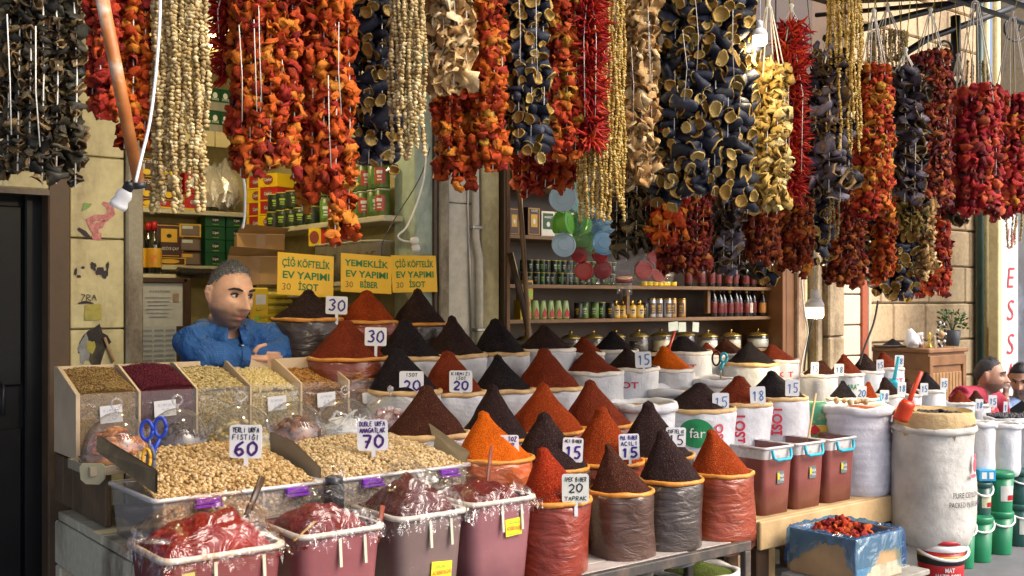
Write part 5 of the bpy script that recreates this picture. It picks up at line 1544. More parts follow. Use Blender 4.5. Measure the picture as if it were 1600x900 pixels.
# ---- the nearer rail, from the black door to the end of the awning
Y1, Y2 = 2.3, 2.95
garland("dull greenish black aubergine garland hanging before the black door", 'egg', 'egggreen', -6, 132, -60, 300, 2.12, 29, strings=2, pitch=.42)
garland("short orange red pepper strand behind the slanting pole, shorter one", 'pepper', 'red', 134, 186, -50, 196, 2.36, 25, n=3)
garland("orange red pepper strand between the slanting pole and the okra curtain", 'pepper', 'orange', 184, 238, -50, 240, 2.36, 25, n=3, second='red')
okra("broad curtain of tan okra strings beside the slanting pole", 'okra', 234, 327, -60, 332, Y1, 30, .06)
chili("short bunch of red chillies between okra curtain and orange peppers", 328, 388, -50, 132, Y1 + .1, 520, .045)
garland("large orange pepper garland of many strands above the man", 'pepper', 'orange', 356, 470, -50, 272, Y1, 24, n=7, bots=[262, 278, 272, 284, 268], second='red', strings=3)
garland("longest orange pepper strands hanging down over the first yellow sign", 'pepper', 'orange', 462, 556, -50, 388, Y1, 24, n=5, bots=[330, 318, 300, 388, 372], second='mixed', strings=2)
garland("black aubergine garland beside the longest orange strands", 'egg', 'egg', 545, 632, -50, 285, Y1 + .06, 33, pitch=.5)
okra("tapering bundle of okra strings over the black aubergines", 'okra', 608, 664, -60, 250, Y1 - .08, 18, .04)
garland("short bunch of cream dried marrow shells beside the okra bundle", 'shell', 'cream', 660, 742, -50, 160, Y1 - .05, 32, pitch=.5)
garland("orange pepper strands hanging below the cream marrow bunch", 'pepper', 'orange', 678, 742, -50, 303, Y1 + .08, 20, second='mixed')
garland("slim orange pepper garland between cream marrow and black aubergines", 'pepper', 'orange', 736, 792, -50, 276, Y1, 21, second='mixed')
garland("black aubergine garland with pale rims between two orange garlands", 'egg', 'egg', 776, 862, -50, 262, Y1, 30, pitch=.5, strings=2)
garland("orange red pepper garland beside the shining red chilli rope", 'pepper', 'mixed', 846, 908, -50, 262, Y1 + .04, 21, second='red')
garland("small cluster of red peppers dangling below the black aubergines", 'pepper', 'red', 800, 902, 215, 312, Y1 + .25, 20, second='orange')
chili("shining red chilli rope beside the golden okra curtain", 892, 950, -50, 240, Y1, 1100, .05)
okra("long golden okra curtain in the middle", 'okragold', 902, 976, -60, 345, Y1 + .04, 34, .05, bead=.85)
garland("narrow tan marrow strand between golden okra and the great black garland", 'shell', 'tan', 972, 1028, -50, 308, Y1, 26, pitch=.5, strings=3)
garland("widest black aubergine garland with yellow rims", 'egg', 'egg', 1012, 1182, -50, 335, Y1, 33, pitch=.44, strings=3)
garland("thin dark green strand at the edge of the widest black garland", 'pepper', 'olive', 1158, 1194, 40, 300, Y1 + .1, 20, n=2, second='eggpurple')
garland("yellow dried squash garland hanging under the upper lit bulb", 'squash', 'yellow', 1166, 1236, 98, 342, Y1, 23, fan=.2, pitch=.5)
chili("brightest red chilli rope beside the yellow squash", 1203, 1270, 42, 318, Y1 + .08, 1700, .05, fan=.06)
garland("purplish aubergine garland between chilli rope and narrow okra", 'egg', 'eggpurple', 1258, 1338, 78, 318, Y1, 30, fan=.05, pitch=.5)
okra("narrow tall okra bundle over the purplish aubergines", 'okragold', 1292, 1346, -20, 240, Y1 - .05, 24, .1, bead=.8)
garland("bright orange and yellow pepper garland beside the narrow okra", 'pepper', 'mixed', 1334, 1396, 105, 348, Y1 + .04, 16, fan=.2)
okra("short okra bundle hung on the iron bracket", 'okra', 1354, 1420, 50, 112, Y1 + .3, 30, .02, fan=.1, bead=.8)
garland("grey purple aubergine garland under the short okra bundle", 'egg', 'eggpurple', 1380, 1450, 108, 328, Y1 + .04, 27, fan=.06, pitch=.5)
garland("dark red pepper garland with a white cord fan before the iron bracket", 'pepper', 'darkred', 1420, 1488, 85, 328, Y1 + .08, 14, fan=.17, second='rust')
garland("dark aubergine sliver behind the big crimson garland", 'egg', 'egggreen', 1478, 1516, 125, 355, Y1 + .3, 24, fan=.1)
garland("big crimson pepper garland under a wide white cord fan", 'longpepper', 'crimson', 1482, 1566, 140, 345, Y1, 17, fan=.38, second='darkred')
garland("crimson pepper garland at the very edge of the awning", 'longpepper', 'crimson', 1544, 1620, 150, 350, Y1 + .04, 17, fan=.36, second='mixed')
# ---- the farther rail: shorter ones that show below
GB = "lower garlands on the farther rail"
garland("greyish brown aubergine bunch beside the bag of blue containers", 'egg', 'egggreen', 950, 1032, 200, 408, Y2, 27, group=GB, pitch=.5)
garland("bright orange red pepper tuft below the great black garland", 'pepper', 'orange', 1006, 1074, 200, 386, Y2 - .1, 20, group=GB, second='red')
garland("dark crimson pepper bunch hanging over the red lidded jars", 'pepper', 'darkred', 1026, 1112, 200, 436, Y2, 15, group=GB, second='rust')
garland("brown purple aubergine strand below the great black garland", 'egg', 'eggpurple', 1102, 1166, 200, 444, Y2, 26, group=GB, pitch=.5)
garland("rusty pepper bunch below the yellow squash", 'pepper', 'rust', 1158, 1220, 200, 420, Y2 - .05, 14, group=GB, second='darkred')
garland("black aubergine tail above the dark bottles", 'egg', 'egg', 1166, 1214, 320, 452, Y2 + .08, 26, group=GB)
garland("long rusty orange pepper garland beside the hanging lit bulb", 'pepper', 'rust', 1214, 1272, 200, 436, Y2, 14, group=GB, second='orange')
garland("black aubergine strand above the hanging lit bulb", 'egg', 'egg', 1258, 1302, 200, 428, Y2 - .04, 25, group=GB)
okra("tail of three pale okra strings above the bulb", 'okra', 1296, 1310, 230, 376, Y2 - .2, 3, .01, bead=.9)
garland("red brown pepper garland between the bulb and the black bunch", 'pepper', 'rust', 1284, 1352, 200, 452, Y2, 14, group=GB, second='darkred')
garland("dark green aubergine strand before the cream block pillar", 'egg', 'egg', 1336, 1374, 200, 440, Y2 + .06, 22, group=GB)
garland("orange brown pepper strand before the sandstone wall", 'pepper', 'orange', 1360, 1400, 200, 446, Y2, 14, group=GB, second='rust')
garland("round black aubergine bunch with pale rims hanging lowest of all", 'egg', 'egg', 1358, 1434, 350, 476, Y2 + .1, 22, group=GB, pitch=.5)
garland("olive pepper bunch under the grey purple aubergines", 'pepper', 'olive', 1384, 1450, 200, 372, Y2, 14, group=GB)
garland("tan squash strand beside the last red garland", 'squash', 'tan', 1424, 1464, 200, 442, Y2, 17, group=GB)
garland("last low red pepper garland before the sandstone wall", 'pepper', 'red', 1440, 1486, 200, 470, Y2 + .04, 14, group=GB, second='darkred')
garland("wine red peppers on the low end before the sandstone wall", 'pepper', 'darkred', 1416, 1448, 380, 466, Y2 + .2, 16, group=GB, second='red')
okra("greenish okra tail at the edge beside the lettered sign", 'okra', 1572, 1612, 300, 386, Y2, 8, .03, bead=1.0)
okra("small greenish okra bundle far behind the crimson garland", 'okra', 1496, 1540, 95, 150, Y2, 9, .02, bead=1.0)
# ------------------------------------------------------------------ goods in the first shop
CACHE = {}
def shared(key, fn):
    if key not in CACHE:
        CACHE[key] = fn()
    return CACHE[key]
M_gold = pm("gold_lid", (.55, .38, .10), .25, .15, 20, .05, metal=.85)
M_glass = clear("jar_glass", (.93, .95, .93), .06, .05, .04, 4, (.6, .62, .6), .6)
M_darkglass = pm("dark_bottle_glass", (.010, .012, .014), .1, .3, 8, 0, coat=.5, spec=.8)
M_foil = pm("silver_foil", (.80, .79, .75), .25, .1, 20, .5, 40, .01, metal=.55)
def carton(lab, p, w, d, h, mats, faces, rz=0.0, cat="box", group=None, name="carton"):
    """printed box standing at p: body plus front print panels [(x0, x1, z0, z1, material)] in shares of the front face, texts [(text, x, z, h, mat)]"""
    t = thing(name, lab, cat, p, rz, group)
    key = ("body", round(w, 4), round(d, 4), round(h, 4), mats.name)
    link("box_body", shared(key, lambda: MB().box((0, 0, h / 2), (w, d, h), bev=.002).mesh("box_body", mats)), t)
    for i, f in enumerate(faces):
        if f[0] == 'R':
            _, x0, x1, z0, z1, m = f
            link("print_panel", shared(key + ("p", i, m.name), lambda: MB().box(((x0 + x1 - 1) / 2 * w, -d / 2 - .0008 - .0006 * i, (z0 + z1) / 2 * h), ((x1 - x0) * w, .0012, (z1 - z0) * h)).mesh("print_panel", m)), t)
        elif f[0] == 'O':
            _, cx, cz, rx, rz_, m = f
            def mk():
                mb = MB(); n = 18
                mb.add([((cx - .5) * w, 0, cz * h)] + [((cx - .5) * w + rx * w * math.cos(6.28319 * q / n), 0, cz * h + rz_ * h * math.sin(6.28319 * q / n)) for q in range(n)], [(0, 1 + q, 1 + (q + 1) % n) for q in range(n)])
                mb.v = [(v[0], -d / 2 - .0016 - .0006 * i, v[2]) for v in mb.v]
                return mb.mesh("print_oval", m)
            link("print_oval", shared(key + ("o", i, m.name), mk), t)
        elif f[0] == 'T':
            _, s, cx, cz, hh, wid, m = f
            def mk():
                mb = MB(); put_print(mb, s, (cx - .5) * w, cz * h, hh * h, y=-d / 2 - .0026 - .0006 * i, width=wid * w)
                return mb.mesh("print_text", m)
            link("print_text", shared(key + ("t", i, s), mk), t)
    return t
M_shelfw = M_shelf
C = lambda n, c, **k: pm(n, c, .4, .1, 20, .03, **k)
M_tealg, M_goldp, M_brownp, M_redp, M_yelp, M_wht, M_blk, M_lime = C("print_green", (.008, .075, .03)), C("print_gold", (.62, .38, .03)), C("print_brown", (.06, .022, .016)), C("print_red", (.42, .012, .018)), C("print_yellow", (.74, .52, .01)), C("print_white", (.72, .74, .72)), C("print_black", (.014, .014, .014)), C("print_lime", (.30, .52, .05))
M_mauvep = C("print_maroon", (.26, .05, .04)); M_cyanp = C("print_pale", (.50, .58, .56))
shl = thing("wall_shelves", "pale wall shelves at the back of the first shop", "shelf")
for z, x0, x1 in ((1.612, 1.55, 2.78), (1.947, 1.55, 2.78), (2.42, 1.55, 2.9), (1.2, 1.55, 2.78)):
    MB().box(((x0 + x1) / 2, 6.33, z - .014), (x1 - x0, .28, .028), bev=.003).build("shelf_board", M_shelf, shl)
for i in range(9):
    MB().box((1.62 + .145 * i, 6.185, 2.385), (.14, .012, .095), bev=.003).build("edge_tile", M_cream, shl)
ss = thing("side_shelf", "pale shelf along the side wall holding tea boxes and green tins", "shelf")
MB().box((2.87, 5.41, 1.815), (.21, 1.72, .03), bev=.004).build("shelf_board", M_shelf, ss)
MB().box((2.87, 5.41, 1.49), (.21, 1.72, .025), bev=.004).build("shelf_board", M_shelf, ss)
MB().box((2.965, 4.62, 1.65), (.02, .04, .32)).build("bracket", M_shelf, ss)
def back(px, py, y=6.22):                   # a spot on the back shelves
    return at(px, py, y)
# tea box, foil bags, green cartons
p = back(265, 415); carton("tall brown and gold tea box with a yellow panel on the back shelf", (p.x, 6.28, 1.66 + .0), .195, .10, .20, M_brownp, [('R', .06, .94, .04, .96, M_goldp), ('R', .09, .91, .06, .94, M_brownp), ('R', .25, .75, .45, .85, M_goldp), ('O', .5, .64, .08, .06, M_blk), ('T', "HEDİYE ÇAY", .5, .22, .08, .6, M_cyanp)])
carton("brown gold carton lying under the tall tea box", (p.x, 6.28, 1.614), .20, .12, .044, M_goldp, [('R', .05, .95, .1, .9, M_brownp), ('O', .5, .5, .3, .3, M_goldp)])
for i, (px, z, col, lab) in enumerate(((298, 1.614, M_brownp, "lowest brown packet beside the green cartons"), (298, 1.70, M_brownp, "middle brown packet beside the green cartons"), (298, 1.785, M_goldp, "uppermost gold packet beside the green cartons"))):
    q = back(px, 400); carton(lab, (q.x, 6.28, z), .135, .11, .08, col, [('R', .08, .92, .1, .9, C("packet_grey_brown", (.16, .12, .10))), ('R', .12, .6, .62, .85, M_goldp if i == 0 else M_cyanp)])
for c_ in range(2):
    for r_ in range(4):
        q = back(337 + 33 * c_, 400)
        carton("%s green tea carton from below in the %s column" % (nth(r_), ["nearer", "farther"][c_]), (q.x, 6.28, 1.613 + .0805 * r_), .128, .11, .079, M_tealg, [('O', .5, .55, .2, .26, M_blk), ('T', "Lipt", .5, .47, .2, .3, M_wht), ('T', "green tea", .5, .14, .12, .3, M_lime)], group="stacked green tea cartons")
def bottle(lab, p, h, r, body, cap, label, group, lab2=None, hcap=.16):
    t = thing("bottle", lab, "bottle", Vector(p) + Vector((random.uniform(-.006, .006), random.uniform(-.02, .02), 0)), random.uniform(0, 6), group)
    key = ("bottle", round(h, 3), round(r, 3), body.name, cap.name, label.name if label else None)
    link("glass_body", shared(key + (1,), lambda: MB().lathe([(r * .9, 0), (r, .01), (r, h * .55), (r * .85, h * .64), (r * .36, h * .78), (r * .32, h * (1 - hcap))], 14).mesh("glass_body", body)), t)
    link("cap", shared(key + (2,), lambda: MB().lathe([(r * .4, h * (1 - hcap)), (r * .42, h * .93), (r * .4, h)], 10).mesh("cap", cap)), t)
    if label:
        link("label_band", shared(key + (3,), lambda: MB().lathe([(r * 1.02, h * .12), (r * 1.03, h * .13), (r * 1.03, h * .48), (r * 1.02, h * .49)], 14).mesh("label_band", label)), t)
    return t
M_cola = C("cola_label", (.62, .36, .03), c2=(.6, .06, .03))
for i, (px, y) in enumerate(((219, 6.05), (229, 6.2), (241, 6.02))):
    q = at(px, 428, y); bottle(["dark syrup bottle with red cap nearest the rusty edge", "dark syrup bottle half hidden between two others", "dark syrup bottle with red cap beside the tea box"][i], (q.x, y, q.z), .3, .042, M_darkglass, C("red_cap", (.45, .01, .02)), M_cola, "dark bottles with red caps")
t_ = thing("bottle_ledge", "small pale ledge carrying the three dark syrup bottles", "shelf", (2.05, 6.1, at(230, 428, 6.1).z))
MB().box((.02, 0, -.014), (.36, .22, .024), bev=.003).build("ledge_board", M_shelf, t_)
MB().box((.02, .09, -.05), (.03, .03, .05)).build("bracket", M_shelf, t_)
q = back(232, 345); tag(crumple(MB().lathe([(.05, 0), (.075, .02), (.07, .06), (.03, .1), (.01, .11)], 14), .02, 3, 18).build("yellow_foil_bag", C("yellow_foil", (.62, .52, .03), metal=.5), None, (q.x - .05, 6.35, 1.80)), "crumpled yellow foil bag above the dark syrup bottles", "bag")
# upper back shelf
for i, (px, py, w, h, lab) in enumerate(((228, 296, .12, .13, "brown and yellow carton low on the upper back shelf by the edge"), (262, 296, .12, .13, "brown and yellow carton low on the upper shelf behind the okra"), (228, 258, .12, .12, "brown carton stacked on the first brown and yellow one"), (262, 258, .12, .12, "brown carton stacked on the second brown and yellow one"))):
    q = back(px, py); carton(lab, (q.x, 6.3, 1.995 if i < 2 else 2.126), w, .12, h, M_brownp, [('R', .05, .95, .05, .95, M_goldp), ('R', .09, .91, .08, .92, M_brownp), ('R', .2, .5, .4, .7, M_cyanp), ('O', .6, .3, .22, .14, M_yelp), ('T', "ÇAY İTİ", .55, .75, .12, .6, M_wht)])
q = back(250, 320); carton("flat red and yellow carton lying under the brown cartons", (q.x, 6.27, 1.949), .36, .14, .042, M_redp, [('R', 0, 1, 0, .2, M_yelp), ('O', .3, .6, .1, .4, M_yelp), ('O', .75, .6, .1, .4, M_yelp)])
for i in range(2):
    q = back(305, 320); carton(["red and yellow carton low beside the silver foil bags", "red carton on top of the red and yellow one"][i], (q.x, 6.28, 1.949 + .1 * i), .13, .12, .095 if i == 0 else .13, [M_yelp, M_redp][i], [('R', .0, .92, .12, 1, M_redp), ('O', .5, .5, .28, .28, M_mauvep if i == 0 else M_wht), ('T', "Çaykur", .5, .42, .18, .5, M_wht)])
for i, (px, dy, s) in enumerate(((330, 0, 1.0), (358, .04, 1.05), (345, .1, .95))):
    q = back(px, 320); b_ = MB().lathe([(.06, 0), (.09, .03), (.095, .09), (.08, .16), (.05, .21), (.02, .235)], 22)
    o = crumple(b_, .055, i * 5.1, 22); o.sm = [False] * len(o.sm)
    o.v = [(v[0] * s, v[1] * s, max(0.0, v[2]) * s * (1.15 if i == 2 else 1)) for v in o.v]
    tag(o.build("foil_bag", M_foil, None, (q.x, 6.27 + dy, 1.949)), ["crumpled silver foil bag beside the red carton", "crumpled silver foil bag beside the tea box wall", "crumpled silver foil bag behind the other two"][i], "bag", "crumpled foil bags")
for i, px in enumerate((336, 352)):
    q = back(px, 190, 6.26)
    for r_ in range(2):
        carton("dark green carton with %s, %s on the tiled ledge" % (["pale foot", "pale stripe"][i], ["lower", "upper"][r_]), (q.x, 6.3, 2.434 + .14 * r_), .075, .08, .135, C("grey_carton", (.30, .30, .26)), [('R', 0, 1, .4, 1, M_tealg), ('O', .5, .7, .2, .14, M_wht), ('T', "DOĞUŞ", .5, .48, .1, .6, M_wht)])
# certificate in a frame, papers
q = at(255, 476, 6.0); k = mpp(255, 6.0)
fr = thing("framed_certificate", "framed licence with a small portrait hanging behind the man's shoulder", "frame", (q.x, 6.0, q.z))
W, Hh = at(290, 476, 6.0).x - at(216, 476, 6.0).x, 76 * k
for (cx, cz, w, h) in ((0, Hh / 2, W, .03), (0, -Hh / 2, W, .03), (-W / 2, 0, .03, Hh), (W / 2, 0, .045, Hh + .03)):
    MB().box((cx, 0, cz), (w, .03, h), bev=.004).build("frame_bar", M_dkwood, fr)
MB().box((0, .006, 0), (W - .02, .006, Hh - .02)).build("mount", C("certificate_paper", (.50, .54, .56)), fr)
MB().box((.075 * W / .28, .0, .04), (.035, .003, .05)).build("portrait", C("portrait_print", (.32, .24, .20)), fr)
mb = MB(); put_print(mb, "RUHSATNAME", -.02, .07, .012, y=-.001, width=.12)
for i in range(6): mb.box((-.03 + .004 * (i % 2), .0, .04 - .022 * i), (.15 - .02 * (i % 3), .002, .003))
mb.build("certificate_text", C("grey_print", (.2, .22, .3)), fr)
MB().box((0, .03, -.35), (.34, .02, .7)).build("backing_board", M_dkwood, fr)
q = at(248, 540, 5.9)
pp = thing("posted_papers", "grey printed sheet pinned below the framed licence", "paper", (q.x, 5.9, q.z))
MB().box((0, 0, 0), (.2, .004, .22)).build("sheet", C("grey_sheet", (.42, .46, .5)), pp)
mb = MB()
for i in range(7):
    for j in range(3): mb.box((-.065 + .065 * j, -.0035, .085 - .028 * i), (.052, .002, .012))
mb.build("printed_rows", C("grey_row", (.26, .3, .34)), pp)
# red and dark packets hanging beside the licence
for i in range(7):
    q = at(385 - 3 * (i % 2), 437 + 12 * i, 5.95)
    o = crumple(MB().box((0, 0, 0), (.15, .03, .055), bev=.012), .008, i, 30)
    tag(o.build("snack_packet", C("packet_red", (.42, .02, .03)) if i % 2 == 0 else C("packet_black", (.02, .018, .02), c2=(.1, .08, .07)), None, (q.x, 5.95, q.z), -.1), "%s %s packet from the top in the hanging strip behind the man's head" % (nth(i), "red" if i % 2 == 0 else "black"), "packet", "packets hanging beside the licence")
for i, px in enumerate((318, 345, 300)):
    q = at(px, 428, 6.1); o = crumple(MB().box((0, 0, .03), (.16, .08, .05), bev=.02), .012, i + 9, 25)
    tag(o.build("dark_packet", C("packet_black", (.02, .018, .02)), None, (q.x, 6.15, 1.53)), ["black packet lying under the back shelf beside the bottles", "black packet lying under the green cartons", "black packet with pale end under the tea box"][i], "packet")
# side shelf goods
def side(px, x=2.80, z=1.83):
    """y on the side shelf where the line x = const crosses a photograph column"""
    t = (px - 800) / FOC
    D = x / (SA + CA * t)
    return D * (CA - SA * t)
YB = 5.95
for r_ in range(4):
    for c_ in range(2):
        carton("%s red and yellow tea carton from below in the %s pile" % (nth(r_), ["near", "far"][c_]), (2.845, YB - .02 + .16 * c_, 1.832 + .084 * r_), .15, .15, .082, M_redp if (r_ + c_) % 3 else M_yelp, [('R', 0, 1, 0, .1, M_yelp), ('R', 0, .12, 0, 1, M_yelp), ('O', .55, .52, .26, .36, M_mauvep), ('T', "Çaykur", .55, .45, .22, .42, M_wht)], rz=-1.2, group="stacked red and yellow tea cartons")
def tin(lab, p, r, h, body, lid, band, group, name="tin", text=None, tm=None):
    t = thing(name, lab, "tin", Vector(p) + Vector((random.uniform(-.004, .004), random.uniform(-.015, .01), 0)), random.uniform(-.4, .4) + FACE, group)
    key = ("tin", round(r, 4), round(h, 4), body.name, lid.name, band.name if band else "")
    link("tin_body", shared(key + (1,), lambda: MB().lathe([(r * .97, 0), (r, .004), (r, h * .93), (r * .96, h * .94)], 16).mesh("tin_body", body)), t)
    link("lid", shared(key + (2,), lambda: MB().lathe([(r * 1.02, h * .935), (r * 1.02, h * .985), (r * .96, h)], 16).mesh("lid", lid)), t)
    if band:
        def mk():
            mb = MB(); n = 8
            for zi in ((.18, .75),):
                vs = []
                for q_ in range(n + 1):
                    th = -math.pi / 2 - .8 + 1.6 * q_ / n
                    vs += [(math.cos(th) * r * 1.015, math.sin(th) * r * 1.015, h * zi[0]), (math.cos(th) * r * 1.015, math.sin(th) * r * 1.015, h * zi[1])]
                mb.add(vs, [(2 * q_, 2 * q_ + 2, 2 * q_ + 3, 2 * q_ + 1) for q_ in range(n)], 0, True)
            return mb.mesh("label_patch", band)
        link("label_patch", shared(key + (3,), mk), t)
        def mk2():
            mb = MB()
            for (zc, w_, h_) in ((.58, .8, .12), (.42, .55, .07), (.3, .65, .05)):
                vs = []
                for q_ in range(5):
                    th = -math.pi / 2 - .5 * w_ + w_ * q_ / 4
                    vs += [(math.cos(th) * r * 1.03, math.sin(th) * r * 1.03, h * (zc - h_ / 2)), (math.cos(th) * r * 1.03, math.sin(th) * r * 1.03, h * (zc + h_ / 2))]
                mb.add(vs, [(2 * q_, 2 * q_ + 2, 2 * q_ + 3, 2 * q_ + 1) for q_ in range(4)], 0, True)
            return mb.mesh("label_print", tm or M_wht)
        link("label_print", shared(key + (4,), mk2), t)
    return t
M_dkg, M_olg = C("tin_dark_green", (.012, .035, .014)), C("tin_leaf_green", (.07, .13, .02), c2=(.14, .22, .04))
row = [(5.86, 1.832), (5.74, 1.832), (5.62, 1.832), (5.50, 1.832), (5.38, 1.832)]
for i, (y, z) in enumerate(row):
    for lv in range(2):
        tin("%s %s dark green spice tin from the tea cartons" % (nth(i), ["lower", "upper"][lv]), (2.80, y, z + .105 * lv), .045, .1, M_dkg, C("tin_rim_gold", (.5, .42, .12)), C("tin_black", (.016, .018, .016)), "small dark green tins on the side shelf", tm=M_lime)
for i in range(8):
    y = 5.24 - .085 * i
    for lv in range(2):
        tin("%s %s tall olive green tin counted toward the green post" % (nth(i), ["front-row", "stacked"][lv]), (2.815 + .0 * lv, y, 1.832 + .142 * lv), .04, .138, M_olg, C("tin_rim_pale", (.42, .44, .34)), C("tin_label_red", (.42, .05, .03)) if i % 2 else C("tin_label_green", (.10, .26, .05)), "olive green tins on the side shelf", tm=M_wht)
# under the side shelf: cardboard boxes, clear bins, yellow bags
for i, (px, py, w, h, lab, rz) in enumerate(((402, 440, .30, .16, "lower open cardboard box under the side shelf", -.5), (405, 395, .26, .12, "upper tilted cardboard box under the side shelf", -.35))):
    q = at(px, py, 5.6)
    t = thing("cardboard_box", lab, "box", (q.x, 5.6, q.z - .02), rz)
    MB().box((0, 0, h / 2), (w, .24, h), bev=.003).build("box_body", M_card, t)
    MB().add([(-w / 2, -.12, h), (w / 2, -.12, h), (w / 2 + .02, -.19, h + .03), (-w / 2 + .02, -.19, h + .05)], [(0, 1, 2, 3)]).build("flap", M_card, t)
    MB().box((0, -.1215, h * .5), (.05, .001, h)).build("tape", pm("brown_tape", (.34, .2, .08), .35), t)
q = at(410, 450, 5.6); t = thing("box_shelf", "pale board under the cardboard boxes", "shelf", (q.x, 5.6, q.z - .02)); MB().box((.05, 0, -.02), (.5, .3, .03), bev=.003).build("shelf_board", M_shelf, t); MB().box((.1, .1, -.3), (.04, .04, .53)).build("bracket", M_shelf, t)
q = at(443, 392, 5.2); carton("small red and yellow tea carton under the olive tins", (2.80, 5.28, 1.70), .1, .1, .1, M_yelp, [('O', .35, .5, .28, .36, M_mauvep), ('R', .75, 1, 0, 1, M_redp)], rz=-.9)
for i in range(5):
    y = 5.2 - .125 * i
    t = thing("clear_bin", "%s clear plastic bin under the olive tins, counted from the tea carton" % nth(i), "bin", (2.83, y, 1.505), -1.2, "clear bins under the side shelf")
    mb, ring = tub_mesh(.13, .16, .2, .92, .015); mb.build("bin_body", clear("cloudy_bin", (.80, .78, .70), .4, .2, .1, 8, (.36, .33, .26), .4), t)
    rim_mesh(.13, .16, .2, .004, .005, ring).build("rim", M_shelf, t)
    mb = MB(); pen(mb, ["5", "9", "50", "7", "25"][i], 0, .1, .045, .004, y=-.0815); mb.build("pen_mark", M_inkblack, t)
for i in range(6):
    q = at(418 + (i % 2) * 6, 462 + 11 * i, 5.0)
    o = crumple(MB().box((0, 0, 0), (.2 - .01 * (i % 3), .14, .032), bev=.012), .008, i + 3, 22)
    tag(o.build("yellow_packet", C("packet_yellow", (.58, .46, .03), c2=(.16, .12, .03)), None, (q.x, 5.0, q.z), -.3 + .1 * i), "%s yellow packet from the top in the pile between the man and the dark bag" % nth(i), "packet", "pile of yellow packets")
q = at(405, 490, 4.95); o = MB().box((0, 0, 0), (.09, .02, .26), bev=.006).build("hanging_packet", M_yelp, None, (q.x, 4.95, q.z), -.2); tag(o, "upright yellow packet with a white square beside the man's face", "packet")
MB().box((.005, -.012, .07), (.05, .002, .05)).build("white_square", M_wht, o)
MB().box((-.01, -.012, -.05), (.03, .002, .08)).build("green_leaf_print", M_lime, o)
t_ = thing("packet_stand", "dim wooden shelf under the pile of yellow packets", "shelf", (at(420, 530, 5.0).x, 5.0, at(420, 530, 5.0).z)); MB().box((0, 0, -.02), (.34, .3, .03), bev=.003).build("shelf_board", M_dkwood, t_); MB().box((0, .1, -.5), (.05, .05, .93)).build("support", M_dkwood, t_)

# ------------------------------------------------------------------ goods on the wooden shelves
def rx(px, y=5.1): return at(px, 470, y).x
M_lids = C("lid_gold_dull", (.5, .42, .1)); M_tinblk = C("tin_black", (.016, .018, .016))
G1 = "small spice tins on the third wooden shelf"
for i in range(17):
    for lv in range(2):
        x = rx(812) + .047 * i
        tin("%s small spice tin from the leaning poles in the %s layer" % (nth(i), ["bottom", "top"][lv]), (x, 5.06, 1.502 + .078 * lv), .021, .074, M_dkg, M_lids, M_tinblk if i % 3 else M_tealg, G1, tm=M_cyanp if i % 2 else M_lime)
for i in range(7):
    x = rx(1004) + .047 * i
    tin("%s yellow-topped low tin above the gold capped row" % nth(i), (x, 5.08, 1.502), .022, .03, M_yelp, M_lids, None, "yellow topped low tins")
# carton pair and boxes on the fourth shelf
q = rx(817); carton("brown and gold coffee tin on the fourth shelf by the post", (q - .1, 5.1, 1.802), .085, .08, .165, M_brownp, [('R', .06, .94, .04, .96, M_goldp), ('R', .1, .9, .06, .94, M_brownp), ('R', .25, .75, .3, .75, M_goldp), ('O', .5, .5, .1, .08, M_wht)])
carton("brown and gold coffee tin standing second from the post", (q + .04, 5.08, 1.802), .1, .08, .175, M_brownp, [('R', .06, .94, .04, .96, M_goldp), ('R', .1, .9, .06, .94, M_brownp), ('R', .25, .75, .3, .75, M_goldp), ('O', .5, .5, .1, .1, M_wht), ('T', "KAHVE", .5, .83, .09, .5, M_cyanp)])
for i in range(3):
    carton(["white carton with black panel and bean mark, first beside the coffee tins", "white carton with black panel and bean mark, second from the coffee tins", "white carton half hidden behind the bag of blue containers"][i], (q + .15 + .115 * i, 5.08, 1.802), .11, .09, .155, M_wht, [('R', .12, .88, .28, .92, M_tealg), ('O', .5, .48, .13, .1, M_wht), ('T', "MARKET", .5, .72, .09, .6, M_wht)])
for i in range(5):
    carton("%s pale green carton on the fifth shelf above the coffee tins" % nth(i), (q - .06 + .1 * i, 5.08, 2.122), .09, .09, .14, M_lime, [('R', .1, .9, .3, .8, M_wht), ('R', 0, 1, .9, 1, M_yelp)])
# doypacks, cartons on the second shelf
for i in range(6):
    x = rx(818) + .062 * i; t = thing("stand_up_packet", "%s green and red stand-up packet from the leaning poles" % nth(i), "packet", (x, 5.06, 1.287), random.uniform(-.2, .2), "green and red packets on the second shelf")
    MB().lathe([(.026, 0), (.029, .01), (.028, .06), (.022, .1), (.018, .115)], 10, sy=.55).build("pouch", C("pouch_green", (.36, .52, .20)), t)
    MB().add([(-.02, -.0175, .01), (.02, -.0175, .01), (.012, -.0165, .05), (0, -.0165, .07), (-.012, -.0165, .05)], [(0, 1, 2, 3, 4)]).build("red_print", M_redp, t)
for i in range(2):
    x = rx(806) + .0 + .02 * i
    carton(["yellow and black carton beside the leaning poles", "yellow carton on top of the yellow and black one"][i], (x, 5.04, 1.287 + .12 * i), .08, .07, .118, [M_yelp, M_goldp][i], [('R', .1, .9, .1, .5, M_lime), ('R', .1, .9, .65, .9, M_blk)])
G2 = "tins and jars on the second wooden shelf"
x = rx(898)
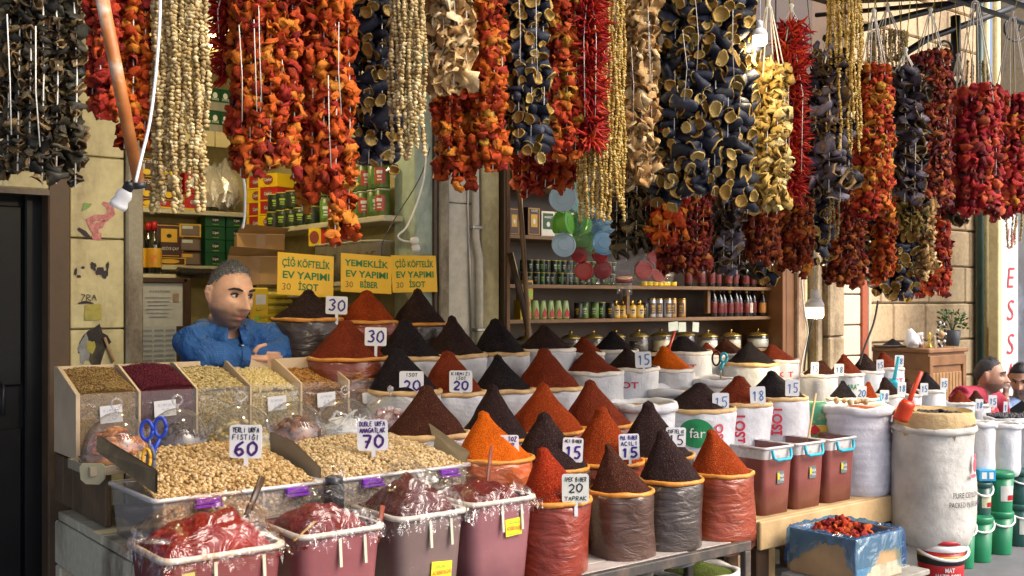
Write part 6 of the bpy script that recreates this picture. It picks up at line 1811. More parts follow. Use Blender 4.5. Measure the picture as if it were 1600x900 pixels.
for i in range(15):
    kind = [0, 1, 1, 2, 0, 3, 3, 3, 3, 0, 4, 4, 4, 5, 5][i]
    xx = x + .068 * i
    nmk = "%s container from the packets on the second shelf, " % nth(i)
    if kind == 0: tin(nmk + "dark jar", (xx, 5.07, 1.287), .028, .10, M_blk, M_blk, M_tinblk, G2, tm=M_goldp)
    elif kind == 1: tin(nmk + "green tin", (xx, 5.07, 1.287), .028, .105, M_olg, M_tealg, C("tin_label_green", (.10, .26, .05)), G2, tm=M_wht)
    elif kind == 2: tin(nmk + "black and green", (xx, 5.07, 1.287), .028, .105, M_blk, M_lids, M_tealg, G2, tm=M_lime)
    elif kind == 3:
        t = tin(nmk + "gold cap", (xx, 5.07, 1.287), .03, .085, M_goldp, M_gold, C("cream_label_print", (.60, .50, .28)), G2, tm=M_brownp)
        MB().lathe([(.014, .085), (.014, .115), (.004, .118)], 10).build("gold_cap", M_gold, t)
    elif kind == 4: tin(nmk + "silver canister", (xx, 5.07, 1.287), .029, .13, C("canister_silver", (.42, .42, .44), metal=.6), M_gold, C("canister_dark", (.12, .09, .1)), G2, tm=M_goldp)
    else: tin(nmk + "copper canister", (xx, 5.07, 1.287), .029, .13, C("canister_copper", (.40, .24, .10), metal=.6), M_gold, C("canister_dark", (.12, .09, .1)), G2, tm=M_goldp)
M_redlab = C("bottle_label_red", (.13, .012, .014), c2=(.3, .16, .09)); M_paleL = C("bottle_label_pale", (.55, .5, .4)); M_oraL = C("bottle_label_orange", (.55, .24, .05))
x0 = rx(1108); x1 = rx(1214)
for i in range(14):
    xx = x0 + (x1 - x0) * i / 13
    bottle("%s dark sauce bottle from the copper canister on the second shelf" % nth(i), (xx, 5.07, 1.287), .2 if i % 4 else .215, .027, M_darkglass, C("black_cap", (.02, .02, .02)) if i % 3 else C("gold_cap", (.4, .3, .08)), M_paleL if i == 7 else (M_oraL if i == 9 else M_redlab), "dark bottles on the second wooden shelf")
x0 = rx(1075)
for i in range(13):
    bottle("%s dark bottle on the third shelf below the garlands" % nth(i), (x0 + .1 * i, 5.08, 1.502), .2, .028, M_darkglass, C("black_cap", (.02, .02, .02)), M_redlab, "dark bottles on the third wooden shelf")
# big glass jars with gold lids on the counter
CONT = [C("jar_fill_dark", (.05, .03, .02)), C("jar_fill_brown", (.16, .09, .04)), C("jar_fill_cream", (.55, .48, .32)), C("jar_fill_white", (.68, .64, .56))]
for i, (px, r, cf) in enumerate(((822, .06, 1), (858, .06, 0), (892, .062, 0), (927, .062, 1), (962, .065, 0), (998, .066, 0), (1033, .07, 2), (1070, .07, 0), (1106, .072, 3), (1142, .075, 2), (1184, .085, 3))):
    t = thing("glass_jar", "%s large glass jar with gilt lid from the leaning poles" % nth(i), "jar", (rx(px, 5.08), 5.08, 1.052), 0, "large jars with gilt lids")
    hj = .1 if i < 8 else .085
    MB().lathe([(r * .95, 0), (r, .008), (r, hj), (r * .92, hj + .006)], 20).build("glass_body", M_glass, t)
    MB().lathe([(r * .93, .004), (r * .95, .01), (r * .95, hj * .75), (.002, hj * .78)], 18).build("contents", CONT[cf], t)
    MB().lathe([(r * 1.02, hj + .004), (r * 1.04, hj + .010), (r * .98, hj + .014), (r * .6, hj + .028), (r * .16, hj + .034)], 20).build("lid", M_gold if i > 7 else C("lid_gilt_dark", (.36, .27, .08), metal=.7), t)
    MB().lathe([(.005, hj + .033), (.009, hj + .042), (.011, hj + .05), (.002, hj + .058)], 10).build("knob", M_gold, t)
for i, (px, py, w, h) in enumerate(((1052, 510, 18, 14), (1066, 511, 14, 15), (1087, 511, 12, 15))):
    q = at(px, py, 4.985); k = mpp(px, 4.985)
    tag(MB().box((0, 0, 0), (w * k * 1.2, .002, h * k), rot=Matrix.Rotation(.08 * (i - 1), 3, 'Y')).build("paper_note", C("note_paper", (.55, .60, .50)), None, q), ["first pale paper note pinned to the shelf edge", "second pale paper note overlapping the first on the shelf edge", "single pale paper note pinned apart on the shelf edge"][i], "note", "notes on the shelf edge")
# ------------------------------------------------------------------ hanging bags of containers
M_bag = clear("thin_poly_bag", (.97, .98, .99), .07, .12, .9, 8, (.8, .85, .88), .45)
cols = {'b': clear("blue_lid", (.35, .68, .95), .85, .2, 0, 1, (.12, .46, .78), .5), 'g': clear("green_lid", (.45, .9, .35), .85, .2, 0, 1, (.20, .64, .08), .5), 'c': clear("mint_lid", (.6, .95, .85), .85, .2, 0, 1, (.30, .72, .56), .5), 'w': clear("frosted_lid", (.8, .9, .97), .85, .2, 0, 1, (.46, .64, .76), .5)}
bag = thing("container_bag", "clear bag of blue and green plastic tubs hanging in the second shop", "bag", at(915, 350, 4.1))
crumple(MB().lathe([(.02, .22), (.1, .16), (.15, .05), (.16, -.08), (.15, -.16), (.05, -.17)][::-1], 28, sy=.5), .012, 2, 9).build("film", M_bag, bag, rz=FACE)
MB().tube([(0, 0, .2), (0, .02, .6), (0, .2, 1.1)], .003, 5).build("cord", M_rope, bag)
for i, (px, py, c_, r, tl) in enumerate(((880, 310, 'w', 18, .2), (905, 315, 'c', 17, .3), (874, 348, 'g', 15, 1.1), (887, 348, 'g', 15, 1.1), (906, 350, 'g', 17, .9), (928, 345, 'b', 20, .4), (952, 342, 'b', 18, .3), (880, 383, 'w', 16, .2), (912, 379, 'g', 17, .25), (943, 380, 'b', 16, .25), (960, 372, 'b', 14, .6), (890, 296, 'c', 14, .4))):
    q = at(px, py, 4.05 + .05 * (i % 3)); k = mpp(px, 4.1)
    t = thing("plastic_tub", "%s %s round tub inside the clear hanging bag, counted row by row" % (nth(i), {'b': "blue", 'g': "green", 'c': "mint", 'w': "frosted"}[c_]), "tub", q, 0, "round plastic tubs in the hanging bag")
    t.rotation_euler = (math.pi / 2 - .15, 0, FACE + tl * (1 if i % 2 else -1))
    MB().lathe([(r * k * .75, -.05), (r * k * 1.15, .0), (r * k * 1.16, .004)], 24, smooth=False).build("tub_body", cols[c_], t)
    MB().lathe([(r * k * 1.2, .0045), (r * k * 1.22, .012), (r * k * 1.1, .014), (r * k * 1.04, .009), (r * k * .6, .010), (r * k * .55, .013), (.002, .013)], 24, smooth=False).build("lid", cols[c_], t)
bag = thing("jar_bag", "clear bag of red lidded jars hanging over the second shop counter", "bag", at(970, 420, 4.15))
crumple(MB().lathe([(.05, .12), (.25, .09), (.3, 0), (.28, -.08), (.1, -.09)][::-1], 28, sy=.35), .012, 4, 9).build("film", M_bag, bag, rz=FACE)
MB().tube([(-.1, 0, .1), (-.05, .02, .5), (0, .15, 1.2)], .003, 5).build("cord", M_rope, bag)
for i, (px, py, r) in enumerate(((912, 423, 14), (942, 422, 14), (1006, 422, 14), (975, 435, 13), (1025, 400, 13), (1030, 428, 12), (905, 398, 12), (938, 398, 12))):
    q = at(px, py, 4.12 + .03 * (i % 2)); k = mpp(px, 4.12)
    t = thing("lidded_jar", "%s red lidded jar inside the long clear bag" % nth(i), "jar", q, 0, "red lidded jars in the hanging bag")
    t.rotation_euler = (math.pi / 2 if i != 3 else .3, 0, FACE + .25 * ((i % 3) - 1))
    MB().lathe([(r * k * .9, -.09), (r * k * .95, -.08), (r * k * .95, -.005)], 18).build("jar_body", M_glass, t)
    MB().lathe([(r * k * 1.03, -.012), (r * k * 1.05, -.004), (r * k * 1.03, .006), (r * k * .9, .007), (r * k * .86, .004), (.002, .004)], 24, smooth=False).build("lid", C("lid_red", (.46, .025, .03)), t)
    MB().lathe([(r * k * 1.07, -.016), (r * k * 1.08, -.012), (r * k * 1.07, -.008)], 20).build("lid_band", M_blk, t)

# ------------------------------------------------------------------ poles, cables, lamps under the awning
a, b = at(152, -40, 2.2), at(217, 285, 2.25)
t = thing("slanting_pole", "orange and white worn wooden pole slanting down beside the okra curtain", "pole", b)
m, nt = newmat("orange_highlight_pole")
nz = nt.noise(9, 5); nt.link(nt.ramp(nz, [(.42, (.36, .11, .02)), (.56, (.46, .18, .05)), (.66, (.62, .5, .4))]), nt.b.inputs["Base Color"]); nt.b.inputs["Roughness"].default_value = .5  # pale end of the colour ramp stands for the pole's highlight
MB().tube([a - b, (a - b) * .5, Vector((0, 0, 0))], [.014, .0135, .0125], 12).build("shaft", m, t)
MB().tube([Vector((0, 0, 0)), (b - a) * .03], .0135, 10).build("dark_end", M_iron, t)
def cable(lab, pts, y, r=.004, mat=None, name="cable"):
    P = [at(px, py, y + (q[2] if len(q) > 2 else 0)) for q in pts for px, py in [q[:2]]]
    # smooth through the points
    out = []
    for i in range(len(P) - 1):
        p0, p1, p2, p3 = P[max(i - 1, 0)], P[i], P[i + 1], P[min(i + 2, len(P) - 1)]
        for s_ in range(5):
            u = s_ / 5
            out.append(.5 * ((2 * p1) + (p2 - p0) * u + (2 * p0 - 5 * p1 + 4 * p2 - p3) * u * u + (3 * p1 - p0 - 3 * p2 + p3) * u ** 3))
    out.append(P[-1]); o = P[-1]
    return tag(MB().tube([p - o for p in out], r, 6).build(name, mat or M_white, None, o), lab, "cable")
cable("white cable curving down beside the slanting pole", [(249, -40), (250, 20), (244, 110), (234, 190), (220, 250), (212, 285)], 2.2, .0035)
cable("white hooked cable hanging by the tea cartons", [(408, 240), (388, 258), (379, 262), (383, 300), (382, 340), (379, 357)], 3.0, .004)
cable("white looped cable from the green post to the double socket", [(668, 225), (660, 290), (638, 350), (622, 368), (630, 376), (645, 378)], 4.35, .005)
cable("dark cable hanging beside the looped white one", [(672, 230), (655, 280), (615, 345), (598, 380), (597, 400)], 4.36, .003, M_iron)
for i, (px, py) in enumerate(((648, 376), (650, 388))):
    o = MB().lathe([(.012, -.02), (.018, -.016), (.018, .012), (.01, .02)], 12).build("lamp_socket", M_white, None, at(px, py, 4.33)); o.rotation_euler = (0, 1.4, FACE)
    tag(o, ["upper white socket at the end of the looped cable", "lower white socket by the last yellow sign"][i], "socket")
cable("grey rod leaning from the pavement to the round black bunch", [(1372, 470), (1365, 505), (1350, 545), (1343, 570)], 3.6, .006, M_iron, "thin_rod")
cable("thin cable running down the stone pilaster", [(1252, 425), (1256, 480), (1262, 520), (1254, 560), (1250, 590)], 4.7, .006, M_rope)
cable("dark cable below the hanging bulb", [(1270, 500), (1262, 535), (1256, 580)], 4.6, .006, M_iron)
# unlit lamp at the pillar
lp = thing("unlit_lamp", "white unlit lamp in a tilted black socket beside the slanting pole", "lamp", at(192, 308, 2.3), FACE)
lp.rotation_euler = (0, .5, FACE); k = mpp(192, 2.3)
MB().lathe([(.002, -20 * k), (13 * k, -19 * k), (14 * k, -12 * k), (11 * k, -4 * k), (13 * k, 2 * k), (11 * k, 8 * k), (8 * k, 12 * k)], 16).build("bulb_body", M_white, lp)
MB().lathe([(8 * k, 12.2 * k), (8.5 * k, 22 * k), (5 * k, 27 * k)], 12).build("socket", M_iron, lp)
MB().tube([(0, 0, 26 * k), (.004, 0, 36 * k), (.02, 0, 44 * k)], .003, 5).build("cord", M_iron, lp)
# lit bulbs: two seen, one inferred from dome highlights, two added to brighten shops
def lit_bulb(px, py, y, r, lab, watts, cordtop):
    c = at(px, py, y); k = mpp(px, y)
    t = thing("lit_bulb", lab, "lamp", c, 0, "lit bulbs")
    MB().lathe([(r * .25, -r * .75), (r * .8, -r * .7), (r, -r * .45), (r * .98, r * .5)], 20).build("glowing_bulb", glow("bulb_glow", (1, .80, .36), 1.5), t)
    MB().lathe([(r * 1.0, r * .5), (r * 1.02, r * .8), (r * .8, r * 1.25), (r * .45, r * 1.5)], 20).build("bulb_collar", M_white, t)
    MB().lathe([(r * .46, r * 1.5), (r * .46, r * 2.3), (r * .3, r * 2.5)], 14).build("socket", M_white, t)
    MB().tube([(0, 0, r * 2.4), (0, 0, cordtop)], .003, 5).build("cord", M_white, t)
    l = bpy.data.lights.new("bulb_light", 'POINT'); l.energy = watts; l.color = (1, .78, .45); l.shadow_soft_size = r
    lo = bpy.data.objects.new("bulb_light", l); COL.objects.link(lo); lo.location = (0, 0, -r * 1.0 - .03); lo.parent = t
lit_bulb(1187, 62, 2.16, .024, "upper lit bulb hanging behind the yellow squash garland", 3, .5)
lit_bulb(1273, 487, 3.4, .048, "large lit bulb hanging in front of the stone pilaster", 9, 1.4)
lit_bulb(445, 170, 3.3, .04, "lit bulb hanging above the domes behind the largest orange garland", 11, .8)
lit_bulb(330, 60, 5.1, .045, "lit bulb hanging from the ceiling of the first shop behind the okra curtain", 14, .2)  # this bulb and the next are added, unseen, to brighten the interiors
lit_bulb(1000, 200, 4.7, .045, "lit bulb hanging in the second shop behind the long golden okra", 10, .4)
# ------------------------------------------------------------------ right foreground: pallet, paste boxes, sacks, buckets
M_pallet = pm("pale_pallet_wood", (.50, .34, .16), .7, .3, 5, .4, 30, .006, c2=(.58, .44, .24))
PX0, PX1, PY0, PZ = 3.70, 4.88, 2.95, .437
pal = thing("wooden_pallet", "pale timber pallet carrying the paste boxes and the ribbed sack", "pallet", ((PX0 + PX1) / 2, PY0, 0))
W = PX1 - PX0
MB().box((0, .012, PZ - .065), (W, .024, .125), bev=.005).build("front_board", M_pallet, pal)
for j in range(5):
    MB().box((0, .075 + .1 * j, PZ - .013), (W, .092, .024), bev=.004).build("deck_board", M_pallet, pal)
for sx in (-W / 2 + .045, 0, W / 2 - .045):
    MB().box((sx, .29, PZ - .075), (.085, .5, .09), bev=.006).build("beam", M_pallet, pal)
    for sy in (.06, .45):
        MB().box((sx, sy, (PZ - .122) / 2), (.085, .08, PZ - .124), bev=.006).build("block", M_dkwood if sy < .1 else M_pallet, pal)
M_boxred = frosted("box_over_paste", (.26, .075, .06), (.34, .12, .095))
M_boxclear = grimy("box_cloudy_top", (.60, .56, .54), (.30, .06, .04), 9, .3, .35, (1, 1, 1), .1)
M_teal = pm("turquoise_handle", (.02, .40, .55), .35, .1, 20, .03)
BXS = [(3.785, 4.005), (4.02, 4.245), (4.262, 4.495)]
for i, (x0, x1) in enumerate(BXS):
    w, d, h = x1 - x0 - .01, .34, .30
    t = thing("paste_box", ["plastic box of red paste nearest the orange front bag", "middle plastic box of red paste with turquoise handle", "plastic box of red paste beside the ribbed white sack"][i], "box", ((x0 + x1) / 2, 3.0 + d / 2, PZ + .001), 0, "boxes of red paste with turquoise handles")
    mb, ring = tub_mesh(w, d, h, .9, .025)
    mb.build("box_body", M_boxred, t)
    # cloudy empty upper band and thick rim
    b2 = MB(); lo = ring(w / 2 * .978 + .002, d / 2 * .978 + .002, h * .84); hi = ring(w / 2 + .002, d / 2 + .002, h); m = len(lo)
    b2.add(lo + hi, [(k, (k + 1) % m, m + (k + 1) % m, m + k) for k in range(m)], 0, True); b2.build("cloudy_band", M_boxclear, t)
    rim_mesh(w, d, h, .007, .006, ring).build("rim", M_boxclear, t)
    heap(w - .03, d - .03, .01, i + 2.2, 12, .8, h * .86).build("paste", M_paste[1], t)
    yy = -d / 2 - .012
    MB().tube([(-.065, yy, h - .006), (-.062, yy - .006, h - .042), (-.045, yy - .012, h - .05), (.045, yy - .012, h - .05), (.062, yy - .006, h - .042), (.065, yy, h - .006)], .0075, 6).build("handle", M_teal, t)
    lb = MB().box((.012, -d / 2 * .965 - .002, h * .55), (.05, .002, .055), rot=Matrix.Rotation(-.05, 3, 'X')).build("sticker", C("sticker_grey", (.12, .16, .16)), t)
    MB().box((-.004, -d / 2 * .965 - .0045, h * .57), (.014, .001, .03)).build("sticker_picture", M_yelp, lb)
    mb = MB(); put_print(mb, "SALÇA", .018, h * .56, .012, y=-d / 2 * .965 - .006, width=.03); put_print(mb, "5 KG", .018, h * .5, .010, y=-d / 2 * .965 - .006, width=.024); mb.build("sticker_text", M_wht, lb)
# ribbed white sack with flakes
def tall_sack(lab, px, top, bot, hw, y, mat, rim, rim_r=.016, ribs=0.0, fill=None, fh=.02, name="woven_sack", cat="sack", group=None, sag=.0, kids=True):
    k = mpp(px, y); R = hw * k; c = at(px, top + hw * .12, y); hgt = (bot - top) * k
    t = thing(name, lab, cat, c, 0, group)
    prof = []
    n = 26
    for i in range(n + 1):
        f = i / n
        r = R * (.80 + .2 * min(1, f * 6) ** .5) * (1 + sag * (1 - f) * math.sin(f * 3.14)) if f < .99 else R * .97
        r *= 1 + ribs * math.sin(i * 2.4)
        prof.append((r, -hgt + hgt * f))
    MB().lathe(prof, 40, wob=.06, wf=1.7, seed=px * .1).build("sack_body", mat, t)
    roll(R * 1.0, rim_r, px * .3).build("rolled_rim", rim, t)
    if fill:
        cone_mesh(R * .96, fh, 0, px).build("contents", fill, t)
    return t, c, R
M_flake = spice("chilli_flakes_mix", (.32, .07, .02), (.6, .35, .12))
tall_sack("ribbed white sack of chilli flakes standing on the pallet end", 1338, 633, 772, 52, 3.13, woven("ribbed_white_sack", (.66, .67, .74)), M_sack, .022, .022, M_flake, .02)
rr = random.Random(8)
# figs and flakes lying on it
cF = at(1338, 630, 3.13)
fg = thing("dried_fig_pile", "few pale dried figs on top of the ribbed white sack", "dried fruit", cF)
fm = MB(); fm.add(*blob(8, 6, .016, .016, .012, .1, 4)[:2], 0, True); fme = fm.mesh("dried_fig", pm("fig_skin", (.46, .32, .16), .6, .3, 30, .4))
for i in range(9):
    link("dried_fig", fme, fg, RIGHT * rr.uniform(-.13, .1) + AWAY * rr.uniform(-.14, -.04) + UP * .018, rot=(rr.random() * 3, rr.random() * 3, 0), scale=rr.uniform(.8, 1.2))
# big sack with brown paper lining
t, c, R = tall_sack("big grey white sack with brown paper lining and black lettering", 1458, 660, 842, 61, 2.82, M_sackgrey, M_sackgrey, .014, .0, None, .02, sag=.06)
M_kraft = pm("kraft_paper", (.50, .36, .17), .75, .15, 6, .5, 14, .03)
crumple(MB().lathe([(R * .97, -.05), (R * .99, .0), (R * .99, .04), (R * .95, .075), (R * .93, .085), (R * .9, .05), (R * .88, .0)], 48, wob=.04, wf=2.5, seed=3), .006, 2, 14).build("paper_lining", M_kraft, t)
cone_mesh(R * .9, .035, 0, 77).build("contents", spice("black_pods", (.03, .022, .02), (.15, .1, .08)), t)
cc = (t, c, R)
def bend_big(a, z, ex=.006):
    th = FACE - math.pi / 2 + .1 + a / R; q = R * 1.04 + ex
    return (math.cos(th) * q, math.sin(th) * q, z)
mb = MB(); put_print(mb, "PURE CEYLON", .07, -.315, .026, bold=.0, fn=bend_big, width=.155); put_print(mb, "PACKED IN SRI LANKA", .085, -.36, .026, bold=.0, fn=bend_big, width=.22); mb.build("black_lettering", M_inkblack, t)
mb = MB(); put_print(mb, "PACKED IN SRI LANKA", -.06, .022, .012, bold=.0, fn=lambda a, z: bend_big(-a + .06, .05 - z, -.006), width=.12); put_print(mb, "PURE TEA", -.09, .0, .010, bold=.0, fn=lambda a, z: bend_big(-a + .06, .03 - z, -.006), width=.05); mb.build("lining_lettering", M_inkblack, t)
mb = MB()
for (a, z, ra, rz) in ((.125, -.12, .013, .010), (.122, -.165, .016, .034), (.112, -.215, .022, .010)):
    n = 16; mb.add([bend_big(a, z)] + [bend_big(a + ra * math.cos(6.28319 * q / n), z + rz * math.sin(6.28319 * q / n)) for q in range(n)], [(0, 1 + q, 1 + (q + 1) % n) for q in range(n)])
mb.build("red_emblem", pm("faded_red_print", (.55, .10, .14), .6, .3, 60, 0), t)
# dark pods on top
pd = thing("dried_pod_pile", "black dried pods heaped in the paper lined sack", "dried pods", c + UP * .02)
pm_ = MB().tube([(-.035, 0, 0), (-.01, .004, .008), (.02, 0, .006), (.036, -.004, 0)], [.006, .014, .013, .004], 7, flat=.6).mesh("dried_pod", pmat2('egg')[0])
for i in range(44):
    q = math.sqrt(rr.random()) * R * .8; th = rr.uniform(0, 6.28)
    link("dried_pod", pm_, pd, (q * math.cos(th), q * math.sin(th), .012 + .03 * (1 - q / R) + rr.uniform(0, .015)), rot=(rr.uniform(-.5, .5), rr.uniform(-.5, .5), rr.uniform(0, 6.28)), scale=rr.uniform(.8, 1.3))
def scoop(lab, px, py, y, mat, L=.13, yaw=0.0, tilt=.5, s=1.0):
    t = thing("scoop", lab, "scoop", at(px, py, y), FACE + yaw); t.rotation_euler = (tilt, .25, FACE + yaw)
    mb = MB(); n = 14; vs = []
    for i in range(7):
        z = -.02 - .085 * i / 6
        for k in range(n + 1):
            th = math.pi * (1.0 + k / n) if True else 0
            r = (.03 - .012 * (i == 0)) * s
            vs.append((math.cos(th) * r, math.sin(th) * r * .9 + .006, z * s))
    mb.add(vs, [(i * (n + 1) + k, i * (n + 1) + k + 1, (i + 1) * (n + 1) + k + 1, (i + 1) * (n + 1) + k) for i in range(6) for k in range(n)], 0, True)
    o = mb.build("bowl", mat, t); md = o.modifiers.new("thick", 'SOLIDIFY'); md.thickness = .003
    MB().tube([(0, -.008, -.03 * s), (0, .0, .0), (0, .006, L * s)], [.012 * s, .011 * s, .009 * s], 8, flat=.6).build("handle", mat, t)
    return t
M_scr = pm("red_scoop_plastic", (.62, .05, .012), .3, .1, 20, 0)
scoop("red plastic scoop standing in the paper lined sack", 1424, 618, 2.78, M_scr, .1, .2, .35, 1.25)
scoop("red plastic scoop behind the bright orange cone", 1046, 542, 3.85, M_scr, .11, .4, .3, .8)
scoop("turquoise scoop leaning in the far spice sacks", 1398, 588, 3.6, M_teal, .13, -.6, .3, 1.0)
scoop("small turquoise scoop half buried near the orange far cone", 1376, 622, 3.32, M_teal, .05, .8, .2, .6)
sc3 = thing("scissors", "black and turquoise scissors standing between the sacks", "scissors", at(1126, 562, 3.6), FACE); k = mpp(1126, 3.6)
MB().tube([(-7 * k + 6 * k * math.cos(a), 0, 2 * k + 11 * k * math.sin(a)) for a in [6.28319 * q / 14 for q in range(15)]], .005, 6).build("handle", M_black, sc3)
MB().tube([(5 * k + 5 * k * math.cos(a), 0, 3 * k + 7 * k * math.sin(a)) for a in [6.28319 * q / 14 for q in range(15)]], .007, 6).tube([(4 * k, 0, -4 * k), (-1 * k, 0, -16 * k)], .009, 6).build("handle", M_teal, sc3)
MB().tube([(0, 0, -10 * k), (0, 0, -30 * k)], [.008, .003], 6, flat=.3).build("blade", M_steel, sc3)
# open white sacks standing between the cones
M_bulgur = spice("pale_bulgur", (.50, .34, .14), (.65, .5, .25))
for (px, top, hw, y, lab) in ((1004, 628, 50, 3.34, "open white sack of pale grain beside the reddish brown cone"), (1058, 606, 46, 3.58, "second open white sack of pale grain farther back"), (1112, 592, 42, 3.66, "third open white sack of grain in front of the black cones")):
    tall_sack(lab, px, top, top + 70, hw, y, M_sack, M_sack, .018, .0, M_bulgur, .008, group="open sacks of pale grain")
# green printed bag with wooden stick
t = thing("printed_bag", "green and yellow printed bag behind the ribbed white sack", "bag", at(1275, 655, 3.25), FACE)
crumple(MB().lathe([(.075, -.16), (.085, -.1), (.085, .0), (.07, .06), (.05, .085)], 22, sy=.5), .01, 3, 12).build("bag_body", C("bag_green", (.05, .26, .13), c2=(.55, .46, .12)), t)
MB().lathe([(.088, -.07), (.089, -.065), (.089, -.03), (.088, -.025)], 22, sy=.52).build("yellow_band", M_goldp, t)
mb = MB(); mb.add([(-.05, -.05, -.05), (-.02, -.05, -.075), (.01, -.05, -.05), (-.02, -.05, -.02)], [(0, 1, 2, 3)]); mb.build("red_mark", M_redp, t)
p, q = at(1275, 614, 3.1), at(1265, 672, 3.1)
tag(MB().tube([p - q, Vector((0, 0, 0)), (q - p) * .6], .008, 6, flat=.5).build("wooden_stick", M_pallet, None, q), "flat wooden stick standing beside the green printed bag", "stick")
# ------------------------------------------------------------------ stands of the far group
for i, (x0, x1, y0, y1, z) in enumerate(((4.95, 7.0, 3.34, 3.66, .50), (4.85, 6.6, 3.67, 3.96, .70))):
    st = thing("crate_stand", ["low closed crate carrying the front far sacks", "taller closed crate carrying the back far sacks"][i], "crate", ((x0 + x1) / 2, y0, 0))
    n = 4
    for j in range(n):
        h = z / n
        MB().box((0, .01, h * (j + .5)), (x1 - x0, .02, h - .008), bev=.003).build("plank", M_standwood, st)
    for j in range(3):
        MB().box((0, .06 + .1 * j, z - .01), (x1 - x0, .095, .018), bev=.002).build("plank", M_standwood, st)
    for sx in (-1, 1): MB().box((sx * ((x1 - x0) / 2 - .02), .17, z / 2 - .012), (.035, .27, z - .03)).build("end_board", M_standwood, st)
# ------------------------------------------------------------------ cardboard box of dried red peppers with blue liner
bx, by, bz = 3.81, 2.55, .222
ls = thing("low_platform", "grey weathered low platform under the cardboard pepper box", "platform", (bx + .2, by + .16, 0))
for j in range(4):
    MB().box((.03, -.15 + .095 * j, bz - .014), (.56, .088, .024), bev=.004).build("plank", pm("grey_weathered_plank", (.26, .25, .22), .8, .25, 7, .4, 30), ls)
for sx in (-.2, .26):
    for sy in (-.13, .13): MB().box((sx, sy, (bz - .028) / 2), (.05, .05, bz - .028)).build("leg", M_standwood, ls)
cb = thing("pepper_box", "cardboard box with a blue plastic liner full of dried red peppers", "box", (bx, by, bz))
w, d, h = .34, .33, .19
MB().box((w / 2, .004, h / 2), (w, .008, h)).build("front_wall", M_card, cb)
MB().box((.004, d / 2 + .004, h / 2), (.008, d - .01, h)).build("side_wall", M_card, cb)
MB().box((w - .004, d / 2 + .004, h / 2), (.008, d - .01, h)).build("side_wall", M_card, cb)
MB().box((w / 2, d - .002, h / 2), (w - .02, .008, h)).build("back_wall", M_card, cb)
MB().box((w / 2, d / 2, .006), (w - .02, d - .02, .01)).build("bottom", M_card, cb)
MB().box((w / 2, -.0015, .035), (w - .01, .002, .06)).build("white_print", M_offwhite, cb)
M_liner = clear("blue_liner", (.42, .70, 1), .10, .08, .9, 9, (.04, .32, .95), .5)
ln = MB(); n = 24
def edge_pt(u):                       # walk round the box mouth
    u = u % 4; k_ = int(u); f = u - k_
    return [(f * w, 0), (w, f * d), (w - f * w, d), (0, d - f * d)][k_]
rows = []
rl = random.Random(4)
for i in range(4 * n):
    u = i / n; x, y = edge_pt(u); cx, cy = x - w / 2, y - d / 2
    dropo = .03 + .12 * max(0, 1 - abs((u + .15) % 1 - .2) * 2.2) + .02 * rl.random() + (.03 if u < 1 else 0)
    rows.append([(w / 2 + cx * .80, d / 2 + cy * .80, .10), (w / 2 + cx * .93, d / 2 + cy * .93, h - .02), (w / 2 + cx * 1.0, d / 2 + cy * 1.0, h + .006 + .006 * rl.random()), (w / 2 + cx * 1.06, d / 2 + cy * 1.06, h - .01), (w / 2 + cx * (1.07 + .06 * rl.random()), d / 2 + cy * (1.07 + .06 * rl.random()), h - dropo)])
vs = sum(rows, []); m = 5; N = 4 * n
ln.add(vs, [(i * m + j, ((i + 1) % N) * m + j, ((i + 1) % N) * m + j + 1, i * m + j + 1) for i in range(N) for j in range(4)], 0, True)
crumple(ln, .006, 3, 16).build("blue_liner", M_liner, cb)
nm_, mes_, lib_, _, _ = pieces_for('longpepper', 'red')
pp = thing("dried_pepper_pile", "shiny dried red peppers heaped in the blue lined box", "dried peppers", (bx + w / 2 - .02, by + d / 2, bz + .145))
MB().lathe([(.13, -.03), (.12, 0), (.05, .02), (.002, .025)], 16).build("heap_core", pmat2('red')[0], pp)
for i in range(85):
    q = math.sqrt(rr.random()) * .125; th = rr.uniform(0, 6.28)
    link("dried_pepper", mes_[i % len(mes_)], pp, (q * math.cos(th), q * math.sin(th), .03 + .05 * (1 - q / .13) + rr.uniform(-.01, .015)), rot=(rr.uniform(0, 6), rr.uniform(0, 6), rr.uniform(0, 6)), scale=rr.uniform(.013, .02))
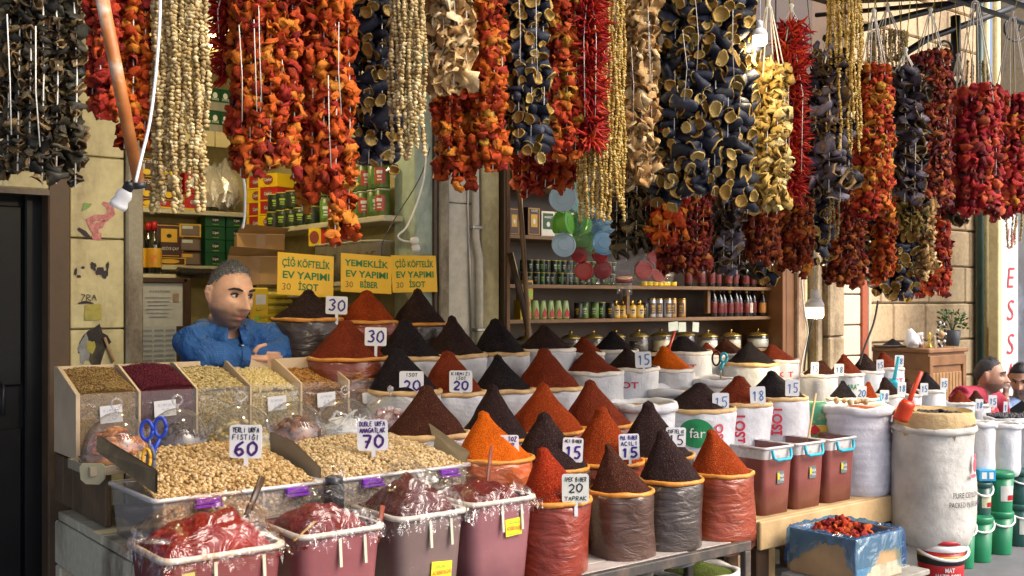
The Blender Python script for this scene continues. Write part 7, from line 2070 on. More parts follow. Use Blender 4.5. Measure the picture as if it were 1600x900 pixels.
# ------------------------------------------------------------------ buckets
M_bg, M_bt = pm("green_bucket", (.012, .20, .085), .35, .1, 8, .05), pm("teal_bucket", (.02, .085, .075), .35, .15, 8, .05)
def bucket(lab, px, top, bot, hw, y, mat, handle=True, sticker=None, z=None):
    k = mpp(px, y); R = hw * k; c = at(px, bot, y); c.z = c.z if z is None else z; hgt = (bot - top) * k
    t = thing("plastic_bucket", lab, "bucket", c, FACE, "stacked plastic buckets")
    MB().lathe([(R * .82, 0), (R * .84, .006), (R * .97, hgt * .88)], 26).build("bucket_body", mat, t)
    MB().lathe([(R * 1.0, hgt * .86), (R * 1.05, hgt * .88), (R * 1.05, hgt * .96), (R * .98, hgt), (R * .85, hgt * .985), (.004, hgt * .985)], 26).build("lid", mat, t)
    if handle:
        pts = [(R * 1.07 * math.cos(a), -R * 1.07 * math.sin(a) * .9 - .004, hgt * .88 - .05 * math.sin(a)) for a in [math.pi * q / 12 for q in range(13)]]
        MB().tube(pts, .006, 6).build("handle", M_white, t)
    if sticker:
        n = 8; vs = []
        for q in range(n + 1):
            th = -math.pi / 2 + .15 - .55 + 1.1 * q / n
            vs += [(math.cos(th) * R * .935, math.sin(th) * R * .935, hgt * .3), (math.cos(th) * R * 1.0, math.sin(th) * R * 1.0, hgt * .68)]
        s_ = MB().add(vs, [(2 * q, 2 * q + 2, 2 * q + 3, 2 * q + 1) for q in range(n)], 0, True).build("sticker", sticker, t)
        vs2 = [(v[0] * 1.01, v[1] * 1.01, hgt * .3 + (v[2] - hgt * .3) * .35 + hgt * .02) for v in vs[8:]]
        MB().add(vs2, [(2 * q, 2 * q + 2, 2 * q + 3, 2 * q + 1) for q in range(4)], 0, True).build("sticker_print", M_redp, s_)
    return t
zt = .0
bucket("green bucket half hidden behind the red paint bucket", 1506, 816, 892, 17, 2.9, M_bg, z=0)
bucket("green bucket on the pavement under a teal one", 1530, 806, 877, 20, 2.92, M_bg, z=0)
bucket("dark teal bucket standing on a green bucket below the cyan box", 1534, 752, 808, 15, 2.94, M_bt, True, C("sticker_cream", (.6, .58, .4)))
bucket("green bucket on the pavement next to the open street", 1562, 799, 866, 20, 2.94, M_bg, z=0)
bucket("green bucket with a white label stacked on another green one", 1563, 736, 799, 20, 2.94, M_bg, False, C("sticker_white", (.66, .66, .6)))
bucket("dark teal bucket with a flowered label on the pavement edge", 1592, 789, 855, 20, 2.97, M_bt, True, C("sticker_white", (.66, .66, .6)), z=0)
bucket("dark teal bucket stacked at the edge of the picture", 1593, 733, 789, 19, 2.97, M_bt, True)
o = carton("small cyan carton wedged under the white sack beside the big sack", at(1538, 750, 2.93), .09, .08, .06, C("print_cyan", (.02, .32, .60)), [('R', .15, .45, .2, .8, M_wht), ('R', .6, .85, .2, .8, M_wht)], rz=FACE)
rb = thing("paint_bucket", "red and black printed paint bucket under the big sack", "bucket", (at(1470, 900, 2.76).x, 2.76, 0), FACE)
R = 37 * mpp(1470, 2.76); hb = at(1470, 838, 2.76).z
def bnd(z0, z1, m, nm, k=1.0): return MB().lathe([(R * (.86 + .12 * z0) * k, hb * z0), (R * (.86 + .12 * z0) * k + .001, hb * z0 + .001), (R * (.86 + .12 * z1) * k, hb * z1)], 28).build(nm, m, rb)
bnd(0, .9, M_redp, "bucket_body"); bnd(.52, .66, M_blk, "black_band", 1.015); bnd(.66, .70, M_goldp, "gold_band", 1.02); bnd(.78, .9, M_white, "white_rim", 1.05); bnd(.92, 1.0, M_redp, "lid", 1.04)
MB().tube([(R * 1.08 * math.cos(a), -R * 1.08 * math.sin(a), hb * .82 - .045 * math.sin(a)) for a in [math.pi * q / 14 for q in range(15)]], .008, 6).build("handle", M_white, rb)
mb = MB()
def bendb(a, z):
    th = -math.pi / 2 + a / R; q = R * (.86 + .12 * z / hb) * 1.03 + .002
    return (math.cos(th) * q, math.sin(th) * q, z)
put_print(mb, "HAZIR BOYA", 0, hb * .28, .022, fn=bendb, width=.14); put_print(mb, "MAT", .0, hb * .4, .022, fn=bendb, width=.05); mb.build("lettering", M_wht, rb)
# white sacks on the buckets
GS = "white sacks standing on the buckets"
tall_sack("white sack of dried beans on the teal bucket next to the big sack", 1531, 660, 738, 22, 2.98, M_sack, M_sack, .014, 0, spice("pale_beans", (.5, .42, .3), (.7, .6, .45)), .012, group=GS)
tall_sack("white sack of pale beans standing on the labelled green bucket", 1570, 662, 740, 23, 3.0, M_sack, M_sack, .014, 0, spice("pale_beans", (.5, .42, .3), (.7, .6, .45)), .012, group=GS)
tall_sack("white sack at the edge of the picture on a teal bucket", 1604, 662, 736, 22, 3.02, M_sack, M_sack, .014, 0, spice("black_pods", (.03, .022, .02), (.15, .1, .08)), .012, group=GS)
t, c, R = tall_sack("wide white sack of black olives behind the bean sacks", 1578, 650, 720, 36, 3.22, M_sack, M_sack, .014, 0, None, .02, group=GS)
ol = [(Vector((math.cos(th) * q, math.sin(th) * q, .012 + rr.uniform(0, .012))), rnd_rot(1)) for q, th in [(math.sqrt(rr.random()) * R * .92, rr.uniform(0, 6.28)) for _ in range(420)]]
s = scatter("olive_heap", blob(6, 5, .009, .0075, .0075), ol, pm("black_olive", (.012, .012, .018), .25, .3, 30, 0, coat=.4), None, True, c); tag(s, "black olives heaped in the wide white sack", "olives", kind="stuff")
MB().lathe([(R * .9, -.05), (R * .95, .006), (.002, .012)], 20).build("olive_bed", MATS["black_olive"], t)
cs = thing("sack_stand", "board stand hidden under the sack of black olives", "stand", (c.x, c.y, 0)); MB().box((0, 0, c.z - .36), (.3, .3, .03)).build("top", M_standwood, cs)
for sx in (-.12, .12): MB().box((sx, 0, (c.z - .376) / 2), (.04, .2, c.z - .377)).build("leg", M_standwood, cs)
# ------------------------------------------------------------------ cabinet before the sandstone wall
K = at(1450, 545, 4.6); kw, kd, kh = .56, .5, K.z
cab = thing("wooden_cabinet", "small brown wooden cabinet with slatted front against the sandstone wall", "cabinet", (K.x, 4.6, 0))
M_cab = pm("cabinet_wood", (.24, .115, .045), .45, .3, 5, .2, 30, c2=(.34, .18, .08))
MB().box((kw / 2, kd / 2, (kh - .04) / 2), (kw, kd, kh - .04)).build("carcass", M_cab, cab)
MB().box((kw / 2, kd / 2, kh - .019), (kw + .05, kd + .05, .038), bev=.008).build("top_board", M_cab, cab)
for i in range(9):
    MB().box((.075 + .05 * i, -.006, (kh - .22) / 2 + .05), (.044, .012, kh - .28), bev=.004).build("slat", pm("cabinet_slat", (.36, .20, .085), .45, .25, 6), cab)
for (cx, cz, w_, h_) in ((kw / 2, kh - .1, kw, .08), (.025, kh / 2 - .07, .05, kh - .14), (kw - .025, kh / 2 - .07, .05, kh - .14)):
    MB().box((cx, -.009, cz), (w_, .018, h_), bev=.004).build("frame_rail", M_cab, cab)
for i in range(2):
    MB().box((-.009, .13 + .24 * i, kh / 2 - .05), (.018, .19, kh - .25), bev=.006).build("side_panel", M_cab, cab)
zt = kh
def on_cab(px, y): return Vector((at(px, 540, y).x, y, zt))
t = thing("metal_tray", "round dark metal tray with black heap on the cabinet", "tray", on_cab(1395, 4.98)); MB().lathe([(.15, 0), (.17, .012), (.175, .02), (.16, .014), (.002, .008)], 24).build("dish", M_steel, t); cone_mesh(.09, .06, 0, 4).build("heap", SP['black'], t); t.children[-1].location = (0, 0, .01)
q = on_cab(1438, 4.72); t = thing("small_jar", "small glass jar with amber contents on the cabinet corner", "jar", q); MB().lathe([(.028, 0), (.03, .01), (.03, .09), (.02, .1)], 14).build("glass_body", M_glass, t); MB().lathe([(.026, .004), (.026, .05), (.002, .052)], 12).build("contents", C("amber_fill", (.30, .10, .02)), t); MB().lathe([(.022, .1), (.022, .125), (.002, .126)], 12).build("lid", M_white, t)
t = thing("white_ornament", "lumpy white coral ornament on the cabinet", "ornament", on_cab(1426, 4.75)); crumple(MB().lathe([(.05, 0), (.07, .02), (.06, .06), (.03, .1), (.004, .12)], 16), .03, 2, 22).build("ornament_body", M_paper, t)
for i, (px, h_, m) in enumerate(((1452, .13, M_gold), (1460, .10, pm("bone_figurine", (.55, .46, .3), .6)))):
    t = thing("figurine", ["small gilt figurine on the cabinet", "small pale figurine beside the gilt one"][i], "figurine", on_cab(px, 4.7)); MB().lathe([(.025, 0), (.022, .01), (.01, h_ * .35), (.018, h_ * .55), (.008, h_ * .72), (.014, h_ * .85), (.002, h_)], 12).build("figure", m, t); MB().box((0, 0, .004), (.05, .05, .008)).build("base", m, t)
t = thing("potted_plant", "small green plant in a dark pot on the cabinet end", "plant", on_cab(1488, 4.78)); MB().lathe([(.05, 0), (.055, .01), (.07, .13), (.062, .135), (.055, .11), (.002, .11)], 18).build("pot", pm("dark_pot", (.04, .05, .06), .5), t)
lf = []
for i in range(150):
    th, r_, z_ = rr.uniform(0, 6.28), .11 * math.sqrt(rr.random()), rr.uniform(.15, .30)
    lf.append(((r_ * math.cos(th), r_ * math.sin(th), z_), aim(th, rr.uniform(-.2, .8), rr.uniform(0, 6)) * .035))
scatter("foliage", ([(0, 0, 0), (.35, 0, .4), (0, .02, 1.0), (-.35, 0, .4)], [(0, 1, 2, 3)], [0]), lf, piece_mat("leaf_green", [(0, (.02, .06, .015)), (.5, (.045, .12, .03)), (1, (.09, .2, .05))], .5, island=True), t)
for i in range(7):
    th = i * .9; MB().tube([(0, 0, .1), (.03 * math.cos(th), .03 * math.sin(th), .2), (.08 * math.cos(th), .08 * math.sin(th), .27)], .003, 5).build("stem", pm("plant_stem", (.06, .09, .03), .6), t)
t = thing("beaded_wreath", "dark beaded wreath with a round ornament leaning on the plant pot", "ornament", on_cab(1471, 4.66))
for i in range(20):
    a = 6.28319 * i / 20; o = MB(); o.add(*blob(6, 5, .012, .012, .012)[:2], 0, True); o.build("bead", M_iron if i % 3 else M_white, t, (.06 * math.cos(a), 0, .11 + .1 * math.sin(a)))
MB().lathe([(.004, .08), (.025, .1), (.025, .12), (.004, .14)], 12).build("round_ornament", M_pallet, t)
# ------------------------------------------------------------------ people
def fuse(mb, voxel, smooth=4, push=None):
    """weld overlapping closed shapes into one continuous skin"""
    me = mb.mesh("fuse", [])
    ob = bpy.data.objects.new("fuse", me); COL.objects.link(ob)
    m = ob.modifiers.new("r", 'REMESH'); m.mode = 'VOXEL'; m.voxel_size = voxel; m.use_smooth_shade = True
    if smooth:
        s = ob.modifiers.new("s", 'SMOOTH'); s.iterations = smooth; s.factor = .5
    dg = bpy.context.evaluated_depsgraph_get()
    out = bpy.data.meshes.new_from_object(ob.evaluated_get(dg))
    bpy.data.objects.remove(ob); bpy.data.meshes.remove(me)
    if push:
        for v in out.vertices:
            v.co = push(v.co)
    for p in out.polygons:
        p.use_smooth = True
    return out
def gs(x, s): return math.exp(-(x / s) ** 2)
def head_shape(mb, M, fat=1.0):
    """skull, jaw, brow, nose, lips, chin, ears; x across, -y is the face, z up, 0.24 m tall"""
    n, rings = 72, 54
    vs = []
    for i in range(rings + 1):
        ph = -math.pi / 2 + math.pi * i / rings
        for k in range(n):
            th = 6.28319 * k / n
            x, y, z = .076 * math.cos(ph) * math.sin(th), -.098 * math.cos(ph) * math.cos(th), .122 * math.sin(ph)
            fr = max(0, -y / .098)                              # 1 at the face
            if z < 0:                                            # jaw narrows, back of the skull tucks in
                q = min(1, -z / .122)
                x *= 1 - .20 * q ** 2
                if y > 0: y *= 1 - .50 * q
                else: y = y * (1 - .02 * q) - .020 * q * math.cos(ph) * fr
            else:
                y -= 0
                if y > 0: y *= 1.06
            if fr > .2:
                w = fr
                y -= .014 * gs(z - .034, .012) * gs(abs(x) - .028, .026) * w         # brow
                y += .017 * gs(z - .012, .013) * gs(abs(x) - .031, .018) * w         # sockets
                y -= .008 * gs(z + .018, .022) * gs(abs(x) - .045, .022) * w         # cheek bones
                nb = max(0, min(1, (.030 - z) / .058))                               # nose bridge grows to the tip
                if -.040 < z < .04:
                    fade = 1 if z > -.030 else max(0, (z + .040) / .010)
                    y -= (.012 + .036 * nb) * gs(x, .0085 + .0065 * nb) * fade
                y -= .013 * gs(z + .026, .009) * gs(abs(x) - .014, .007) * w          # nostrils
                y -= .012 * gs(z + .055, .008) * gs(x, .022) * w                      # upper lip
                y += .010 * gs(z + .0635, .0035) * gs(x, .026) * w                     # mouth line
                y -= .013 * gs(z + .072, .007) * gs(x, .019) * w                      # lower lip
                y += .009 * gs(z + .085, .006) * gs(x, .02) * w
                y += .006 * gs(abs(x) - .040 - (z + .05) * -.35, .006) * gs(z + .045, .022) * w
                y -= .014 * gs(z + .103, .014) * gs(x, .026) * w                      # chin
            vs.append(M @ Vector((x * fat, y, z * 1.05)))
    fs = []
    for i in range(rings):
        for k in range(n):
            fs.append((i * n + k, i * n + (k + 1) % n, (i + 1) * n + (k + 1) % n, (i + 1) * n + k))
    mb.add(vs, fs, 0, True)
    for s in (-1, 1):                                            # ears
        pts = [(s * .074, .012, -.030), (s * .082, .018, -.012), (s * .088, .024, .010), (s * .088, .020, .028), (s * .080, .008, .030), (s * .077, .002, .012)]
        mb.tube([M @ Vector(p) for p in pts], [.009, .010, .010, .009, .008, .006], 8)
        mb.tube([M @ Vector((s * .073, .008, -.02)), M @ Vector((s * .083, .014, .012))], [.012, .013], 8)
def hair_shape(M, line, thick, recede, seed):
    """cap of short hair following the skull down to the hair line"""
    n, rings = 60, 26
    mb = MB(); vs = []; keep = {}
    for i in range(rings + 1):
        ph = -.55 + (math.pi / 2 + .55) * i / rings
        for k in range(n):
            th = 6.28319 * k / n
            c = math.cos(th)
            x, y, z = .076 * math.cos(ph) * math.sin(th), -.098 * math.cos(ph) * c, .122 * math.sin(ph)
            if z < 0 and y > 0: y *= 1 - .45 * min(1, -z / .122)
            elif y > 0: y *= 1.06
            lim = line + (recede * max(0, c) ** 1.2) - .11 * max(0, -c) ** .6 - .028 * gs(c - .1, .16)
            up = max(0, min(1, (z - lim) / .018))
            t = thick * up * (1 + .5 * max(0, ph) ) * (1 + .35 * noise.noise(Vector((x * 90, y * 90, z * 90 + seed)))) - (0 if up > 0 else .008)
            d = Vector((x / .076, y / .098, z / .122)).normalized()
            vs.append(M @ (Vector((x, y, z)) + d * t))
    fs = [(i * n + k, i * n + (k + 1) % n, (i + 1) * n + (k + 1) % n, (i + 1) * n + k) for i in range(rings) for k in range(n)]
    mb.add(vs, fs, 0, True)
    return mb
def tufts(HM, cap, mat, par, k):
    tuft = []; rr = random.Random(3); ctr = HM @ Vector((0, 0, .02)); fwd_ = (HM.to_3x3() @ Vector((0, -1, 0))).normalized(); inv = HM.inverted()
    for v in cap.v[4 * 60:]:
        for _ in range(k):
            p = Vector(v) + Vector((rr.uniform(-.004, .004), rr.uniform(-.004, .004), rr.uniform(-.004, .004))); d = (p - ctr).normalized()
            l = inv @ p
            if l.z < .045 and l.y < -.035: continue
            q = (d * .6 + UP * .3 + fwd_ * rr.uniform(-.3, .5) + Vector((rr.uniform(-.4, .4), rr.uniform(-.4, .4), rr.uniform(-.2, .3)))).to_track_quat('Z', 'X').to_matrix()
            tuft.append((p - d * .004, q * rr.uniform(.008, .012 + max(0, l.z) * .09)))
    ts = scatter("hair_strands", ([(-.09, 0, 0), (.09, 0, 0), (0, .05, 0), (0, 0, 1)], [(0, 1, 3), (1, 2, 3), (2, 0, 3)], [0, 0, 0]), tuft, mat, par); ts["kind"] = "stuff"
def skin_mat(name, c, stubble, frame):
    """skin with rosier and paler zones and a short beard on the jaw; frame = head matrix"""
    m, t = newmat(name)
    inv = frame.inverted()
    mp = t.new("ShaderNodeVectorTransform") if False else None
    vec = t.coord()
    # object space -> head space through three dot products
    rows = []
    for r in range(3):
        d = t.new("ShaderNodeVectorMath", operation='DOT_PRODUCT'); d.inputs[1].default_value = tuple(inv[r][:3]); t.link(vec, d.inputs[0])
        a = t.new("ShaderNodeMath", operation='ADD'); t.link(d.outputs["Value"], a.inputs[0]); a.inputs[1].default_value = inv[r][3]
        rows.append(a.outputs[0])
    base = t.ramp(t.noise(28, 4), [(.3, mul(c, .82)), (.55, c), (.75, (min(1, c[0] * 1.12), c[1] * 1.02, c[2] * .98))])
    def mr(s, a, b, c0=0., c1=1.):
        q = t.new("ShaderNodeMapRange"); q.interpolation_type = 'SMOOTHSTEP'
        q.inputs[1].default_value = a; q.inputs[2].default_value = b; q.inputs[3].default_value = c0; q.inputs[4].default_value = c1
        t.link(s, q.inputs[0]); return q.outputs[0]
    def mm(a, b):
        q = t.new("ShaderNodeMath", operation='MULTIPLY'); t.link(a, q.inputs[0]); t.link(b, q.inputs[1]); return q.outputs[0]
    low = mr(rows[2], -.036, -.056); notlow = mr(rows[2], -.150, -.122)
    fr = mr(rows[1], .045, .0)
    beard = mm(mm(low, notlow), fr)
    spec = t.new("ShaderNodeMath", operation='MULTIPLY_ADD'); t.link(t.noise(420, 2), spec.inputs[0]); spec.inputs[1].default_value = .8; spec.inputs[2].default_value = .3
    fac = mm(beard, spec.outputs[0])
    col = t.mix(fac, base, stubble)
    # lips
    ax = t.new("ShaderNodeMath", operation='ABSOLUTE'); t.link(rows[0], ax.inputs[0])
    lip = mm(mm(mr(rows[2], -.086, -.079), mr(rows[2], -.051, -.057)), mm(mr(ax.outputs[0], .025, .019), mr(rows[1], -.085, -.092)))
    col = t.mix(lip, col, (.34, .15, .115))
    t.link(col, t.b.inputs["Base Color"]); t.b.inputs["Roughness"].default_value = .48
    t.b.inputs["Subsurface Weight"].default_value = .12; t.b.inputs["Subsurface Radius"].default_value = (.012, .004, .002)
    t.bump(t.noise(220, 3), .12, .002)
    return m
def hand(mb, wrist, fwd, side, nrm, s=1.0, curl=.9):
    """palm with four unequal bent fingers and a thumb off its side"""
    fwd, side, nrm = fwd.normalized(), side.normalized(), nrm.normalized()
    mb.tube([wrist - fwd * .02, wrist + fwd * .03 * s, wrist + fwd * .085 * s], [.026 * s, .036 * s, .038 * s], 10, flat=.5)
    for i, (o, L) in enumerate(((-.028, .068), (-.009, .078), (.010, .073), (.028, .056))):
        p = wrist + fwd * .082 * s + side * o * s
        a = p + (fwd * .45 + nrm * -.0) * L * s * .8
        b = a + (fwd * math.cos(curl) - nrm * math.sin(curl)) * L * s * .45
        c = b + (fwd * math.cos(curl * 1.9) - nrm * math.sin(curl * 1.9)) * L * s * .35
        mb.tube([p, a, b, c], [.0095 * s, .009 * s, .0085 * s, .006 * s], 8)
    p = wrist + fwd * .025 * s - side * .03 * s
    mb.tube([p, p + (fwd * .6 - side * .8) * .035 * s, p + (fwd * 1.3 - side * .9) * .045 * s - nrm * .012 * s], [.013 * s, .0105 * s, .008 * s], 8)
M_eyew = pm("eye_white", (.62, .58, .54), .2, .05, 20, 0); M_iris = pm("dark_iris", (.025, .014, .008), .12, .2, 60, 0)
M_brow = pm("dark_brow", (.018, .013, .011), .7, .3, 120, .5, 300)
def face_bits(t, HM, hairmat, brow=True):
    for s in (-1, 1):
        mb = MB(); mb.add(*[z for z in blob(14, 9, .0132, .0125, .0088)[:2]], 0, True); mb.v = [tuple(HM @ (Vector(v) + Vector((s * .031, -.0755, .0125)))) for v in mb.v]
        e = mb.build("eye", M_eyew, t)
        mb = MB(); mb.add(*[z for z in blob(12, 7, .0058, .0030, .0058)[:2]], 0, True); mb.v = [tuple(HM @ (Vector(v) + Vector((s * .031 + .003, -.0868, .0125)))) for v in mb.v]
        mb.build("iris", M_iris, e)
        mb = MB().tube([HM @ Vector(p) for p in ((s * .047, -.0765, .0165), (s * .039, -.0865, .0215), (s * .031, -.0895, .0225), (s * .020, -.0875, .0185))], [.0022, .0034, .0034, .0022], 6)
        mb.build("upper_eyelid", M_brow, t)
        if brow:
            mb = MB().tube([HM @ Vector(p) for p in ((s * .056, -.0715, .034), (s * .044, -.0895, .041), (s * .030, -.1005, .040), (s * .014, -.1035, .035))], [.003, .0062, .0072, .005], 8, flat=.7)
            mb.build("eyebrow", M_brow, t)
def cloth(name, c, dots=None, fold=.5):
    m, t = newmat(name)
    n = t.noise(5, 5)
    col = t.ramp(n, [(.3, mul(c, .72)), (.55, c), (.75, mul(c, 1.2))])
    if dots:
        v = t.new("ShaderNodeTexVoronoi"); v.inputs["Scale"].default_value = 110; v.inputs["Randomness"].default_value = .25; t.link(t.coord(), v.inputs["Vector"])
        col = t.mix(t.ramp(v.outputs["Distance"], [(.14, (.8, .8, .8)), (.2, (0, 0, 0))]), col, dots)
    t.link(col, t.b.inputs["Base Color"]); t.b.inputs["Roughness"].default_value = .75
    nz = t.new("ShaderNodeTexNoise"); nz.inputs["Scale"].default_value = 7; nz.inputs["Detail"].default_value = 3; nz.inputs["Distortion"].default_value = 1.4; t.link(t.coord(), nz.inputs["Vector"])
    t.bump(nz.outputs[0], fold, .05)
    return m
def wrinkle(amp, freq, seed):
    def f(co):
        n = Vector((noise.noise(co * freq + Vector((seed, 0, 0))), noise.noise(co * freq + Vector((0, seed, 3))), noise.noise(co * freq * 1.3 + Vector((5, 0, seed)))))
        return co + n * amp
    return f
def hmat(loc, yaw, pitch, roll_, s):
    """head frame: the face (-y) turned by yaw about z from the camera, then pitched"""
    return Matrix.Translation(loc) @ Matrix.Rotation(yaw, 4, 'Z') @ Matrix.Rotation(roll_, 4, 'Y') @ Matrix.Rotation(pitch, 4, 'X') @ Matrix.Scale(s, 4)

# ---- the seller, leaning on the spice box with folded arms, looking down the street
YM = 4.14
Or = at(352, 560, YM); Or.z = 0.0
P = lambda px, py, dy=0.0: at(px, py, YM + dy) - Or
seller = thing("person", "man in a dotted blue shirt leaning on the spice box with folded arms", "person", Or)
HM = hmat(P(359, 463, -.06), FACE + math.radians(48), math.radians(9), .06, 1.06)
body = MB()
head_shape(body, HM, 1.06)
neck0, neck1 = P(352, 520, 0), HM @ Vector((0, .02, -.075))
body.tube([neck0 + Vector((-.01, .02, -.06)), neck0, neck1], [.075, .068, .062], 14)
body.tube([P(355, 640, .03), P(355, 545, .03), P(354, 522, .02)], [.14, .13, .07], 14)
E1, W1 = P(322, 555, -.12), P(389, 560, -.13)
S1, S2 = P(296, 529, -.02), P(414, 527, .08)
E2, W2 = P(437, 553, -.03), P(384, 566, -.07)
body.tube([S1, E1, W1], [.05, .042, .027], 12); body.tube([S2, E2, W2], [.05, .042, .027], 12)
hand(body, W1, RIGHT * 1 + AWAY * .35 - UP * .05, UP * -1 + AWAY * .2, AWAY * -1, .86, .7)
hand(body, W2, RIGHT * -1 + AWAY * -.1 - UP * .12, UP * 1, AWAY * -1, .86, .7)
# hidden lower body so that he stands on the floor
body.tube([P(355, 640, .03), Vector((0, .12, .86))], [.14, .14], 14)
for s in (-1, 1):
    body.tube([Vector((s * .08, .12, .88)), Vector((s * .09, .14, .46)), Vector((s * .09, .18, .08))], [.085, .06, .045], 12)
    body.tube([Vector((s * .09, .2, .04)), Vector((s * .10, .02, .035))], [.045, .036], 10)
M_skin1 = skin_mat("skin_seller", (.62, .37, .25), (.085, .062, .052), HM)
sk = link("body", fuse(body, .0042, 1), seller); sk.data.materials.clear(); sk.data.materials.append(M_skin1)
face_bits(seller, HM, None)
m_, nt = newmat("grey_hair")
nn = nt.noise(160, 3); nt.link(nt.ramp(nn, [(.35, (.035, .035, .038)), (.5, (.11, .115, .125)), (.7, (.36, .38, .42))]), nt.b.inputs["Base Color"]); nt.b.inputs["Roughness"].default_value = .55; nt.bump(nt.noise(130, 4), .9, .01)
hb_ = hair_shape(HM, .058, .0045, .030, 2); ho = hb_.build("hair", m_, seller)
tufts(HM, hb_, m_, ho, 3)
sh = MB()
Cc = P(355, 560, .03)
sh.tube([Vector((0, .1, .82)), P(352, 640, .04), P(352, 575, .02), P(353, 545, .01), P(354, 528, .01)], [.19, .195, .19, .175, .11], 20, flat=.72)
sh.tube([S1 + (S2 - S1) * .03, S1 + (S2 - S1) * .5 + UP * .012, S2 - (S2 - S1) * .03], [.066, .08, .066], 14)
sh.tube([S1, S1.lerp(E1, .5) + Vector((-.012, 0, 0)), E1, E1.lerp(W1, .5), W1 - (W1 - E1) * .12], [.074, .072, .064, .056, .048], 14)
sh.tube([S2, S2.lerp(E2, .5) + Vector((.01, 0, 0)), E2, E2.lerp(W2, .5), W2], [.070, .066, .060, .052, .044], 14)
M_shirt = cloth("blue_dotted_shirt", (.014, .090, .30), (.14, .28, .5), .8)
so = link("shirt", fuse(sh, .009, 4, wrinkle(.016, 15, 3)), seller); so.data.materials.append(M_shirt)
# collar: two wings folded over round the neck
cl = MB(); n = 26; vs = []
nb = P(357, 513, -.02); ax_yaw = FACE + math.radians(30)
for i in range(n + 1):
    a = ax_yaw - math.pi / 2 + math.radians(16) + (2 * math.pi - math.radians(32)) * i / n
    d = Vector((math.cos(a), math.sin(a), 0)); e = abs(i / n - .5) * 2
    drop = .015 + .03 * e ** 3
    vs += [nb + d * .070 + UP * (.022 - .03 * e), nb + d * .080 + UP * (.032 - .032 * e), nb + d * (.098 + .015 * e ** 3) - UP * (.006 + drop + .026 * e)]
cl.add(vs, [(3 * i + j, 3 * i + 3 + j, 3 * i + 4 + j, 3 * i + 1 + j) for i in range(n) for j in range(2)], 0, True)
co = cl.build("collar", M_shirt, so)
md = co.modifiers.new("thick", 'SOLIDIFY'); md.thickness = .005
cuff = MB().tube([W1 - (W1 - E1) * .26, W1 - (W1 - E1) * .06], [.054, .051], 16, cap=False); cuff.build("cuff", M_shirt, so)
for i in range(2):
    MB().lathe([(.006, 0), (.006, .002), (.002, .003)], 10).build("button", M_white, so, P(379 + i * 8, 540 + 10 * i, -.15))
tr = MB().tube([Vector((0, .1, .95)), Vector((0, .12, .8))], [.185, .18], 18, flat=.7)
for s in (-1, 1): tr.tube([Vector((s * .08, .12, .88)), Vector((s * .09, .14, .46)), Vector((s * .09, .18, .10))], [.105, .085, .075], 14)
to = link("trousers", fuse(tr, .014, 4), seller); to.data.materials.append(cloth("dark_trousers", (.02, .022, .03)))

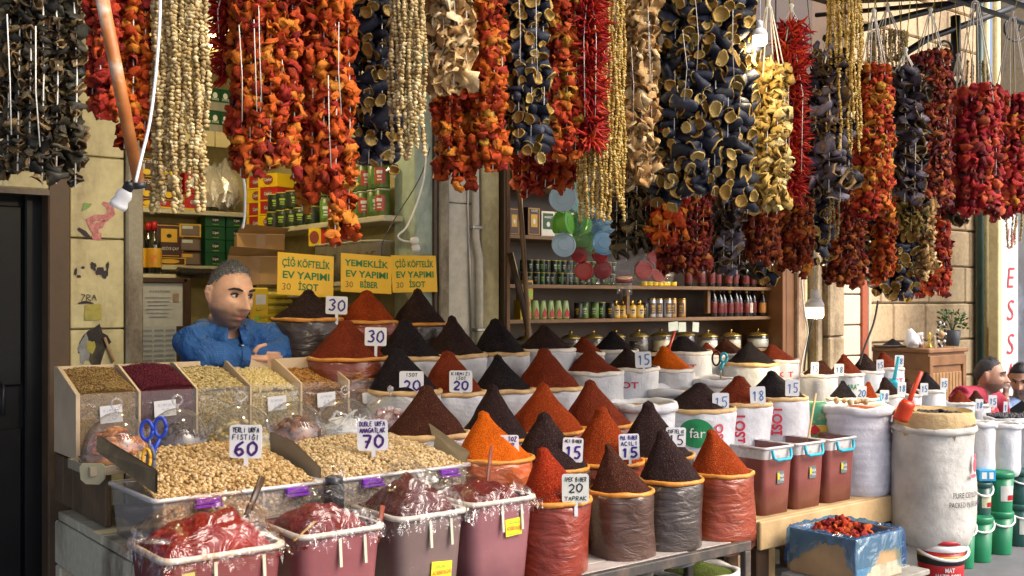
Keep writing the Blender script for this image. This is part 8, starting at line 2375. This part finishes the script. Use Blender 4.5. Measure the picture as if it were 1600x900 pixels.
# ---- the two men talking at the far right, sitting low
def sitter(lab, hp, hy, y, yaw, pitch, shirt, skin, hairc, hs, shl, shr, elbow, wrist, hdir, seed, elbow2=None, wrist2=None, bald=0.0, extra=None):
    o = at(hp[0], hp[1], y); o.z = 0
    t = thing("person", lab, "person", o)
    Q = lambda px, py, dy=0.0: at(px, py, y + dy) - o
    H = hmat(Q(hp[0], hp[1], hy), FACE + yaw, pitch, 0, hs)
    b = MB(); head_shape(b, H, 1.05)
    sl, sr = Q(*shl), Q(*shr)
    nk = (sl + sr) / 2
    b.tube([nk + UP * -.02, H @ Vector((0, .02, -.08))], [.065, .055], 12)
    b.tube([nk + UP * -.05, nk + UP * -.35 + AWAY * .1], [.12, .15], 12)
    el, wr = Q(*elbow), Q(*wrist)
    b.tube([sl if elbow[0] < hp[0] else sr, el, wr], [.05, .04, .026], 10)
    hand(b, wr, hdir[0], hdir[1], hdir[2], .95, .6)
    if elbow2:
        e2, w2 = Q(*elbow2), Q(*wrist2); b.tube([sl if elbow2[0] < hp[0] else sr, e2, w2], [.05, .04, .026], 10); hand(b, w2, RIGHT * -1 + UP * .2, AWAY, UP, .95, .6)
    hips = nk + UP * -.45 + AWAY * .12
    hips.z = max(hips.z, .34)
    for s in (-1, 1):
        b.tube([hips + RIGHT * s * .09, hips + RIGHT * (s * .12 + .1) - AWAY * .32 + UP * .02, Vector((hips.x, hips.y, .06)) + RIGHT * (s * .12 + .1) - AWAY * .36], [.085, .06, .045], 10)
    ob = link("body", fuse(b, .0075, 1), t); ob.data.materials.append(skin_mat("skin_%d" % seed, skin, (.07, .05, .045), H))
    face_bits(t, H, None)
    hc = hair_shape(H, .05 + bald, .006, .03, seed); hm_ = pm("hair_%d" % seed, hairc, .6, .4, 120, .7, 150); tufts(H, hc, hm_, hc.build("hair", hm_, t), 1)
    s_ = MB()
    s_.tube([hips + UP * -.05, nk + UP * -.3 + AWAY * .05, nk + UP * -.1, nk + UP * -.015], [.19, .19, .175, .10], 16, flat=.75)
    s_.tube([sl, nk + UP * .005, sr], [.07, .08, .07], 12)
    se = sl if elbow[0] < hp[0] else sr
    s_.tube([se, se.lerp(el, .5), se.lerp(el, .85)], [.076, .066, .062], 12)
    so_ = sr if elbow[0] < hp[0] else sl
    tgt = Q(*elbow2) if elbow2 else so_ + UP * -.22
    s_.tube([so_, so_.lerp(tgt, .5), so_.lerp(tgt, .85)], [.074, .066, .06], 12)
    w_ = link("shirt", fuse(s_, .013, 4, wrinkle(.01, 11, seed)), t); w_.data.materials.append(shirt)
    p_ = MB()
    for s in (-1, 1):
        p_.tube([hips + RIGHT * s * .07, hips + RIGHT * (s * .12 + .1) - AWAY * .32 + UP * .02, Vector((hips.x, hips.y, .14)) + RIGHT * (s * .12 + .1) - AWAY * .36], [.105, .085, .07], 12)
    pp_ = link("trousers", fuse(p_, .016, 3), t); pp_.data.materials.append(cloth("sitter_trousers_%d" % seed, (.03, .035, .05)))
    st = thing("low_stool", ["low wooden stool under the man in the crimson shirt", "low wooden stool under the man in the pale blue shirt"][seed - 5], "stool", o + Vector((hips.x, hips.y, 0)))
    MB().box((0, 0, hips.z - .12), (.3, .3, .03), bev=.006).build("seat", M_brown, st)
    for sx in (-.12, .12):
        for sy in (-.12, .12): MB().box((sx, sy, (hips.z - .136) / 2), (.03, .03, hips.z - .137)).build("leg", M_brown, st)
    return t
sitter("man in a crimson shirt sitting with his back to the spice sacks", (1546, 588), 0.0, 3.95, math.radians(62), math.radians(4), cloth("crimson_shirt", (.30, .008, .035)), (.44, .24, .16), (.03, .028, .03), 1.02, (1500, 618, .02), (1556, 622, .1), (1570, 660, .08), (1572, 622, .06), (UP, RIGHT, AWAY * -1), 5, bald=.01)
s2 = sitter("man in a pale blue shirt looking down at his phone", (1594, 592), 0.0, 4.2, math.radians(-30), math.radians(24), cloth("pale_blue_shirt", (.20, .30, .52)), (.42, .23, .15), (.012, .012, .014), 1.02, (1566, 632, .1), (1622, 632, .1), (1568, 655, -.02), (1588, 645, -.12), (RIGHT * 1 + UP * .1, AWAY, UP), 6)
ph = MB().box((0, 0, 0), (.012, .075, .15), bev=.003).build("phone", M_black, None, at(1590, 640, 4.02), FACE); ph.rotation_euler = (.9, .3, FACE + 1.2)
tag(ph, "black phone held by the man in the pale blue shirt", "phone")
# ------------------------------------------------------------------ done
